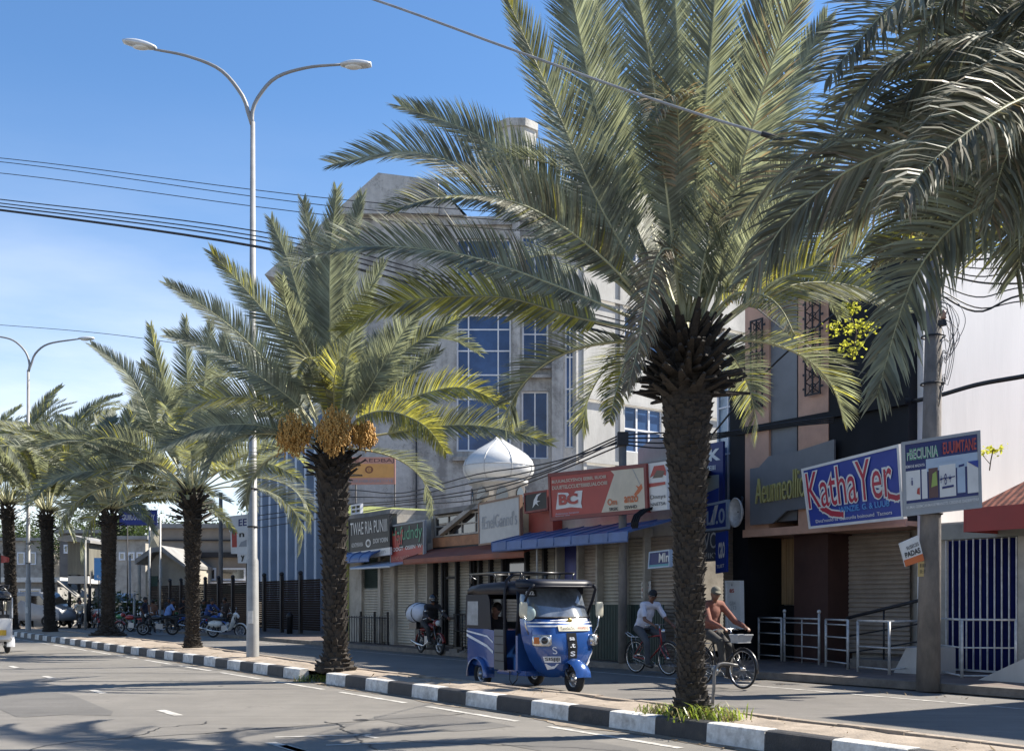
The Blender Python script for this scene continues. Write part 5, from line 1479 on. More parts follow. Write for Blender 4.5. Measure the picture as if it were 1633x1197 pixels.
# ================================================================ plants, grass, small street things
M_bush = leafmat('yellow_green_leaf', (.3, .31, .05), (.5, .5, .06), .45)
M_bushd = leafmat('dark_leaf', (.05, .07, .03), (.08, .12, .03), .3)
M_stem = mat('plant_stem', (.1, .075, .05), .8)
def leafblob(mb, c, r, n, rnd, s=.06, mt=0):
    for i in range(n):
        d = V((rnd.gauss(0, 1), rnd.gauss(0, 1), rnd.gauss(0, 1)))
        if d.length < .01: continue
        p = V(c) + V((d.x * r[0], d.y * r[1], d.z * r[2])) * .5
        a = V((rnd.gauss(0, 1), rnd.gauss(0, 1), rnd.gauss(0, .6))).normalized(); t = a.cross(V((rnd.random(), rnd.random(), rnd.random() + .01))).normalized()
        l = s * rnd.uniform(.6, 1.5)
        mb.add([p - a * l * .5, p + t * l * .3, p + a * l * .6, p - t * l * .3], [(0, 1, 2, 3)], mt)
rnd = random.Random(8)
root = thing('climbing_plant', 'yellow green leafy creeper clinging to the slanting cable before the black wall', 'plant', W(1358, 575, 8.5))
bl = V(root.location)
mb = MB()
for (px, py, rx, rz_) in ((1362, 460, .28, .16), (1356, 492, .24, .16), (1342, 521, .36, .2), (1378, 522, .22, .18), (1358, 553, .3, .22), (1368, 440, .2, .16)):
    leafblob(mb, W(px, py, 8.5), (rx, .2, rz_ * .8), 75, rnd, .08)
mb.build('foliage', M_bush, root, bl)
mb = MB(); mb.tube([W(1368, 435, 8.5), W(1362, 470, 8.5), W(1355, 500, 8.5), W(1366, 530, 8.5), W(1358, 575, 8.5)], .013, 5); mb.build('stem', M_stem, root, bl)
root = thing('small_plant', 'small leafy weed growing on the tiled roof ridge', 'plant', W(1578, 748, 11.6)); bl = V(root.location)
mb = MB(); leafblob(mb, W(1582, 718, 11.6), (.3, .15, .12), 50, rnd, .08); leafblob(mb, W(1566, 722, 11.6), (.16, .1, .06), 14, rnd, .06); mb.build('foliage', M_bush, root, bl)
mb = MB(); mb.tube([W(1578, 750, 11.6), W(1580, 735, 11.6), W(1584, 716, 11.6)], .012, 5); mb.tube([W(1579, 740, 11.6), W(1566, 724, 11.6)], .008, 5); mb.build('stem', M_stem, root, bl)
mb = MB()
def tuft(c, n, h, sp):
    for i in range(n):
        p = V(c) + V((rnd.gauss(0, sp), rnd.gauss(0, sp * .6), 0)); a = rnd.uniform(0, 6.28); o = V((math.cos(a), math.sin(a), 0)); l = h * rnd.uniform(.5, 1.4); s_ = rnd.uniform(.5, 1.5)
        w_ = V((-o.y, o.x, 0)) * .009; m_ = p + o * l * s_ * .4 + V((0, 0, l * .7)); t = p + o * l * s_ + V((0, 0, l * rnd.uniform(.6, 1.0)))
        mb.add([p - w_, p + w_, m_ + w_ * .8, m_ - w_ * .8, t], [(0, 1, 2, 3), (3, 2, 4)], 0 if rnd.random() < .7 else 1)
b1 = G(1103, 1141, .2)
for dx, dy, n, h, sp in ((-.4, -.15, 110, .13, .13), (.35, -.2, 190, .17, .2), (.62, -.1, 60, .13, .1), (.05, -.32, 70, .12, .16), (.75, -.42, 14, .15, .04), (-.75, .05, 26, .1, .1)):
    q = b1 + UX * dx + UN * (dy * .4); tuft((q.x, q.y, KH - .03), n, h, sp)
g2 = G(505, 1086, .0)
for k in range(3): tuft(g2 + V((rnd.uniform(-.3, .3), rnd.uniform(-.2, .3), 0)), 40, .14, .12)
o = mb.build('grass', [leafmat('grass_blade', (.17, .23, .045), (.3, .38, .05), .45), leafmat('grass_dry', (.26, .22, .1), (.3, .25, .1), .3)], None, fix=False); o['kind'] = 'stuff'
# earth that spills through the gap in the kerb
# fallen leaf litter on the median and by the far kerb
mb = MB()
for i in range(420):
    t = rnd.uniform(-30, 7); d_ = rnd.choice((rnd.uniform(.25, 1.0), rnd.uniform(6.9, 7.2), rnd.uniform(-.25, -.02)))
    z = KH + .012 if 0 < d_ < 2 else .012
    p = RD(t, d_, z); a = rnd.uniform(0, 6.28); l = rnd.uniform(.02, .07); o_ = V((math.cos(a), math.sin(a), rnd.uniform(-.2, .4))) * l; w_ = V((-o_.y, o_.x, 0)) * .25
    mb.add([p - o_, p + w_, p + o_ + V((0, 0, .01)), p - w_], [(0, 1, 2, 3)])
o = mb.build('litter', mat('dead_leaf', (.2, .14, .07), .8, 0, .5, 20), None, fix=False); o['kind'] = 'stuff'
a = G(1136, 1124, .19)
mb = MB(); q, _ = spline([a, a + V((.02, 0, .25)), a + V((.03, .02, .42)), a + V((.07, .04, .5)), a + V((.16, .08, .53)), a + V((.34, .1, .5))], 14); mb.tube(q, .021, 8)
solo(mb, 'bent_pipe', mat('dull_steel', (.16, .155, .15), .5, .5, .3, 9), 'bent grey steel pipe stub standing beside the near palm trunk', 'pipe')
# rubble on the footpath
for i in range(7):
    p = G(rnd.uniform(715, 765), rnd.uniform(1030, 1042), .14); mb = MB(); s_ = rnd.uniform(.07, .16)
    mb.obox(p + V((0, 0, s_ * .3)), s_ * rnd.uniform(1.2, 2.6), s_, s_ * .7, rnd.uniform(0, 3)); solo(mb, 'broken_block', M_kc, 'broken grey concrete lump on the footpath beside the motorcycle', 'rubble', 'broken blocks on the footpath')
# round grey dish lamp hung on the black column
c = W(1175, 817, 10.4); mb = MB()
M_ = Matrix.Rotation(ROT, 3, 'Z') @ Matrix.Rotation(R(90), 3, 'X')
mb.lathe([(.02, -.12), (.18, -.1), (.3, .0), (.32, .06), (.31, .07), (.27, .02), (.02, -.04)], c, 20, 0, True, M_ @ Matrix.Diagonal((.7, 1.1, 1)))
r_ = thing('round_mirror', 'round grey convex mirror on a bracket by the black column', 'mirror', c)
mb.build('dish', M_rail, r_, c); mb = MB(); mb.tube([c + UN * .05, c + UN * .2 + V((0, 0, .35)), c + UN * .35 + V((0, 0, .4)) - UX * .2], .03, 6); mb.build('bracket', M_iron, r_, c)
# ================================================================ people
def remesh(mb, name, m, parent, voxel, smooth=3, off=None):
    me = mb.mesh('tmp', m)
    o = bpy.data.objects.new('tmp', me); COL.objects.link(o)
    r = o.modifiers.new('r', 'REMESH'); r.mode = 'VOXEL'; r.voxel_size = voxel; r.use_smooth_shade = True
    if smooth:
        s_ = o.modifiers.new('s', 'SMOOTH'); s_.iterations = smooth; s_.factor = .5
    dg = bpy.context.evaluated_depsgraph_get(); dg.update()
    me2 = bpy.data.meshes.new_from_object(o.evaluated_get(dg))
    bpy.data.objects.remove(o); bpy.data.meshes.remove(me)
    me2.name = name
    ob = bpy.data.objects.new(name, me2); COL.objects.link(ob); ob.parent = parent
    return ob
def skin(c): return mat('skin_%02d' % int(c[0] * 100), c, .55, 0, .12, 6)
def cloth(name, c): return mat(name, c, .85, 0, .22, 5, .15, 40)
SK = (.16, .075, .045)
def person(label, loc, rz, J, shirt, trousers, shoes=None, hair='short', haircol=(.012, .01, .009), sleeves='short', cap=None, sk=SK, voxel=.014, group=None, long=True, shorts=False):
    """J: joints in local space (x forward, y left): pelvis, chest, neck, head, then per side s in L/R:
    shoulder_s, elbow_s, hand_s, hip_s, knee_s, ankle_s, toe_s"""
    root = thing('person', label, 'person', loc, rz, group)
    J = {k: V(v) for k, v in J.items()}
    def cap_(mb, a, b, r0, r1, n=10):
        mb.cyl(a, b, r0, r1, n); mb.ell(a, r0, n, 0, None, 6); mb.ell(b, r1, n, 0, None, 6)
    up = (J['neck'] - J['pelvis']).normalized()
    sd = (J['shoulder_L'] - J['shoulder_R']).normalized(); fw = sd.cross(up).normalized()
    Mt = Matrix((fw, sd, up)).transposed()
    hu = (J['head'] - J['neck']).normalized(); hf = V(J.get('look', fw)); hf = (hf - hu * hf.dot(hu)).normalized(); hs = hu.cross(hf)
    Mh = Matrix((hf, hs, hu)).transposed()
    H = J['head']
    def torso(mb, g):
        mb.ell(J['pelvis'], (.125 + g, .165 + g, .14 + g), 14, 0, Mt)
        mb.ell(J['pelvis'].lerp(J['chest'], .45) + fw * .02, (.135 + g, .168 + g, .2 + g), 14, 0, Mt)
        cap_(mb, J['pelvis'], J['chest'], .135 + g, .135 + g)
        mb.ell(J['chest'], (.135 + g, .185 + g, .2 + g), 14, 0, Mt)
        mid = (J['shoulder_L'] + J['shoulder_R']) / 2
        for s in 'LR': cap_(mb, mid.lerp(J['shoulder_' + s], .3), J['shoulder_' + s], .075 + g, .066 + g)
    b = MB(); torso(b, 0)
    cap_(b, J['neck'] - up * .05, H - hu * .05, .058, .052)
    b.ell(H, (.098, .078, .118), 16, 0, Mh, 12)
    b.ell(H + hf * .045 - hu * .055, (.055, .055, .06), 12, 0, Mh)       # jaw
    b.ell(H + hf * .104 - hu * .015, (.022, .017, .026), 8, 0, Mh)         # nose
    b.ell(H + hf * .092 - hu * .062, (.014, .028, .012), 8, 0, Mh)         # mouth
    for s in (-1, 1):
        b.ell(H + hs * s * .08 - hu * .01, (.022, .012, .034), 8, 0, Mh)
        b.ell(H + hf * .088 + hs * s * .032 + hu * .03, (.014, .024, .01), 8, 0, Mh)
    for s, sg in (('L', 1), ('R', -1)):
        cap_(b, J['shoulder_' + s], J['elbow_' + s], .05, .041); cap_(b, J['elbow_' + s], J['hand_' + s], .041, .028)
        d = (J['hand_' + s] - J['elbow_' + s]).normalized(); pd = V(J.get('palm_' + s, (0, 0, -1))); pd = (pd - d * pd.dot(d)).normalized(); w_ = d.cross(pd) * sg
        Mp = Matrix((d, w_, pd)).transposed(); hc = J['hand_' + s] + d * .045
        b.ell(hc, (.055, .042, .02), 10, 0, Mp)
        for f, (o_, l) in enumerate(((-.03, .06), (-.01, .072), (.011, .066), (.03, .052))):
            k = hc + d * .045 + w_ * o_; k2 = k + d * l * .45 + pd * l * .25; k3 = k2 + d * l * .1 + pd * l * .5
            b.tube([hc + w_ * o_ * .8, k, k2, k3], [.011, .0105, .0098, .0085], 7); b.ell(k3, .0088, 7, 0, None, 4)
        k = hc - d * .015 - w_ * .036
        b.tube([hc - d * .03 - w_ * .02, k, k + d * .03 - w_ * .012 + pd * .02, k + d * .045 + pd * .045], [.013, .0125, .0115, .009], 7)
        cap_(b, J['hip_' + s], J['knee_' + s], .082, .056); cap_(b, J['knee_' + s], J['ankle_' + s], .056, .036)
        cap_(b, J['ankle_' + s], J['toe_' + s], .042, .034)
    remesh(b, 'body', skin(sk), root, voxel, 2)
    b = MB(); torso(b, .014)
    for s in 'LR':
        e = J['elbow_' + s]
        cap_(b, J['shoulder_' + s], e if sleeves == 'long' else J['shoulder_' + s].lerp(e, .75), .066, .058)
        if sleeves == 'long': cap_(b, e, e.lerp(J['hand_' + s], .86), .057, .043)
    b.ell(J['neck'] - up * .03, (.07, .075, .04), 10, 0, Mt)
    remesh(b, 'shirt', shirt, root, voxel * 1.1, 7)
    b = MB(); b.ell(J['pelvis'] - up * .05, (.145, .185, .13), 14, 0, Mt)
    for s in 'LR':
        cap_(b, J['hip_' + s], J['knee_' + s], .1, .074)
        if not shorts: cap_(b, J['knee_' + s], J['knee_' + s].lerp(J['ankle_' + s], .93), .073, .058)
    remesh(b, 'trousers', trousers, root, voxel * 1.2, 4)
    for s in 'LR':
        b = MB(); a, t = J['ankle_' + s], J['toe_' + s]; d = t - a
        cap_(b, a - d * .25 - V((0, 0, .01)), t, .05, .042)
        remesh(b, 'shoe', shoes or mat('shoe_dark', (.025, .02, .018), .5), root, .016, 2)
    b = MB()
    if cap == 'helmet':
        b.ell(H + hu * .03 - hf * .01, (.14, .125, .135), 18, 0, Mh, 12); remesh(b, 'helmet', mat('helmet_black', (.015, .015, .017), .25, coat=.6), root, .016, 3)
        b = MB(); b.ell(H + hf * .085 + hu * .01, (.06, .09, .05), 14, 0, Mh); remesh(b, 'visor', M_gld, root, .012, 1)
    elif cap:
        b.ell(H + hu * .045 - hf * .008, (.112, .093, .092), 16, 0, Mh, 10)
        b.ell(H + hf * .125 + hu * .055, (.07, .07, .014), 12, 0, Mh)
        remesh(b, 'cap', cap, root, .012, 2)
        b = MB(); b.ell(H + hf * .092 + hu * .022, (.02, .07, .022), 12, 0, Mh); remesh(b, 'sunglasses', M_gld, root, .009, 0)
    else:
        b.ell(H + hu * .035 - hf * .022, (.106, .09, .108), 16, 0, Mh, 10)
        if hair == 'bushy':
            for k in range(24):
                a = k * 2.4; z = .02 + .09 * (k / 24); b.ell(H + hf * (-.02 + .085 * math.cos(a)) + hs * .085 * math.sin(a) + hu * z, .03, 7, 0, None, 5)
        remesh(b, 'hair', mat('hair_dark', haircol, .6), root, .013, 1)
    return root
def stand(h=1.68, lean=0, arms='down', stride=.12, turn=0):
    k = h / 1.7
    J = dict(pelvis=(0, 0, .93), chest=(lean * .5, 0, 1.22), neck=(lean, 0, 1.45), head=(lean * 1.1 + .02, 0, 1.59))
    for s, y in (('L', 1), ('R', -1)):
        J['shoulder_' + s] = (lean, y * .19, 1.4)
        if arms == 'hips': J['elbow_' + s] = (lean - .12, y * .38, 1.16); J['hand_' + s] = (lean - .02, y * .22, .98)
        elif arms == 'phone': J['elbow_' + s] = (lean + .06, y * .24, 1.12); J['hand_' + s] = (lean + .26, y * .08, 1.25)
        else: J['elbow_' + s] = (lean - .03, y * .25, 1.13); J['hand_' + s] = (lean + .06, y * .25, .9)
        J['hip_' + s] = (0, y * .1, .88); J['knee_' + s] = (y * stride * .5 + .03, y * .11, .49); J['ankle_' + s] = (y * stride, y * .12, .085); J['toe_' + s] = (y * stride + .15, y * .14, .04)
    return {a: tuple(V(b) * k) for a, b in J.items()}
def ride(seat, reach, foot, lean=.25, hw=.26, handz=None, kneeout=.03, footz=(.2, .2), footx=None):
    "sitting astride: seat height, how far forward the grips are, foot x"
    hz = handz if handz else seat + .2
    px = 0
    J = dict(pelvis=(px, 0, seat + .08), chest=(px + lean * .45, 0, seat + .36), neck=(px + lean, 0, seat + .58), head=(px + lean + .05, 0, seat + .725))
    fx = footx or (foot, foot)
    for i, (s, y) in enumerate((('L', 1), ('R', -1))):
        sh = V((px + lean - .02, y * .19, seat + .53)); hd = V((reach, y * hw, hz)); el = sh.lerp(hd, .5) + V((-.05, y * .07, -.09))
        J['shoulder_' + s] = sh; J['elbow_' + s] = el; J['hand_' + s] = hd - (hd - el).normalized() * .06
        hip = V((px + .02, y * .1, seat + .05)); an = V((fx[i], y * .13, footz[i]))
        kn = hip.lerp(an, .5); d = (an - hip).length; ext = max(.04, .43 ** 2 - (d / 2) ** 2); fwd = V((1, 0, .55)).normalized()
        kn = kn + fwd * math.sqrt(ext); kn.y += y * kneeout
        J['hip_' + s] = hip; J['knee_' + s] = kn; J['ankle_' + s] = an; J['toe_' + s] = an + V((.15, y * .02, -.03))
    return J
# ================================================================ two wheelers
M_rub = mat('tyre_rubber', (.02, .02, .021), .85, 0, .3, 12, .2, 50)
M_chr = mat('chrome', (.6, .6, .6), .22, .9, .1, 4)
M_alu = mat('alloy', (.4, .4, .41), .4, .7, .2, 6)
M_seat = mat('seat_vinyl', (.02, .02, .022), .55)
def wheel(parent, c, r, tr, spokes=18, rimm=None, hub=.03, wire=True, thin=.0016, fat=1.0):
    w_ = empty('wheel', c); w_.parent = parent
    mb = MB(); n = 36
    mb.tube([V((math.cos(2 * math.pi * i / n) * (r - tr), 0, math.sin(2 * math.pi * i / n) * (r - tr))) for i in range(n)], tr, 8, 0, True, False, True)
    if fat != 1: mb.v = [(a, b * fat, c_) for a, b, c_ in mb.v]
    mb.build('tyre', M_rub, w_)
    mb = MB(); rr = r - tr * 1.9
    mb.tube([V((math.cos(2 * math.pi * i / n) * rr, 0, math.sin(2 * math.pi * i / n) * rr)) for i in range(n)], tr * .55, 6, 0, True, False, True)
    if wire:
        for i in range(spokes):
            a = 2 * math.pi * i / spokes; s = 1 if i % 2 else -1
            mb.cyl(V((math.cos(a + .5 * s) * hub, s * hub * 1.1, math.sin(a + .5 * s) * hub)), V((math.cos(a) * rr, 0, math.sin(a) * rr)), thin, None, 4)
    else:
        for i in range(5):
            a = 2 * math.pi * i / 5; mb.cyl(V((0, 0, 0)), V((math.cos(a) * rr, 0, math.sin(a) * rr)), .022, .015, 6)
    mb.cyl((0, -hub * 1.6, 0), (0, hub * 1.6, 0), hub, None, 10)
    mb.build('rim', rimm or M_chr, w_)
    return w_
def bicycle(label, loc, rz, paintm, rack=True, basket=None, group=None):
    B = thing('bicycle', label, 'bicycle', loc, rz, group); r = .345
    wheel(B, (0, 0, r), r, .02, 20); wheel(B, (1.06, 0, r), r, .02, 20)
    bb, st_, hd, ht = V((.44, 0, .29)), V((.3, 0, .86)), V((.86, 0, .62)), V((.8, 0, .86))
    mb = MB()
    for a, b, q in ((bb, st_, .016), (bb, hd, .018), (st_ - V((-.02, 0, .1)), ht - V((0, 0, .05)), .015), (hd - V((.005, 0, .02)), ht + V((-.02, 0, .1)), .018)): mb.cyl(a, b, q, None, 8)
    for y in (-.06, .06):
        mb.cyl(bb + V((0, y * .5, 0)), V((0, y, r)), .01, None, 6); mb.cyl(st_ - V((-.015, -y * .3, .1)), V((0, y, r)), .009, None, 6)
        mb.tube([hd - V((0, -y, 0)), V((.92, y, .5)), V((1.06, y, r))], [.013, .012, .009], 6)
    mb.build('frame', paintm, B)
    mb = MB(); mb.cyl(ht, ht + V((-.04, 0, .17)), .013, None, 7)
    mb.tube([V((.62, -.28, 1.0)), V((.7, -.26, 1.02)), V((.77, -.1, 1.03)), V((.77, .1, 1.03)), V((.7, .26, 1.02)), V((.62, .28, 1.0))], .012, 7); mb.build('handlebar', M_chr, B)
    mb = MB(); mb.cyl(st_, st_ + V((-.02, 0, .06)), .013, None, 7)
    mb.loft([[V((x + .22, y * w_, z)) for y, z in ((-1, .93), (-.6, .96), (0, .965), (.6, .96), (1, .93), (.5, .9), (-.5, .9))] for x, w_ in ((-.06, .06), (0, .1), (.08, .085), (.16, .035), (.22, .025))]); mb.build('saddle', M_seat, B)
    mb = MB()
    mb.cyl(bb + V((0, -.05, 0)), bb + V((0, .05, 0)), .03, None, 10); mb.lathe([(.09, -.004), (.09, .004)], bb - V((0, .06, 0)), 24, 0, True, Matrix.Rotation(R(90), 3, 'X'))
    for s in (-1, 1):
        e = bb + V((s * .12, s * .09, -s * .12)); mb.cyl(bb + V((0, s * .075, 0)), e, .009, None, 6); mb.obox(e + V((0, s * .05, 0)), .09, .1, .022)
    mb.tube([bb + V((-.0, -.06, .085)), V((0, -.06, r + .035)), V((-.035, -.06, r)), V((0, -.06, r - .035)), bb + V((0, -.06, -.085))], .006, 4)
    mb.build('crank', M_chr, B)
    for c, a0, a1 in ((V((0, 0, r)), 20, 200), (V((1.06, 0, r)), -10, 130)):
        mb = MB(); pts = [c + V((math.cos(R(a)) * (r + .02), 0, math.sin(R(a)) * (r + .02))) for a in range(a0, a1, 12)]
        mb.tube(pts, .012, 6); mb.v = [(a, b * 2.2, z) for a, b, z in mb.v]; mb.build('mudguard', M_blkp, B)
    if rack:
        mb = MB()
        mb.tube([V((.2, -.055, .76)), V((-.12, -.06, .76)), V((-.3, -.04, .84)), V((-.32, 0, .86)), V((-.3, .04, .84)), V((-.12, .06, .76)), V((.2, .055, .76))], .01, 6)
        for y in (-.058, .058): mb.cyl((0, y, .36), (-.08, y, .76), .007, None, 5)
        for x in (-.2, -.1, 0, .1): mb.cyl((x, -.056, .77), (x, .056, .77), .006, None, 5)
        mb.build('rack', M_chr, B)
    if basket:
        mb = MB(); ring = lambda x0, x1, w_, z: [V((x0, -w_, z)), V((x1, -w_, z)), V((x1, w_, z)), V((x0, w_, z))]
        a, b_ = ring(.94, 1.1, .15, .8), ring(.92, 1.13, .18, .93)
        mb.loft([a, b_], 0, False, False); mb.add(a, [(0, 1, 2, 3)])
        for rr in (b_, a): mb.tube(rr, .012, 5, 0, False, False, True)
        mb.build('basket', basket, B)
    else:
        mb = MB(); mb.ell((.9, 0, .9), (.05, .05, .05), 10); mb.build('front_lamp', M_chr, B)
    return B
M_blkp = mat('black_paint', (.018, .018, .02), .3, 0, .2, 4, coat=.5)
M_redp = mat('red_paint', (.35, .025, .02), .35, 0, .2, 4, coat=.5)
def motorbike(label, loc, rz, tankm, scooter=False, group=None, spare=None):
    B = thing('motorcycle' if not scooter else 'motor_scooter', label, 'motorcycle', loc, rz, group); r = .29
    wheel(B, (0, 0, r), r, .05, 5, M_alu, .05, False, fat=.9); wheel(B, (1.27, 0, r), r, .045, 5, M_alu, .05, False, fat=.9)
    mb = MB()
    for y in (-.09, .09):
        mb.cyl((1.27, y, r), (1.03, y * .8, .86), .022, .026, 8)
        mb.cyl((0, y * 1.1, r), (.42, y * .9, .36), .022, None, 6); mb.cyl((0.03, y * 1.2, r), (.12, y * 1.2, .68), .028, None, 8)
    mb.tube([(1.04, 0, .82), (.75, 0, .5), (.5, 0, .3), (.3, 0, .4), (.2, 0, .66), (-.25, 0, .72)], .024, 7); mb.build('frame', M_blkp, B)
    mb = MB(); mb.tube([(.86, -.34, 1.0), (.93, -.2, 1.05), (1.0, -.06, .98), (1.0, .06, .98), (.93, .2, 1.05), (.86, .34, 1.0)], .013, 7)
    for s in (-1, 1): mb.tube([(.93, s * .2, 1.05), (.95, s * .25, 1.2)], .007, 5); mb.ell((.95, s * .27, 1.24), (.012, .06, .045), 10)
    mb.build('handlebar', M_chr, B)
    mb = MB()
    if not scooter:
        mb.ell((.7, 0, .78), (.26, .14, .12), 14); mb.ell((.12, 0, .7), (.22, .1, .07), 12); mb.ell((1.08, 0, .9), (.1, .12, .11), 12)
    else:
        mb.loft([[V((x, y * w_, z)) for y, (x, z) in zip((-1, -.5, 0, .5, 1), ((x0 - .06, z0), (x0, z0), (x0 + .03, z0), (x0, z0), (x0 - .06, z0)))] for x0, z0, w_ in ((.8, .3, .16), (.93, .5, .2), (1.02, .75, .2), (1.06, .95, .12))], 0, True, False, False)
        mb.ell((.1, 0, .58), (.34, .16, .16), 14); mb.ell((1.06, 0, .98), (.1, .13, .09), 12)
    mb.build('tank' if not scooter else 'body', tankm, B)
    mb = MB(); mb.ell((.18, 0, .79), (.42, .12, .055), 14); mb.ell((-.05, 0, .82), (.22, .11, .05), 12); mb.build('seat', M_seat, B)
    mb = MB(); mb.obox((.58, 0, .4), .3, .2, .24); mb.cyl((.62, 0, .46), (.74, 0, .62), .085, .08, 10)
    for k in range(4): mb.cyl(V((.63, 0, .48)).lerp(V((.74, 0, .62)), k / 4), V((.63, 0, .48)).lerp(V((.74, 0, .62)), k / 4 + .07), .1, None, 10)
    mb.build('engine', M_alu, B)
    mb = MB(); mb.tube([(.7, -.12, .5), (.76, -.13, .35), (.5, -.15, .24), (.1, -.17, .28), (-.28, -.18, .36)], [.02, .02, .025, .045, .045], 8); mb.build('exhaust', M_chr, B)
    mb = MB(); mb.ell((1.17, 0, .9), (.05, .085, .085), 12); mb.build('headlight', mat('lamp_glass', (.6, .62, .62), .1), B)
    mb = MB(); mb.ell((-.32, 0, .74), (.03, .07, .04), 8); mb.build('tail_light', mat('red_lens', (.4, .01, .01), .2), B)
    for c, a0, a1 in ((V((0, 0, r)), 40, 200), (V((1.27, 0, r)), 10, 160)):
        mb = MB(); pts = [c + V((math.cos(R(a)) * (r + .03), 0, math.sin(R(a)) * (r + .03))) for a in range(a0, a1, 12)]
        mb.tube(pts, .025, 6); mb.v = [(a, b * 2.4, z) for a, b, z in mb.v]; mb.build('mudguard', tankm if not scooter else tankm, B)
    return B

def at(loc, rz, v):
    return V(loc) + Matrix.Rotation(rz, 3, 'Z') @ V(v)
# ---- the two cyclists
H1 = ROT
c1 = G(1014, 1072, .01)
bicycle('bicycle with a looped chrome rear rack and red fork, ridden by the man in white', c1, H1, M_redp, True)
J = ride(.9, .72, .42, .3, .25, 1.02, .05, (.42, .2), (.5, .36))
J['look'] = (.7, -.7, -.1)
sx = at(c1, H1, (.2, 0, 0)); 
def shiftJ(J, dx): return {k: (V(v) + V((dx, 0, 0)) if k not in ('look',) and not k.startswith('palm') else V(v)) for k, v in J.items()}
person('cyclist in a white short sleeved shirt with sunglasses and a dark cap', c1, H1, shiftJ(J, .2), cloth('white_shirt', (.62, .62, .7)), cloth('grey_trousers', (.07, .075, .085)), None, cap=cloth('black_cap', (.014, .013, .013)))
c2 = G(1184, 1098, .01) - UX * 1.06
bicycle('bicycle with a pale front basket, ridden by the man in the rust shirt', c2, H1, M_blkp, True, mat('grey_basket', (.42, .43, .44), .5, .2, .2, 6))
J = ride(.92, .68, .42, .12, .27, 1.04, .05, (.2, .42), (.36, .5)); J['look'] = (.9, -.4, 0)
person('bearded cyclist in a rust brown shirt and khaki cap riding past the near palm', c2, H1, shiftJ(J, .22), cloth('rust_shirt', (.2, .075, .05)), cloth('charcoal_trousers', (.045, .043, .04)), None, sleeves='long', cap=cloth('khaki_cap', (.13, .12, .09)))
# ---- motorcycle with a sack
c3 = G(672, 1041, .01); H3 = ROT - R(4)
motorbike('dark red motorcycle loaded with a big white sack at the left shop fronts', c3, H3, mat('dark_red_paint', (.16, .014, .01), .35, 0, .2, 4, coat=.5))
J = ride(.84, .88, .5, .42, .3, 1.04, .06, (.36, .36)); J['look'] = (1, -.2, -.3)
person('motorcyclist in a black helmet and dark jacket bending over the handlebar', c3, H3, shiftJ(J, .38), cloth('dark_jacket', (.03, .03, .036)), cloth('dark_trousers', (.03, .03, .032)), None, sleeves='long', cap='helmet')
mb = MB()
rings = []
for i in range(13):
    u = i / 12; rr = .34 * (math.sin(math.pi * min(.97, .08 + u * .86)) ** .62) * 1.05
    rings.append([V((-.62 + .98 * u, math.cos(a) * rr * 1.05 * (1 + .1 * math.sin(3 * a + i * .8) + .04 * math.sin(7 * a + i * 2)), 1.16 + .04 * u + math.sin(a) * rr * .85 * (1 + .05 * math.sin(5 * a + 2 * i)))) for a in [2 * math.pi * k / 20 for k in range(20)]])
mb.loft(rings); sk_ = mb.build('sack', mat('white_sack', (.62, .66, .74), .75, 0, .15, 4, .3, 18), None); sk_.location = c3; sk_.rotation_euler = (0, 0, H3)
tag(sk_, 'bulging white sack tied across the back of the motorcycle', 'sack')
mb = MB()
for x in (-.35, .05): mb.tube([V((x, math.cos(a) * .355, 1.18 + math.sin(a) * .29)) for a in [2 * math.pi * k / 24 for k in range(24)]], .012, 5, 0, True, False, True)
mb.build('cord', M_blkp, sk_)
mb = MB(); mb.box(-.42, .12, -.22, .22, .72, .9); cr_ = mb.build('carrier_box', M_blkp, None); cr_.location = c3; cr_.rotation_euler = (0, 0, H3); tag(cr_, 'black carrier box under the white sack on the motorcycle', 'box')

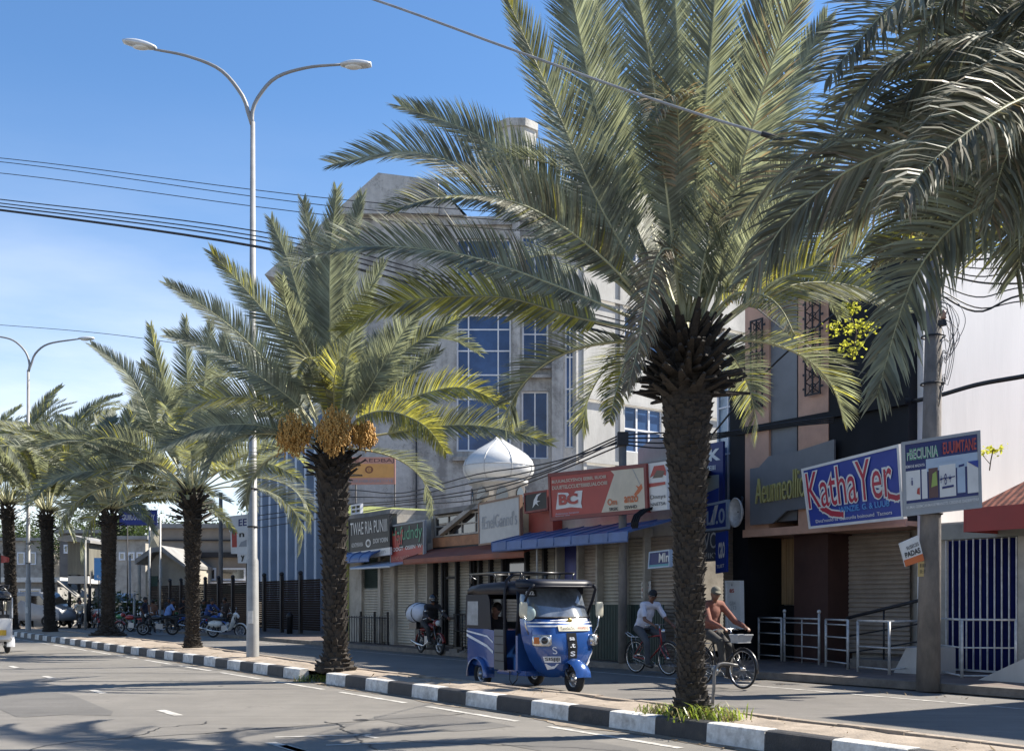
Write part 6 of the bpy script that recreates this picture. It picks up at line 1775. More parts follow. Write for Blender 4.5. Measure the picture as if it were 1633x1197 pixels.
# ================================================================ three wheelers
M_tb = mat('blue_body_paint', (.02, .078, .28), .22, .2, .12, 2, coat=.9, dirt=.06)
M_tk = mat('navy_canopy', (.006, .008, .018), .45, 0, .3, 3, spec=.3)
M_gcan = mat('grey_side_panel', (.1, .105, .11), .5, 0, .2, 3, dirt=.2)
M_wst = mat('white_stripe', (.7, .72, .76), .35)
M_crm = mat('cream_plate', (.6, .57, .45), .4)
M_amb = mat('amber_lens', (.5, .14, .02), .2)
M_ws = glass('windscreen', (.13, .15, .18), .05, .6, 2.5)
def tuktuk(label, loc, rz, body, canopy, detailed=True, stripe=None, side=None):
    T = thing('auto_rickshaw', label, 'auto rickshaw', loc, rz)
    hw = .65; xr = -.5
    # lower tub and rear quarters
    mb = MB()
    def sec(x, w_, z0, z1, rr=.06): return [V((x, -w_, z0 + rr)), V((x, -w_ + rr, z0)), V((x, w_ - rr, z0)), V((x, w_, z0 + rr)), V((x, w_, z1)), V((x, -w_, z1))]
    mb.loft([sec(xr, hw - .08, .42, 1.02), sec(xr + .1, hw - .01, .36, 1.04), sec(.3, hw, .33, 1.04), sec(.52, hw, .33, 1.02)], 0, False)
    mb.box(.52, 1.4, -.58, .58, .28, .36); mb.loft([sec(1.18, hw - .02, .3, .98), sec(1.24, hw - .02, .3, .98)], 0, False)
    mb.build('body', body, T)
    # front cowl: half shell that narrows downwards
    mb = MB(); cz = [(.27, .3, .3, 1.5), (.36, .42, .4, 1.5), (.55, .54, .47, 1.46), (.75, .61, .52, 1.42), (.95, .645, .53, 1.38), (1.12, .655, .48, 1.36), (1.24, .65, .4, 1.34)]
    def ring(z, b, a, x0, n=22, p=.72):
        o_ = []
        for k in range(n + 1):
            t = -math.pi / 2 + math.pi * k / n; cs, sn = math.cos(t), math.sin(t)
            o_.append(V((x0 + a * abs(cs) ** p, b * math.copysign(abs(sn) ** p, sn), z)))
        return o_
    mb.loft([ring(z, b, a, x0) for z, b, a, x0 in cz], 0, True, False, False)
    mb.loft([ring(z, b - .02, a - .02, x0 - .005) for z, b, a, x0 in cz], 0, True, False, False)
    mb.build('front_cowl', body, T)
    def onc(z, yn, out=.008):
        for i in range(len(cz) - 1):
            if cz[i][0] <= z <= cz[i + 1][0]: break
        u = (z - cz[i][0]) / (cz[i + 1][0] - cz[i][0]); b = cz[i][1] * (1 - u) + cz[i + 1][1] * u; a = cz[i][2] * (1 - u) + cz[i + 1][2] * u; x0 = cz[i][3] * (1 - u) + cz[i + 1][3] * u
        sn = max(-1, min(1, yn)); q = abs(sn) ** (1 / .72); cs = math.sqrt(max(0, 1 - q * q))
        return V((x0 + a * cs ** .72 + out * cs, b * sn + out * sn, z))
    def patch(y0, y1, za, zb, m, name, n=10, out=.008, parent=None, lab=None, skew=0):
        mb = MB(); g = []
        for j in range(4):
            v_ = j / 3; g.append([onc(za + (zb - za) * v_, y0 + (y1 - y0) * i / n + skew * v_, out) for i in range(n + 1)])
        mb.loft(g, 0, True, False, False); return mb.build(name, m, parent or T, fix=False)
    # windscreen and its surround
    wz = [(1.25, .645, .4, 1.34), (1.4, .635, .33, 1.3), (1.55, .63, .28, 1.26), (1.77, .61, .2, 1.22)]
    mb = MB(); mb.loft([ring(z, b, a, x0) for z, b, a, x0 in wz], 0, True, False, False)
    fr_ = mb.build('windscreen', M_ws, T)
    mb = MB()
    for k in (0, 22):
        mb.tube([ring(z, b + .006, a, x0)[k] for z, b, a, x0 in wz], .03, 6)
    mb.tube(ring(*[1.25, .65, .405, 1.34]), .02, 6); mb.tube(ring(*[1.76, .615, .21, 1.22]), .03, 6)
    mb.build('windscreen_frame', canopy, T)
    # hood visor over the windscreen
    mb = MB(); vz = [(1.76, .675, .5, 1.26), (1.81, .685, .51, 1.25), (1.86, .675, .48, 1.24), (1.885, .63, .4, 1.2)]
    mb.loft([ring(z, b, a, x0, 22, .5) for z, b, a, x0 in vz], 0, True, False, False)
    mb.loft([ring(z, b - .03, a - .05, x0, 22, .5) for z, b, a, x0 in vz], 0, True, False, False)
    mb.tube(ring(1.76, .677, .502, 1.26, 22, .5), .018, 6)
    for s in (-1, 1): mb.tube([(1.7, s * .6, 1.79), (1.66, s * .665, 1.72), (1.56, s * .68, 1.55), (1.42, s * .672, 1.28)], .026, 6)
    mb.add([V((1.3, -.6, 1.775)), V((1.62, -.5, 1.775)), V((1.62, .5, 1.775)), V((1.3, .6, 1.775))], [(0, 1, 2, 3)])
    if True: mb.build('visor', canopy, T)
    # roof
    mb = MB(); rr_ = []
    for x, w_, zt_ in ((xr + .02, .56, 1.66), (xr + .08, .63, 1.82), (0, .655, 1.86), (.7, .66, 1.88), (1.22, .655, 1.87), (1.4, .6, 1.85)):
        rr_.append([V((x, -w_, 1.64)), V((x, -w_, zt_ - .1)), V((x, -w_ * .86, zt_ - .03)), V((x, -w_ * .4, zt_)), V((x, w_ * .4, zt_)), V((x, w_ * .86, zt_ - .03)), V((x, w_, zt_ - .1)), V((x, w_, 1.64))])
    mb.loft(rr_, 0, True); mb.build('roof', canopy, T)
    for s in (-1, 1):
        # canvas side with a grey window
        mb = MB(); y = s * (hw - .005); yi = s * (hw - .035)
        def sp(poly, m, name, ya, yb):
            mb = MB(); mb.prism(poly, min(ya, yb), max(ya, yb), 0); return mb.build(name, m, T)
        sp([(xr + .03, 1.045), (.42, 1.045), (.36, 1.55), (.3, 1.64), (xr + .06, 1.64)], side or canopy, 'side_canvas', y, yi)
        sp([(xr + .1, 1.1), (-.02, 1.1), (-.02, 1.52), (xr + .12, 1.52)], mat('clear_canvas', (.3, .32, .34), .25, 0, .3, 6), 'side_window', y + s * .004, y)
        # front post, bumper hoop, half door
        mb = MB(); mb.cyl((1.21, s * .62, .95), (1.27, s * .62, 1.66), .03, None, 8); mb.build('pillar', canopy, T)
        if s < 0 or not detailed:
            mb = MB(); mb.tube([(1.0, s * .35, 1.99), (.98, s * .55, 1.97), (.96, s * .68, 1.86), (.95, s * .7, 1.6), (.95, s * .7, .8), (.96, s * .69, .36)], .03, 8); mb.build('hoop_bar', canopy, T)
            mb = MB(); mb.box(.55, .9, s * .655 - .012, s * .655 + .012, .36, 1.04)
            dr = mb.build('half_door', M_gcan, T)
            mb = MB()
            for k in range(4): mb.box(.58, .87, s * .672 - .004, s * .672 + .004, .5 + k * .14, .515 + k * .14)
            mb.build('door_rib', canopy, dr)
        # mirror
        mb = MB(); mb.tube([(1.62, s * .66, .98), (1.64, s * .73, 1.1), (1.64, s * .75, 1.28)], .013, 6); mm = mb.build('mirror', M_chr, T)
        mb = MB(); mb.loft([[V((1.63 + dx, s * .77 + a * .075 * q, 1.38 + b * .13 * q)) for a, b in ((-1, -.75), (-.75, -1), (.75, -1), (1, -.75), (1, .75), (.75, 1), (-.75, 1), (-1, .75))] for dx, q in ((-.03, .8), (0, 1), (.02, .95), (.025, .8))]); mb.build('mirror_shell', M_crm, mm)
        # headlight: chrome surround, round lamp, amber turn lamp
        c = onc(.88, s * .8, .02)
        od = V((.72, s * .62, 0)).normalized(); td = V((-od.y, od.x, 0)) * s
        Mq = Matrix((od, td, V((0, 0, 1)))).transposed()
        mb = MB(); mb.loft([[c + Mq @ V((dx, a * .16 * q, b * .095 * q)) for a, b in ((-1, -.7), (-.8, -1), (.8, -1), (1, -.7), (1, .7), (.8, 1), (-.8, 1), (-1, .7))] for dx, q in ((-.08, .9), (.02, 1), (.035, .92))]); hl = mb.build('headlight', M_chr, T)
        Mr = Mq @ Matrix.Rotation(R(90), 3, 'Y')
        mb = MB(); mb.lathe([(.078, .0), (.078, .03), (.055, .04), (.05, .03), (.022, .035), (.01, .05)], c + od * .03 - td * .05, 20, 0, True, Mr); mb.build('lens', mat('lamp_glass', (.6, .62, .62), .1), hl)
        mb = MB(); mb.lathe([(.055, .03), (.05, .045), (.028, .046), (.027, .05), (.005, .05)], c + od * .036 - td * .05, 20, 0, True, Mr); mb.build('lamp_ring', M_blkp, hl)
        mb = MB(); mb.obox(c + od * .035 + td * .085, .02, .09, .11, 0, 0, Mq); mb.build('turn_lamp', M_amb, hl)
        # rear wheel with flared guard
        w_ = wheel(T, (0, s * .56, .245), .245, .06, 5, M_alu, .05, False, fat=1.1)
        mb = MB(); g = []
        for k in range(11):
            a = R(-10 + 200 * k / 10); g.append([V((math.cos(a) * q, s * yy, .25 + math.sin(a) * q)) for q, yy in ((.3, .5), (.31, .66), (.29, .725), (.27, .725))])
        mb.loft(g, 0, True, False, False); mb.build('mudguard', body, T)
        if stripe:
            for (za, zb, zc) in ((.98, .86, .03), (.9, .68, .05)):
                mb = MB(); mb.add([(xr + .1, s * .657, za), (.3, s * .658, zb + .04), (.5, s * .658, zb - .06), (.5, s * .658, zb - .06 + zc), (.3, s * .658, zb + .04 + zc), (xr + .1, s * .657, za + zc)], [(0, 1, 4, 5), (1, 2, 3, 4)]); mb.build('stripe', stripe, T, fix=False)
    # nose wheel, fork, guard
    wheel(T, (1.98, 0, .235), .235, .062, 5, M_alu, .05, False, fat=1.1)
    mb = MB(); mb.tube([(1.98, -.11, .24), (1.9, -.11, .36), (1.84, -.05, .5)], .03, 7); mb.cyl((1.84, -.02, .48), (1.8, 0, .7), .04, None, 8); mb.build('fork', M_blkp, T)
    mb = MB(); g = []
    for k in range(9):
        a = R(5 + 165 * k / 8); q = .3
        g.append([V((1.98 + math.cos(a) * q * (1 - .12 * abs(v_)), v_ * .15, .26 + math.sin(a) * q * (1.1 - .25 * v_ * v_))) for v_ in (-1, -.75, -.3, .3, .75, 1)])
    mb.loft(g, 0, True, False, False); mb.build('front_mudguard', body, T)
    mb = MB()
    for y in (-.56, .56): mb.tube([(xr + .25, y, 1.9), (xr + .02, y, 2.0), (.5, y, 2.01), (1.2, y, 2.0)], .018, 6)
    for x in (xr + .02, .35, .8, 1.2): mb.tube([(x, -.56, 2.0), (x, .56, 2.0)], .016, 6); mb.cyl((x, -.5, 1.84), (x, -.54, 2.0), .014, None, 5); mb.cyl((x, .5, 1.84), (x, .54, 2.0), .014, None, 5)
    mb.build('roof_rack', M_blkp, T)
    mb = MB(); mb.box(-.3, .18, -.55, .55, .5, .68); mb.box(-.42, -.3, -.55, .55, .6, 1.15); mb.build('rear_seat', M_seat, T)
    mb = MB(); mb.box(.72, .98, -.3, .3, .5, .72); mb.box(.66, .72, -.3, .3, .6, 1.1); mb.build('driver_seat', M_seat, T)
    mb = MB(); mb.cyl((1.5, 0, .6), (1.34, 0, 1.08), .035, None, 8); mb.tube([(1.28, -.3, 1.06), (1.34, -.1, 1.1), (1.34, .1, 1.1), (1.28, .3, 1.06)], .016, 6); mb.build('handlebar', M_blkp, T)
    mb = MB(); mb.tube([(.95, -.6, .34), (.97, -.62, .2), (1.06, -.62, .12), (1.16, -.6, .2), (1.18, -.58, .34)], .012, 6); mb.build('step_loop', M_blkp, T)
    if detailed:
        patch(-.97, .97, 1.1, 1.125, M_wst, 'stripe', 24); patch(-.97, .97, 1.16, 1.18, M_wst, 'stripe', 24)
        patch(-.16, .14, .34, 1.0, M_blkp, 'centre_panel', 6, .012)
        pl = patch(-.36, .62, 1.03, 1.13, M_crm, 'number_plate', 14, .022)
        def tx(body_, y0, y1, za, zb, m, off=.0, out=.03, name='lettering', par=None):
            vs, fs = text_geo(body_, off); mb = MB(); mb.add([onc(za + (zb - za) * y, y0 + (y1 - y0) * x, out) for x, y in vs], fs); return mb.build(name, m, par or T, fix=False)
        tx('TaosSa.Tc', -.3, .1, 1.055, 1.105, M_blkp, 0, .03, par=pl); tx('WINMIIV.E', .2, .56, 1.055, 1.105, M_redp, 0, .03, par=pl)
        for za, zb, t in ((.88, .93, 'sa'), (.76, .83, '.t'), (.62, .7, 'S'), (.45, .5, 'ii')): tx(t, -.1, .06, za, zb, M_wst, .02, .02)
        tx('S', -.62, -.5, .66, .78, M_wst, 0)
        st1 = patch(-.86, -.42, .52, .62, M_wst, 'sticker', 8); tx('SISJIJI', -.83, -.45, .535, .605, M_blkp, .03, .012, par=st1)
        mb = MB(); mb.add([onc(.5, -.87, .008), onc(.5, -.5, .008), onc(.42, -.68, .008), onc(.4, -.87, .008)], [(0, 3, 2, 1)]); mb.build('sticker', M_wst, T, fix=False)
        mb = MB(); mb.add([onc(z, y, .01) for y, z in ((.55, .38), (.72, .42), (.86, .5), (.95, .72), (.86, .64), (.84, .7), (.75, .6), (.74, .66), (.64, .52))], [tuple(range(9))]); mb.build('flame_sticker', M_wst, T, fix=False)
        mb = MB(); mb.ell(onc(1.2, .06, .02), (.02, .05, .045), 12); mb.build('emblem', mat('brass_emblem', (.5, .36, .1), .3, .5), T)
        c = onc(1.3 if False else 1.2, -.9, .06) + V((-.02, -.03, .12)); mb = MB(); mb.lathe([(.02, -.05), (.1, -.03), (.125, .02), (.12, .035), (.09, .045), (.03, .05)], c, 20, 0, True, Matrix.Rotation(R(-25), 3, 'Z') @ Matrix.Rotation(R(90), 3, 'Y')); mb.build('spot_lamp', mat('spot_glass', (.4, .5, .5), .15), T)
        mb = MB(); pts = ring(1.64, .62, .25, 1.243); a, b_ = pts[2], pts[7]
        g2 = [[p + (p - V((1.0, 0, p.z))).normalized() * .012 for p in (ring(z, q, a_, x0)[3:8])] for z, q, a_, x0 in ((1.6, .628, .262, 1.254), (1.71, .618, .228, 1.234))]
        mb.loft(g2, 0, True, False, False); sb = mb.build('sun_strip_sticker', M_blkp, T, fix=False)
        tx_, fs = text_geo('502', .03); mb = MB()
        def onw(u, v_):
            p = g2[0]; q = g2[1]; i = min(3, int(u * 4)); w_ = u * 4 - i
            lo = p[i].lerp(p[i + 1], w_); hi = q[i].lerp(q[i + 1], w_); r_ = lo.lerp(hi, v_); return r_ + (r_ - V((1.0, 0, r_.z))).normalized() * .008
        mb.add([onw(.15 + .7 * x, .2 + .6 * y) for x, y in tx_], fs); mb.build('lettering', M_wst, sb, fix=False)
        # white sweep of reflective film under the windscreen
        mb = MB(); mb.loft([[onc(z, y, .01) for y, z in zip([-.5 + .1 * i for i in range(13)], zz)] for zz in ([1.2 + .0 * i for i in range(13)], [1.205 + .03 * min(1, i / 6) for i in range(13)])], 0, True, False, False); mb.build('bonnet_stripe', M_wst, T, fix=False)
    return T
h = UX
fw_ = G(916, 1106, 0); loc = fw_ - h * 1.98
tuktuk('blue auto rickshaw with black roof rack and cream plate on the far carriageway', loc, ROT, M_tb, M_tk, True, M_wst)
def seated(lean=.1, x=0, y=0, z=.6, look=None, reach=.35):
    J = ride(z, reach, .42, lean, .18, z + .2, .02, (.4, .4))
    return {k: V(v) + V((x, y, 0)) for k, v in J.items()}
J = seated(.02, -.05, -.3, .64, None, .32); J['look'] = (.5, -.8, 0)
person('passenger in dark clothes looking out of the blue rickshaw side', loc, ROT, J, cloth('dark_blouse', (.04, .035, .04)), cloth('dark_skirt', (.03, .03, .04)), sk=(.3, .16, .11), sleeves='short')
J = seated(.08, .8, 0, .66, None, .5); J['look'] = (1, .1, 0)
person('driver in a pale shirt behind the windscreen of the blue rickshaw', loc, ROT, J, cloth('pale_shirt', (.4, .42, .45)), cloth('grey_trousers', (.07, .075, .085)))
# the white three wheeler that leaves the picture at the left edge
M_tw = mat('white_body_paint', (.7, .7, .7), .25, 0, .1, 2, coat=.6)
pw = G(6, 1043, 0)
hd_ = math.atan2(.844, -.5364)
TW = tuktuk('white auto rickshaw with a yellow plate driving out of the left edge', pw + V((-.75, .55, 0)) , hd_, M_tw, M_blkp, False, None, M_tw)
mb = MB(); mb.obox((-.54, 0, .62), .03, .9, .16)
mb.build('number_plate', mat('yellow_plate', (.65, .4, .04), .4), TW)
# ================================================================ the street's far end at the left: buildings, signs, vehicles, people
Yd = 85.0
def far_box(mb, px0, px1, py0, py1, Y, dep, mat_=0):
    a, b = P(px0, py1, Y), P(px1, py0, Y)
    mb.box(a.x, b.x, Y, Y + dep, a.z, b.z, mat_)
M_beige = mat('beige_render', (.42, .38, .31), .8, 0, .25, .8, dirt=.35)
M_beig2 = mat('fawn_cladding', (.33, .28, .23), .75, 0, .2, .8, dirt=.3)
M_gfas = mat('green_fascia', (.05, .1, .075), .6, 0, .2, 1)
M_roofg = mat('roof_sheet', (.32, .31, .29), .6, .2, .3, 1.2, dirt=.4)
def fbuild(name, label, px0, px1, py_top, Y, dep, wallm, wins=(), extra=None, roofm=None):
    a = P(px0, HY, Y); b = P(px1, HY, Y)
    root = thing(name, label, 'building', ((a.x + b.x) / 2, Y, 0)); bl = V(root.location)
    mb = MB(); zt = P(0, py_top, Y).z; mb.box(a.x, b.x, Y, Y + dep, 0, zt); mb.build('wall', wallm, root, bl)
    mb = MB(); mb.box(a.x - .3, b.x + .3, Y - .4, Y + dep + .3, zt + .003, zt + .3); mb.build('roof', roofm or M_roofg, root, bl)
    for (x0, x1, y0, y1, m) in wins:
        p, q = P(x0, y1, Y), P(x1, y0, Y)
        mb = MB(); frame_rect(mb, p.x, q.x, p.z, q.z, Y - .08, Y - .003, .12); f = mb.build('window', M_winf if m is not M_gfas else M_beige, root, bl)
        mb = MB(); mb.box(p.x + .06, q.x - .06, Y - .04, Y - .006, p.z + .06, q.z - .06); mb.build('pane', m, f, bl)
    return root, bl, zt
g_, bl, zt = fbuild('office_building', 'long fawn clad building with green glass band behind the slatted fence', 255, 402, 842, 78, 12, M_beig2,
    [(262, 300, 905, 925, M_gld), (305, 345, 905, 925, M_gld), (350, 392, 905, 925, M_gld)])
mb = MB(); far_box(mb, 256, 401, 927, 932, 77.5, .49); mb.build('sill', M_winf, g_, bl)
mb = MB(); far_box(mb, 256, 401, 932, 946, 77.7, .29); mb.build('fascia', M_gfas, g_, bl)
mb = MB(); far_box(mb, 256, 401, 880, 888, 77.6, .39); far_box(mb, 256, 401, 860, 862, 77.8, .19); mb.build('band', M_iron, g_, bl)
# low house with a fawn gable in front
rt = thing('gabled_porch', 'low beige building with a shallow gabled front left of the slender palm', 'building', P(262, 1000, 74)); bl = V(rt.location)
mb = MB(); q = lambda px, py, Y=72: (P(px, py, Y).x, P(px, py, Y).z)
mb.prism([q(232, 960), q(232, 912), q(250, 884), q(265, 880), q(298, 902), q(298, 918), q(298, 960)], 72, 80, 0); mb.build('wall', M_beige, rt, bl)
mb = MB(); mb.prism([q(222, 892), q(250, 872), q(262, 870), q(300, 900), q(300, 905), q(262, 879), q(250, 881), q(222, 900)], 71.2, 80.5, 0); mb.build('roof', M_roofg, rt, bl)
mb = MB(); mb.prism([q(238, 918), q(252, 918), q(252, 940), q(238, 940)], 71.9, 71.995, 0); mb.build('door', M_gfas, rt, bl)
for a in (222, 238, 256): 
    mb = MB(); p = P(a, 900, 71.4); mb.cyl((p.x, 71.4, 0), p, .12, None, 8); mb.build('pillar', M_beige, rt, bl)
fbuild('shop_building', 'pale two storey building far down the street behind the flared palm', 180, 232, 860, 96, 10, MATS['dark_render'] if 'dark_render' in MATS else M_plast, [(190, 200, 880, 893, M_gld), (205, 215, 880, 893, M_gld), (218, 228, 880, 893, M_gld)])
fbuild('shop_building', 'grey building with a flat roof at the far end between two palms', 95, 160, 850, 100, 10, mat('dark_render', (.16, .15, .14), .85, 0, .3, .8, dirt=.5), [(102, 110, 868, 882, M_gld), (118, 126, 868, 882, M_gld)])
fbuild('shop_building', 'far white building at the left edge behind the dark palm', -60, 70, 862, 110, 10, M_plast, [(-20, -8, 880, 900, M_gld), (28, 40, 880, 900, M_gld), (48, 58, 880, 900, M_gld)])
fbuild('shop_building', 'low long shed with a pale roof at the left beyond the distant lamp', -20, 92, 928, 70, 8, M_conc, [(30, 66, 938, 956, M_gld)], roofm=M_white)
# rickety timber hut on posts
rt = thing('sheet_hut', 'upright shack of weathered metal sheet standing left of the flared palm', 'hut', P(125, 1000, 66)); bl = V(rt.location)
mb = MB(); far_box(mb, 108, 142, 862, 916, 66, 3); mb.build('wall', mat('weathered_sheet', (.2, .19, .155), .7, .2, .35, 1.5, stretch=(4, 4, .3), dirt=.5), rt, bl)
mb = MB(); p = q; mb.prism([q(98, 857, 66), q(120, 853, 66), q(150, 862, 66), q(150, 866, 66), q(98, 862, 66)], 65.4, 69.5, 0); mb.build('roof', M_roofg, rt, bl)
mb = MB(); far_box(mb, 108, 140, 918, 930, 65.6, .3); mb.build('board', M_concl, rt, bl)
for a in (109, 124, 141):
    mb = MB(); p0_ = P(a, 918, 66); mb.cyl((p0_.x, 66.2, 0), (p0_.x, 66.2, p0_.z + .3), .09, None, 6); mb.build('post', M_iron, rt, bl)
mb = MB(); a = P(90, 925, 65.2); e = P(122, 950, 65.2); mb.add([a, e, e + V((0, 2.2, 0)), a + V((0, 2.2, 0)), a - V((0, 0, .08)), e - V((0, 0, .08)), e + V((0, 2.2, -.08)), a + V((0, 2.2, -.08))], [(0, 1, 2, 3), (7, 6, 5, 4), (0, 4, 5, 1), (1, 5, 6, 2), (2, 6, 7, 3), (3, 7, 4, 0)]); mb.build('lean_to_roof', M_roofg, rt, bl)
# signs
sign('signboard', 'blue overhead road sign with white lettering on two posts', [(191, 814), (250, 813), (250, 837), (190, 837)], (60, 60), S_blue, [('GUIIUUTIEEIE NY', .08, .95, .35, .72, S_white, .02)], frame=S_navy, posts=[(.2, .2, 5.6), (.82, .2, 5.6)])
sign('signboard', 'tall blue poster panel between the shack and the flared palm', [(150, 889), (163, 889), (163, 925), (150, 925)], (64, 64), S_sky, [('t.', .3, .8, .1, .25, S_white, .02)], posts=[(.5, .1, 2.4)])
sign('signboard', 'white lightbox with rounded corners and a red mark beside the tall lamp post', [(366, 823), (395, 820), (395, 845), (366, 847)], (52, 52), S_white, [('EE', .5, .95, .3, .75, S_navy, .02)], frame=S_white, posts=[(.85, .2, 6.5)], th=.3)
sign('signboard', 'lower white lightbox with a red and black emblem beside the tall lamp post', [(368, 847), (395, 845), (395, 882), (369, 882)], (51.8, 51.8), S_white, [('n', .5, .8, .72, .9, S_black, .03)], panels=[(.05, .35, .28, .95, S_red)], polys=[([(.45, .3), (.95, .3), (.95, .6), (.6, .5)], S_grey)], frame=S_white, th=.3)
sign('signboard', 'lowest small white and black lightbox beside the tall lamp post', [(379, 883), (395, 883), (395, 897), (380, 897)], (51.6, 51.6), S_white, [('y', .3, .7, .15, .85, S_black, .05)], frame=S_white, th=.3)
for k, (a, b_) in enumerate(((238, 254),)):
    mb = MB(); p = P(246, 838, 58)
    z1, z0 = P(0, 842, 58).z, P(0, 872, 58).z; x0, x1 = P(238, 0, 58).x, P(255, 0, 58).x
    mb.add([(x0, 58, z0), (x0 + .1, 58.05, z1), (x1, 58, z1), (x1 - .05, 57.9, z0), ((x0 + x1) / 2, 57.8, (z0 + z1) / 2)], [(0, 1, 4), (1, 2, 4), (2, 3, 4), (3, 0, 4)])
    v = list(mb.v); mb.add([V(p_) + V((0, .03, 0)) for p_ in v], [(4, 1, 0), (4, 2, 1), (4, 3, 2), (4, 0, 3)])
    root = thing('cloth_banner', 'pale cloth banner hung between thin poles under the blue road sign', 'banner', (x0, 58, 0)); bl = V(root.location)
    mb.build('cloth', mat('banner_cloth', (.6, .55, .42), .85), root, bl)
    for x in (x0, x1): mb = MB(); mb.cyl((x, 58.05, 0), (x, 58.05, z1 + .6), .05, None, 6); mb.build('pole', M_rail, root, bl)
mb = MB(); p = P(7, 891, 48); 
rt = thing('red_flag', 'small red flag fluttering at the left edge before the dark palm', 'flag', (p.x, 48, 0)); bl = V(rt.location)
mb.loft([[p + V((-.16 + .07 * i, .05 * math.sin(i * 1.4), .17 - .02 * i)) for i in range(6)], [p + V((-.16 + .07 * i, .05 * math.sin(i * 1.4 + .3), -.17 + .01 * i)) for i in range(6)]], 0, True, False, False); mb.build('cloth', S_red, rt, bl, fix=False)
mb = MB(); mb.cyl((p.x - .17, 48, 0), (p.x - .17, 48, p.z + .25), .02, None, 6); mb.build('pole', M_iron, rt, bl)
# parked white vehicles
def car(label, loc, rz, m, van=False):
    T = thing('parked_van' if van else 'parked_car', label, 'van' if van else 'car', loc, rz)
    prof = [(-2.1, .35), (-2.15, .8), (-2.0, 1.0), (-1.3, 1.05), (-.7, 1.45), (.7, 1.45), (1.4, 1.0), (2.1, .92), (2.2, .6), (2.15, .35)] if not van else [(-2.2, .35), (-2.25, 1.1), (-2.15, 1.9), (-1.5, 1.98), (1.0, 1.98), (1.7, 1.25), (2.15, 1.0), (2.25, .6), (2.2, .35)]
    mb = MB(); rings = []
    for y, k in ((-.84, .96), (-.8, 1.0), (0, 1.015), (.8, 1.0), (.84, .96)): rings.append([V((x * (k if z > .9 else 1), y * (1 if z < 1.0 else .9), .35 + (z - .35) * (k if z > .9 else 1))) for x, z in prof])
    mb.loft(rings, 0, True); mb.build('body', m, T)
    mb = MB()
    for s in (-1, 1):
        g = [(-1.15, 1.07), (-.65, 1.38), (.65, 1.38), (1.15, 1.05)] if not van else [(-1.9, 1.2), (-1.9, 1.75), (.9, 1.78), (1.4, 1.25)]
        mb.prism(g, s * .76 - .02, s * .76 + .02, 0)
    mb.build('side_window', M_gld, T)
    mb = MB(); a = (.72, 1.42), (1.38, 1.04)
    if van: a = (1.05, 1.9), (1.68, 1.3)
    mb.add([(a[0][0] + .03, -.62, a[0][1] + .01), (a[0][0] + .03, .62, a[0][1] + .01), (a[1][0] + .05, .72, a[1][1] + .02), (a[1][0] + .05, -.72, a[1][1] + .02)], [(0, 1, 2, 3)]); mb.build('windscreen', M_gld, T, fix=False)
    for x in (-1.3, 1.35):
        for s in (-1, 1): wheel(T, (x, s * .78, .32), .32, .09, 5, M_alu, .08, False, fat=1.0)
    for s in (-1, 1): mb = MB(); mb.ell((2.12, s * .6, .75), (.08, .16, .09), 10); mb.build('headlight', mat('lamp_glass', (.6, .62, .62), .1), T)
    return T
car('parked white van behind the flared palm', V((P(192, 0, 74).x, 74, .1)), R(-70), M_tw, True)
car('parked white car with a rounded roof right of the flared palm', V((P(208, 0, 67).x, 67, .1)), R(-20), M_tw)
car('parked grey van half hidden at the left behind the distant lamp', V((P(56, 0, 66).x, 66, .1)), R(-15), mat('grey_car_paint', (.3, .31, .33), .3, 0, .1, 2, coat=.5), True)
# trees beyond
def tree(label, px, Y, h, r, seed, dens=900):
    rnd = random.Random(seed); b = P(px, HY, Y); b.z = 0
    root = thing('broadleaf_tree', label, 'tree', b); 
    mb = MB(); tips = []
    top = b + V((rnd.uniform(-.4, .4), 0, h * .55)); mb.tube([b, b.lerp(top, .5) + V((rnd.uniform(-.2, .2), 0, 0)), top], [.3, .22, .16], 8)
    for k in range(9):
        a = k * 2.4; t = top + V((math.cos(a) * r * .7, math.sin(a) * r * .7, rnd.uniform(.05, .4) * h)); mb.tube([b.lerp(top, .7 + .03 * k), top.lerp(t, .5) + V((0, 0, .3)), t], [.11, .07, .03], 5); tips.append(t)
    mb.build('trunk', M_stem, root, b)
    mb = MB()
    for t in tips:
        for j in range(5):
            c = t + V((rnd.gauss(0, r * .3), rnd.gauss(0, r * .3), rnd.gauss(0, r * .22))); leafblob(mb, c, (r * .36, r * .36, r * .26), dens // 7, rnd, .24)
    mb.build('crown', M_bushd, root, b, fix=False)
tree('dark bushy tree far behind the blue road sign', 225, 104, 9, 4.2, 41, 1500)
tree('thin leaved tree far behind the flared palm', 165, 112, 10, 4.5, 42, 1300)
tree('dark tree behind the long shed at the left', 40, 118, 10, 5, 43, 1300)
tree('low dark tree between the fawn building and the finned building', 380, 100, 9, 4, 44, 1300)
tree('distant tree at the left end of the street', -10, 125, 11, 5, 45, 1200)
# low hoarding and small posts
for k, (px, Y, h_) in enumerate(((214, 58, 1.9), (180, 70, 4.5), (207, 66, 4.2), (136, 62, 5.0))):
    p = P(px, HY, Y); mb = MB(); mb.cyl((p.x, Y, 0), (p.x, Y, h_), .07, .06, 8); mb.ell((p.x, Y, h_), .08, 8)
    solo(mb, 'street_post', M_pole, ['short stout grey post right of the flared palm', 'thin grey mast behind the flared palm', 'slim grey mast below the blue road sign', 'thin mast beside the weathered shack'][k], 'post')
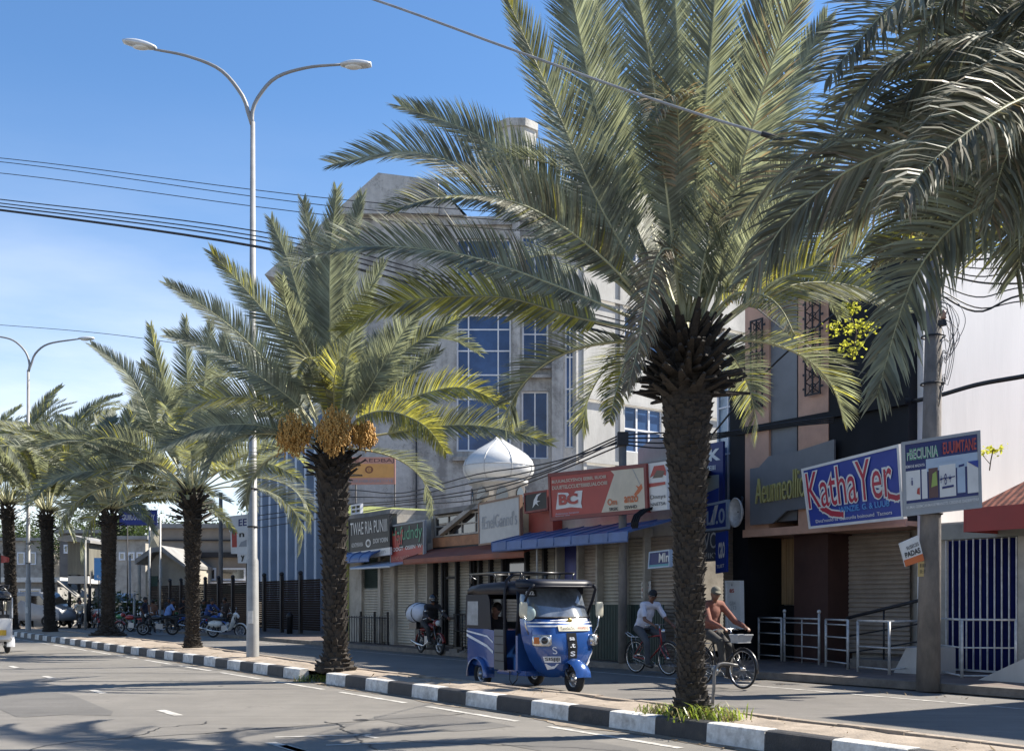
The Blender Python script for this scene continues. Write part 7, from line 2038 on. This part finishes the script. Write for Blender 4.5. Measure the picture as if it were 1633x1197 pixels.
# ---- the group of people and motorcycles by the fence
M_bg = mat('green_paint', (.03, .2, .06), .35, 0, .2, 4, coat=.5); M_bb = mat('royal_blue_paint', (.02, .08, .35), .3, 0, .2, 4, coat=.5); M_bw = mat('white_paint_gloss', (.65, .65, .62), .3, 0, .1, 4, coat=.5)
gm = 'motorcycles gathered by the slatted fence'
def fp(px, py): return G(px, py, .01)
m1 = fp(208, 1007); motorbike('motorcycle with a green tank at the left of the group by the fence', m1, R(155), M_bg, False, gm)
m2 = fp(275, 1012); motorbike('black motorcycle under the man in the sky blue shirt', m2, R(200), M_blkp, False, gm)
m3 = fp(292, 1006); motorbike('royal blue motorcycle half hidden by the slender palm', m3, R(20), M_bb, False, gm)
m4 = fp(326, 1011); motorbike('blue motorcycle parked right of the slender palm', m4, R(-35), M_bb, False, gm)
m5 = fp(340, 1016); motorbike('white step-through motor scooter at the right end of the group', m5, R(-15), M_bw, True, gm)
m6 = fp(128, 1001); motorbike('dark motorcycle ridden by the person in the pale top at the left', m6, R(-70), M_blkp, False, gm)
m7 = fp(112, 1000); motorbike('dark motorcycle standing close behind the leftmost rider', m7, R(-100), M_blkp, False, gm)
m8 = fp(228, 1010); motorbike('red motorcycle beside the standing man in the dark polo shirt', m8, R(165), M_redp, False, gm)
vx = .02
navy = cloth('navy_polo', (.02, .022, .04)); skyb = cloth('sky_blue_shirt', (.16, .27, .55)); dk = cloth('dark_trousers', (.03, .03, .032)); tan_ = cloth('tan_cloth', (.3, .18, .12)); whi = cloth('cream_shirt', (.5, .48, .42)); pnk = cloth('pink_shirt', (.45, .2, .22)); gr_ = cloth('olive_shirt', (.08, .09, .06))
person('standing man in a dark navy polo shirt with a hand on his hip', fp(230, 1012), R(10), stand(1.72, .03, 'hips', .12), navy, dk, voxel=vx)
J = ride(.8, .55, .35, .22, .2, 1.05, .05, (.28, .28)); J['look'] = (1, 0, -.2)
person('person in a sky blue shirt sitting sideways on the black motorcycle', at(m2, R(200), (.25, 0, 0)), R(20), J, skyb, dk, voxel=vx)
person('person in a black shirt standing just left of the slender palm', fp(292, 1003), R(-60), stand(1.7, .05, 'phone', .05), cloth('black_shirt', (.018, .018, .022)), dk, voxel=vx)
J = ride(.8, .85, .5, .3, .3, 1.02, .05, (.35, .35))
person('rider in a blue top on the blue motorcycle right of the slender palm', at(m4, R(-35), (.2, 0, 0)), R(-35), J, cloth('blue_top', (.05, .09, .25)), dk, voxel=vx)
person('person in a dark top standing behind the white scooter', fp(360, 1010), R(-120), stand(1.68, .05, 'down', .1), cloth('brown_black_top', (.05, .035, .03)), dk, voxel=vx)
person('person with a tan bag standing behind the blue motorcycle', fp(338, 1004), R(-150), stand(1.6, .12, 'phone', .1), gr_, dk, voxel=vx)
J = ride(.8, .85, .5, .25, .3, 1.02, .05, (.35, .35))
person('rider in a pale cream top on the dark motorcycle at the left', at(m6, R(-70), (.2, 0, 0)), R(-70), J, whi, dk, voxel=vx)
person('rider in a dark shirt on the motorcycle behind the leftmost rider', at(m7, R(-100), (.2, 0, 0)), R(-100), J, cloth('black_shirt', (.018, .018, .022)), dk, voxel=vx)
person('person in a dark skirt standing beside the standing man in navy', fp(243, 1008), R(100), stand(1.6, .02, 'down', .06), cloth('brown_top', (.16, .08, .05)), dk, voxel=vx)
person('person in a pink and white top at the far left behind the palms', fp(48, 1000), R(-60), stand(1.65, .02, 'down', .15), pnk, dk, voxel=vx)
person('person in a cream top walking left of the distant lamp post', fp(37, 999), R(-40), stand(1.65, .02, 'down', .2), whi, dk, voxel=vx)
# food cart umbrella-less stall table with brown top
mb = MB(); p = fp(330, 1003)
mb.box(p.x - .5, p.x + .5, p.y - .3, p.y + .3, .72, .8); 
for sx_ in (-.45, .45):
    for sy_ in (-.25, .25): mb.cyl((p.x + sx_, p.y + sy_, .01), (p.x + sx_, p.y + sy_, .72), .03, None, 6)
mb.prism([(p.x - .45, .805), (p.x + .45, .805), (p.x + .1, 1.12), (p.x - .1, 1.12)], p.y - .25, p.y + .25, 0)
solo(mb, 'street_stall', tan_, 'small brown covered stall table among the motorcycles', 'stall')
# small dark dog-height guard stone left of the fruiting palm: a bollard
p = G(462, 1010, .14); mb = MB(); mb.lathe([(.13, 0), (.13, .7), (.15, .72), (.15, .8), (.08, .9), (.01, .93)], p, 12); solo(mb, 'bollard', M_iron, 'dark iron bollard in front of the slatted fence', 'bollard')

# more of the crowd and low planting by the fence
def bush(label, px, Y, w_, h, seed):
    rnd = random.Random(seed); b = P(px, HY, Y); b.z = .1
    root = thing('bush', label, 'bush', b); mb = MB()
    for k in range(7): leafblob(mb, b + V((rnd.uniform(-w_, w_) * .5, rnd.uniform(-.4, .4), h * rnd.uniform(.3, .75))), (w_ * .5, .6, h * .4), 150, rnd, .16)
    mb.build('foliage', M_bushd, root, b, fix=False)
    mb = MB()
    for k in range(4): mb.cyl(b, b + V((rnd.uniform(-w_, w_) * .3, 0, h * .6)), .03, .015, 5)
    mb.build('stem', M_stem, root, b)
bush('low dark bush behind the green tanked motorcycle', 212, 62, 1.6, 1.7, 1)
bush('wide dark bush between the shack and the flared palm', 150, 68, 2.6, 2.2, 2)
bush('dark bush left of the distant lamp post', 30, 72, 3.0, 2.0, 3)
bush('dark bush at the foot of the beige gabled porch', 285, 69, 2.4, 2.0, 4)
m9 = fp(352, 1008); motorbike('black motorcycle parked nearest the fence behind the white scooter', m9, R(160), M_blkp, False, gm)
m10 = fp(250, 1003); motorbike('green and black motorcycle at the back of the group by the fence', m10, R(30), M_bg, False, gm)
m11 = fp(150, 1001); motorbike('red motorcycle parked left of the flared palm', m11, R(-60), M_redp, False, gm)
person('person in a dark jacket standing right behind the sky blue shirt', fp(270, 1003), R(-90), stand(1.72, .03, 'down', .06), cloth('dark_jacket', (.03, .03, .036)), dk, voxel=vx)
person('person in a maroon top standing behind the green tanked motorcycle', fp(213, 1003), R(-70), stand(1.62, .03, 'phone', .06), cloth('maroon_top', (.14, .03, .03)), dk, voxel=vx)
person('person in an olive shirt bending over the blue motorcycle', fp(318, 1006), R(-30), stand(1.62, .28, 'phone', .2), gr_, dk, voxel=vx)
person('person in a dark top walking left of the flared palm', fp(142, 1000), R(-100), stand(1.66, .03, 'down', .2), cloth('black_shirt', (.018, .018, .022)), dk, voxel=vx)
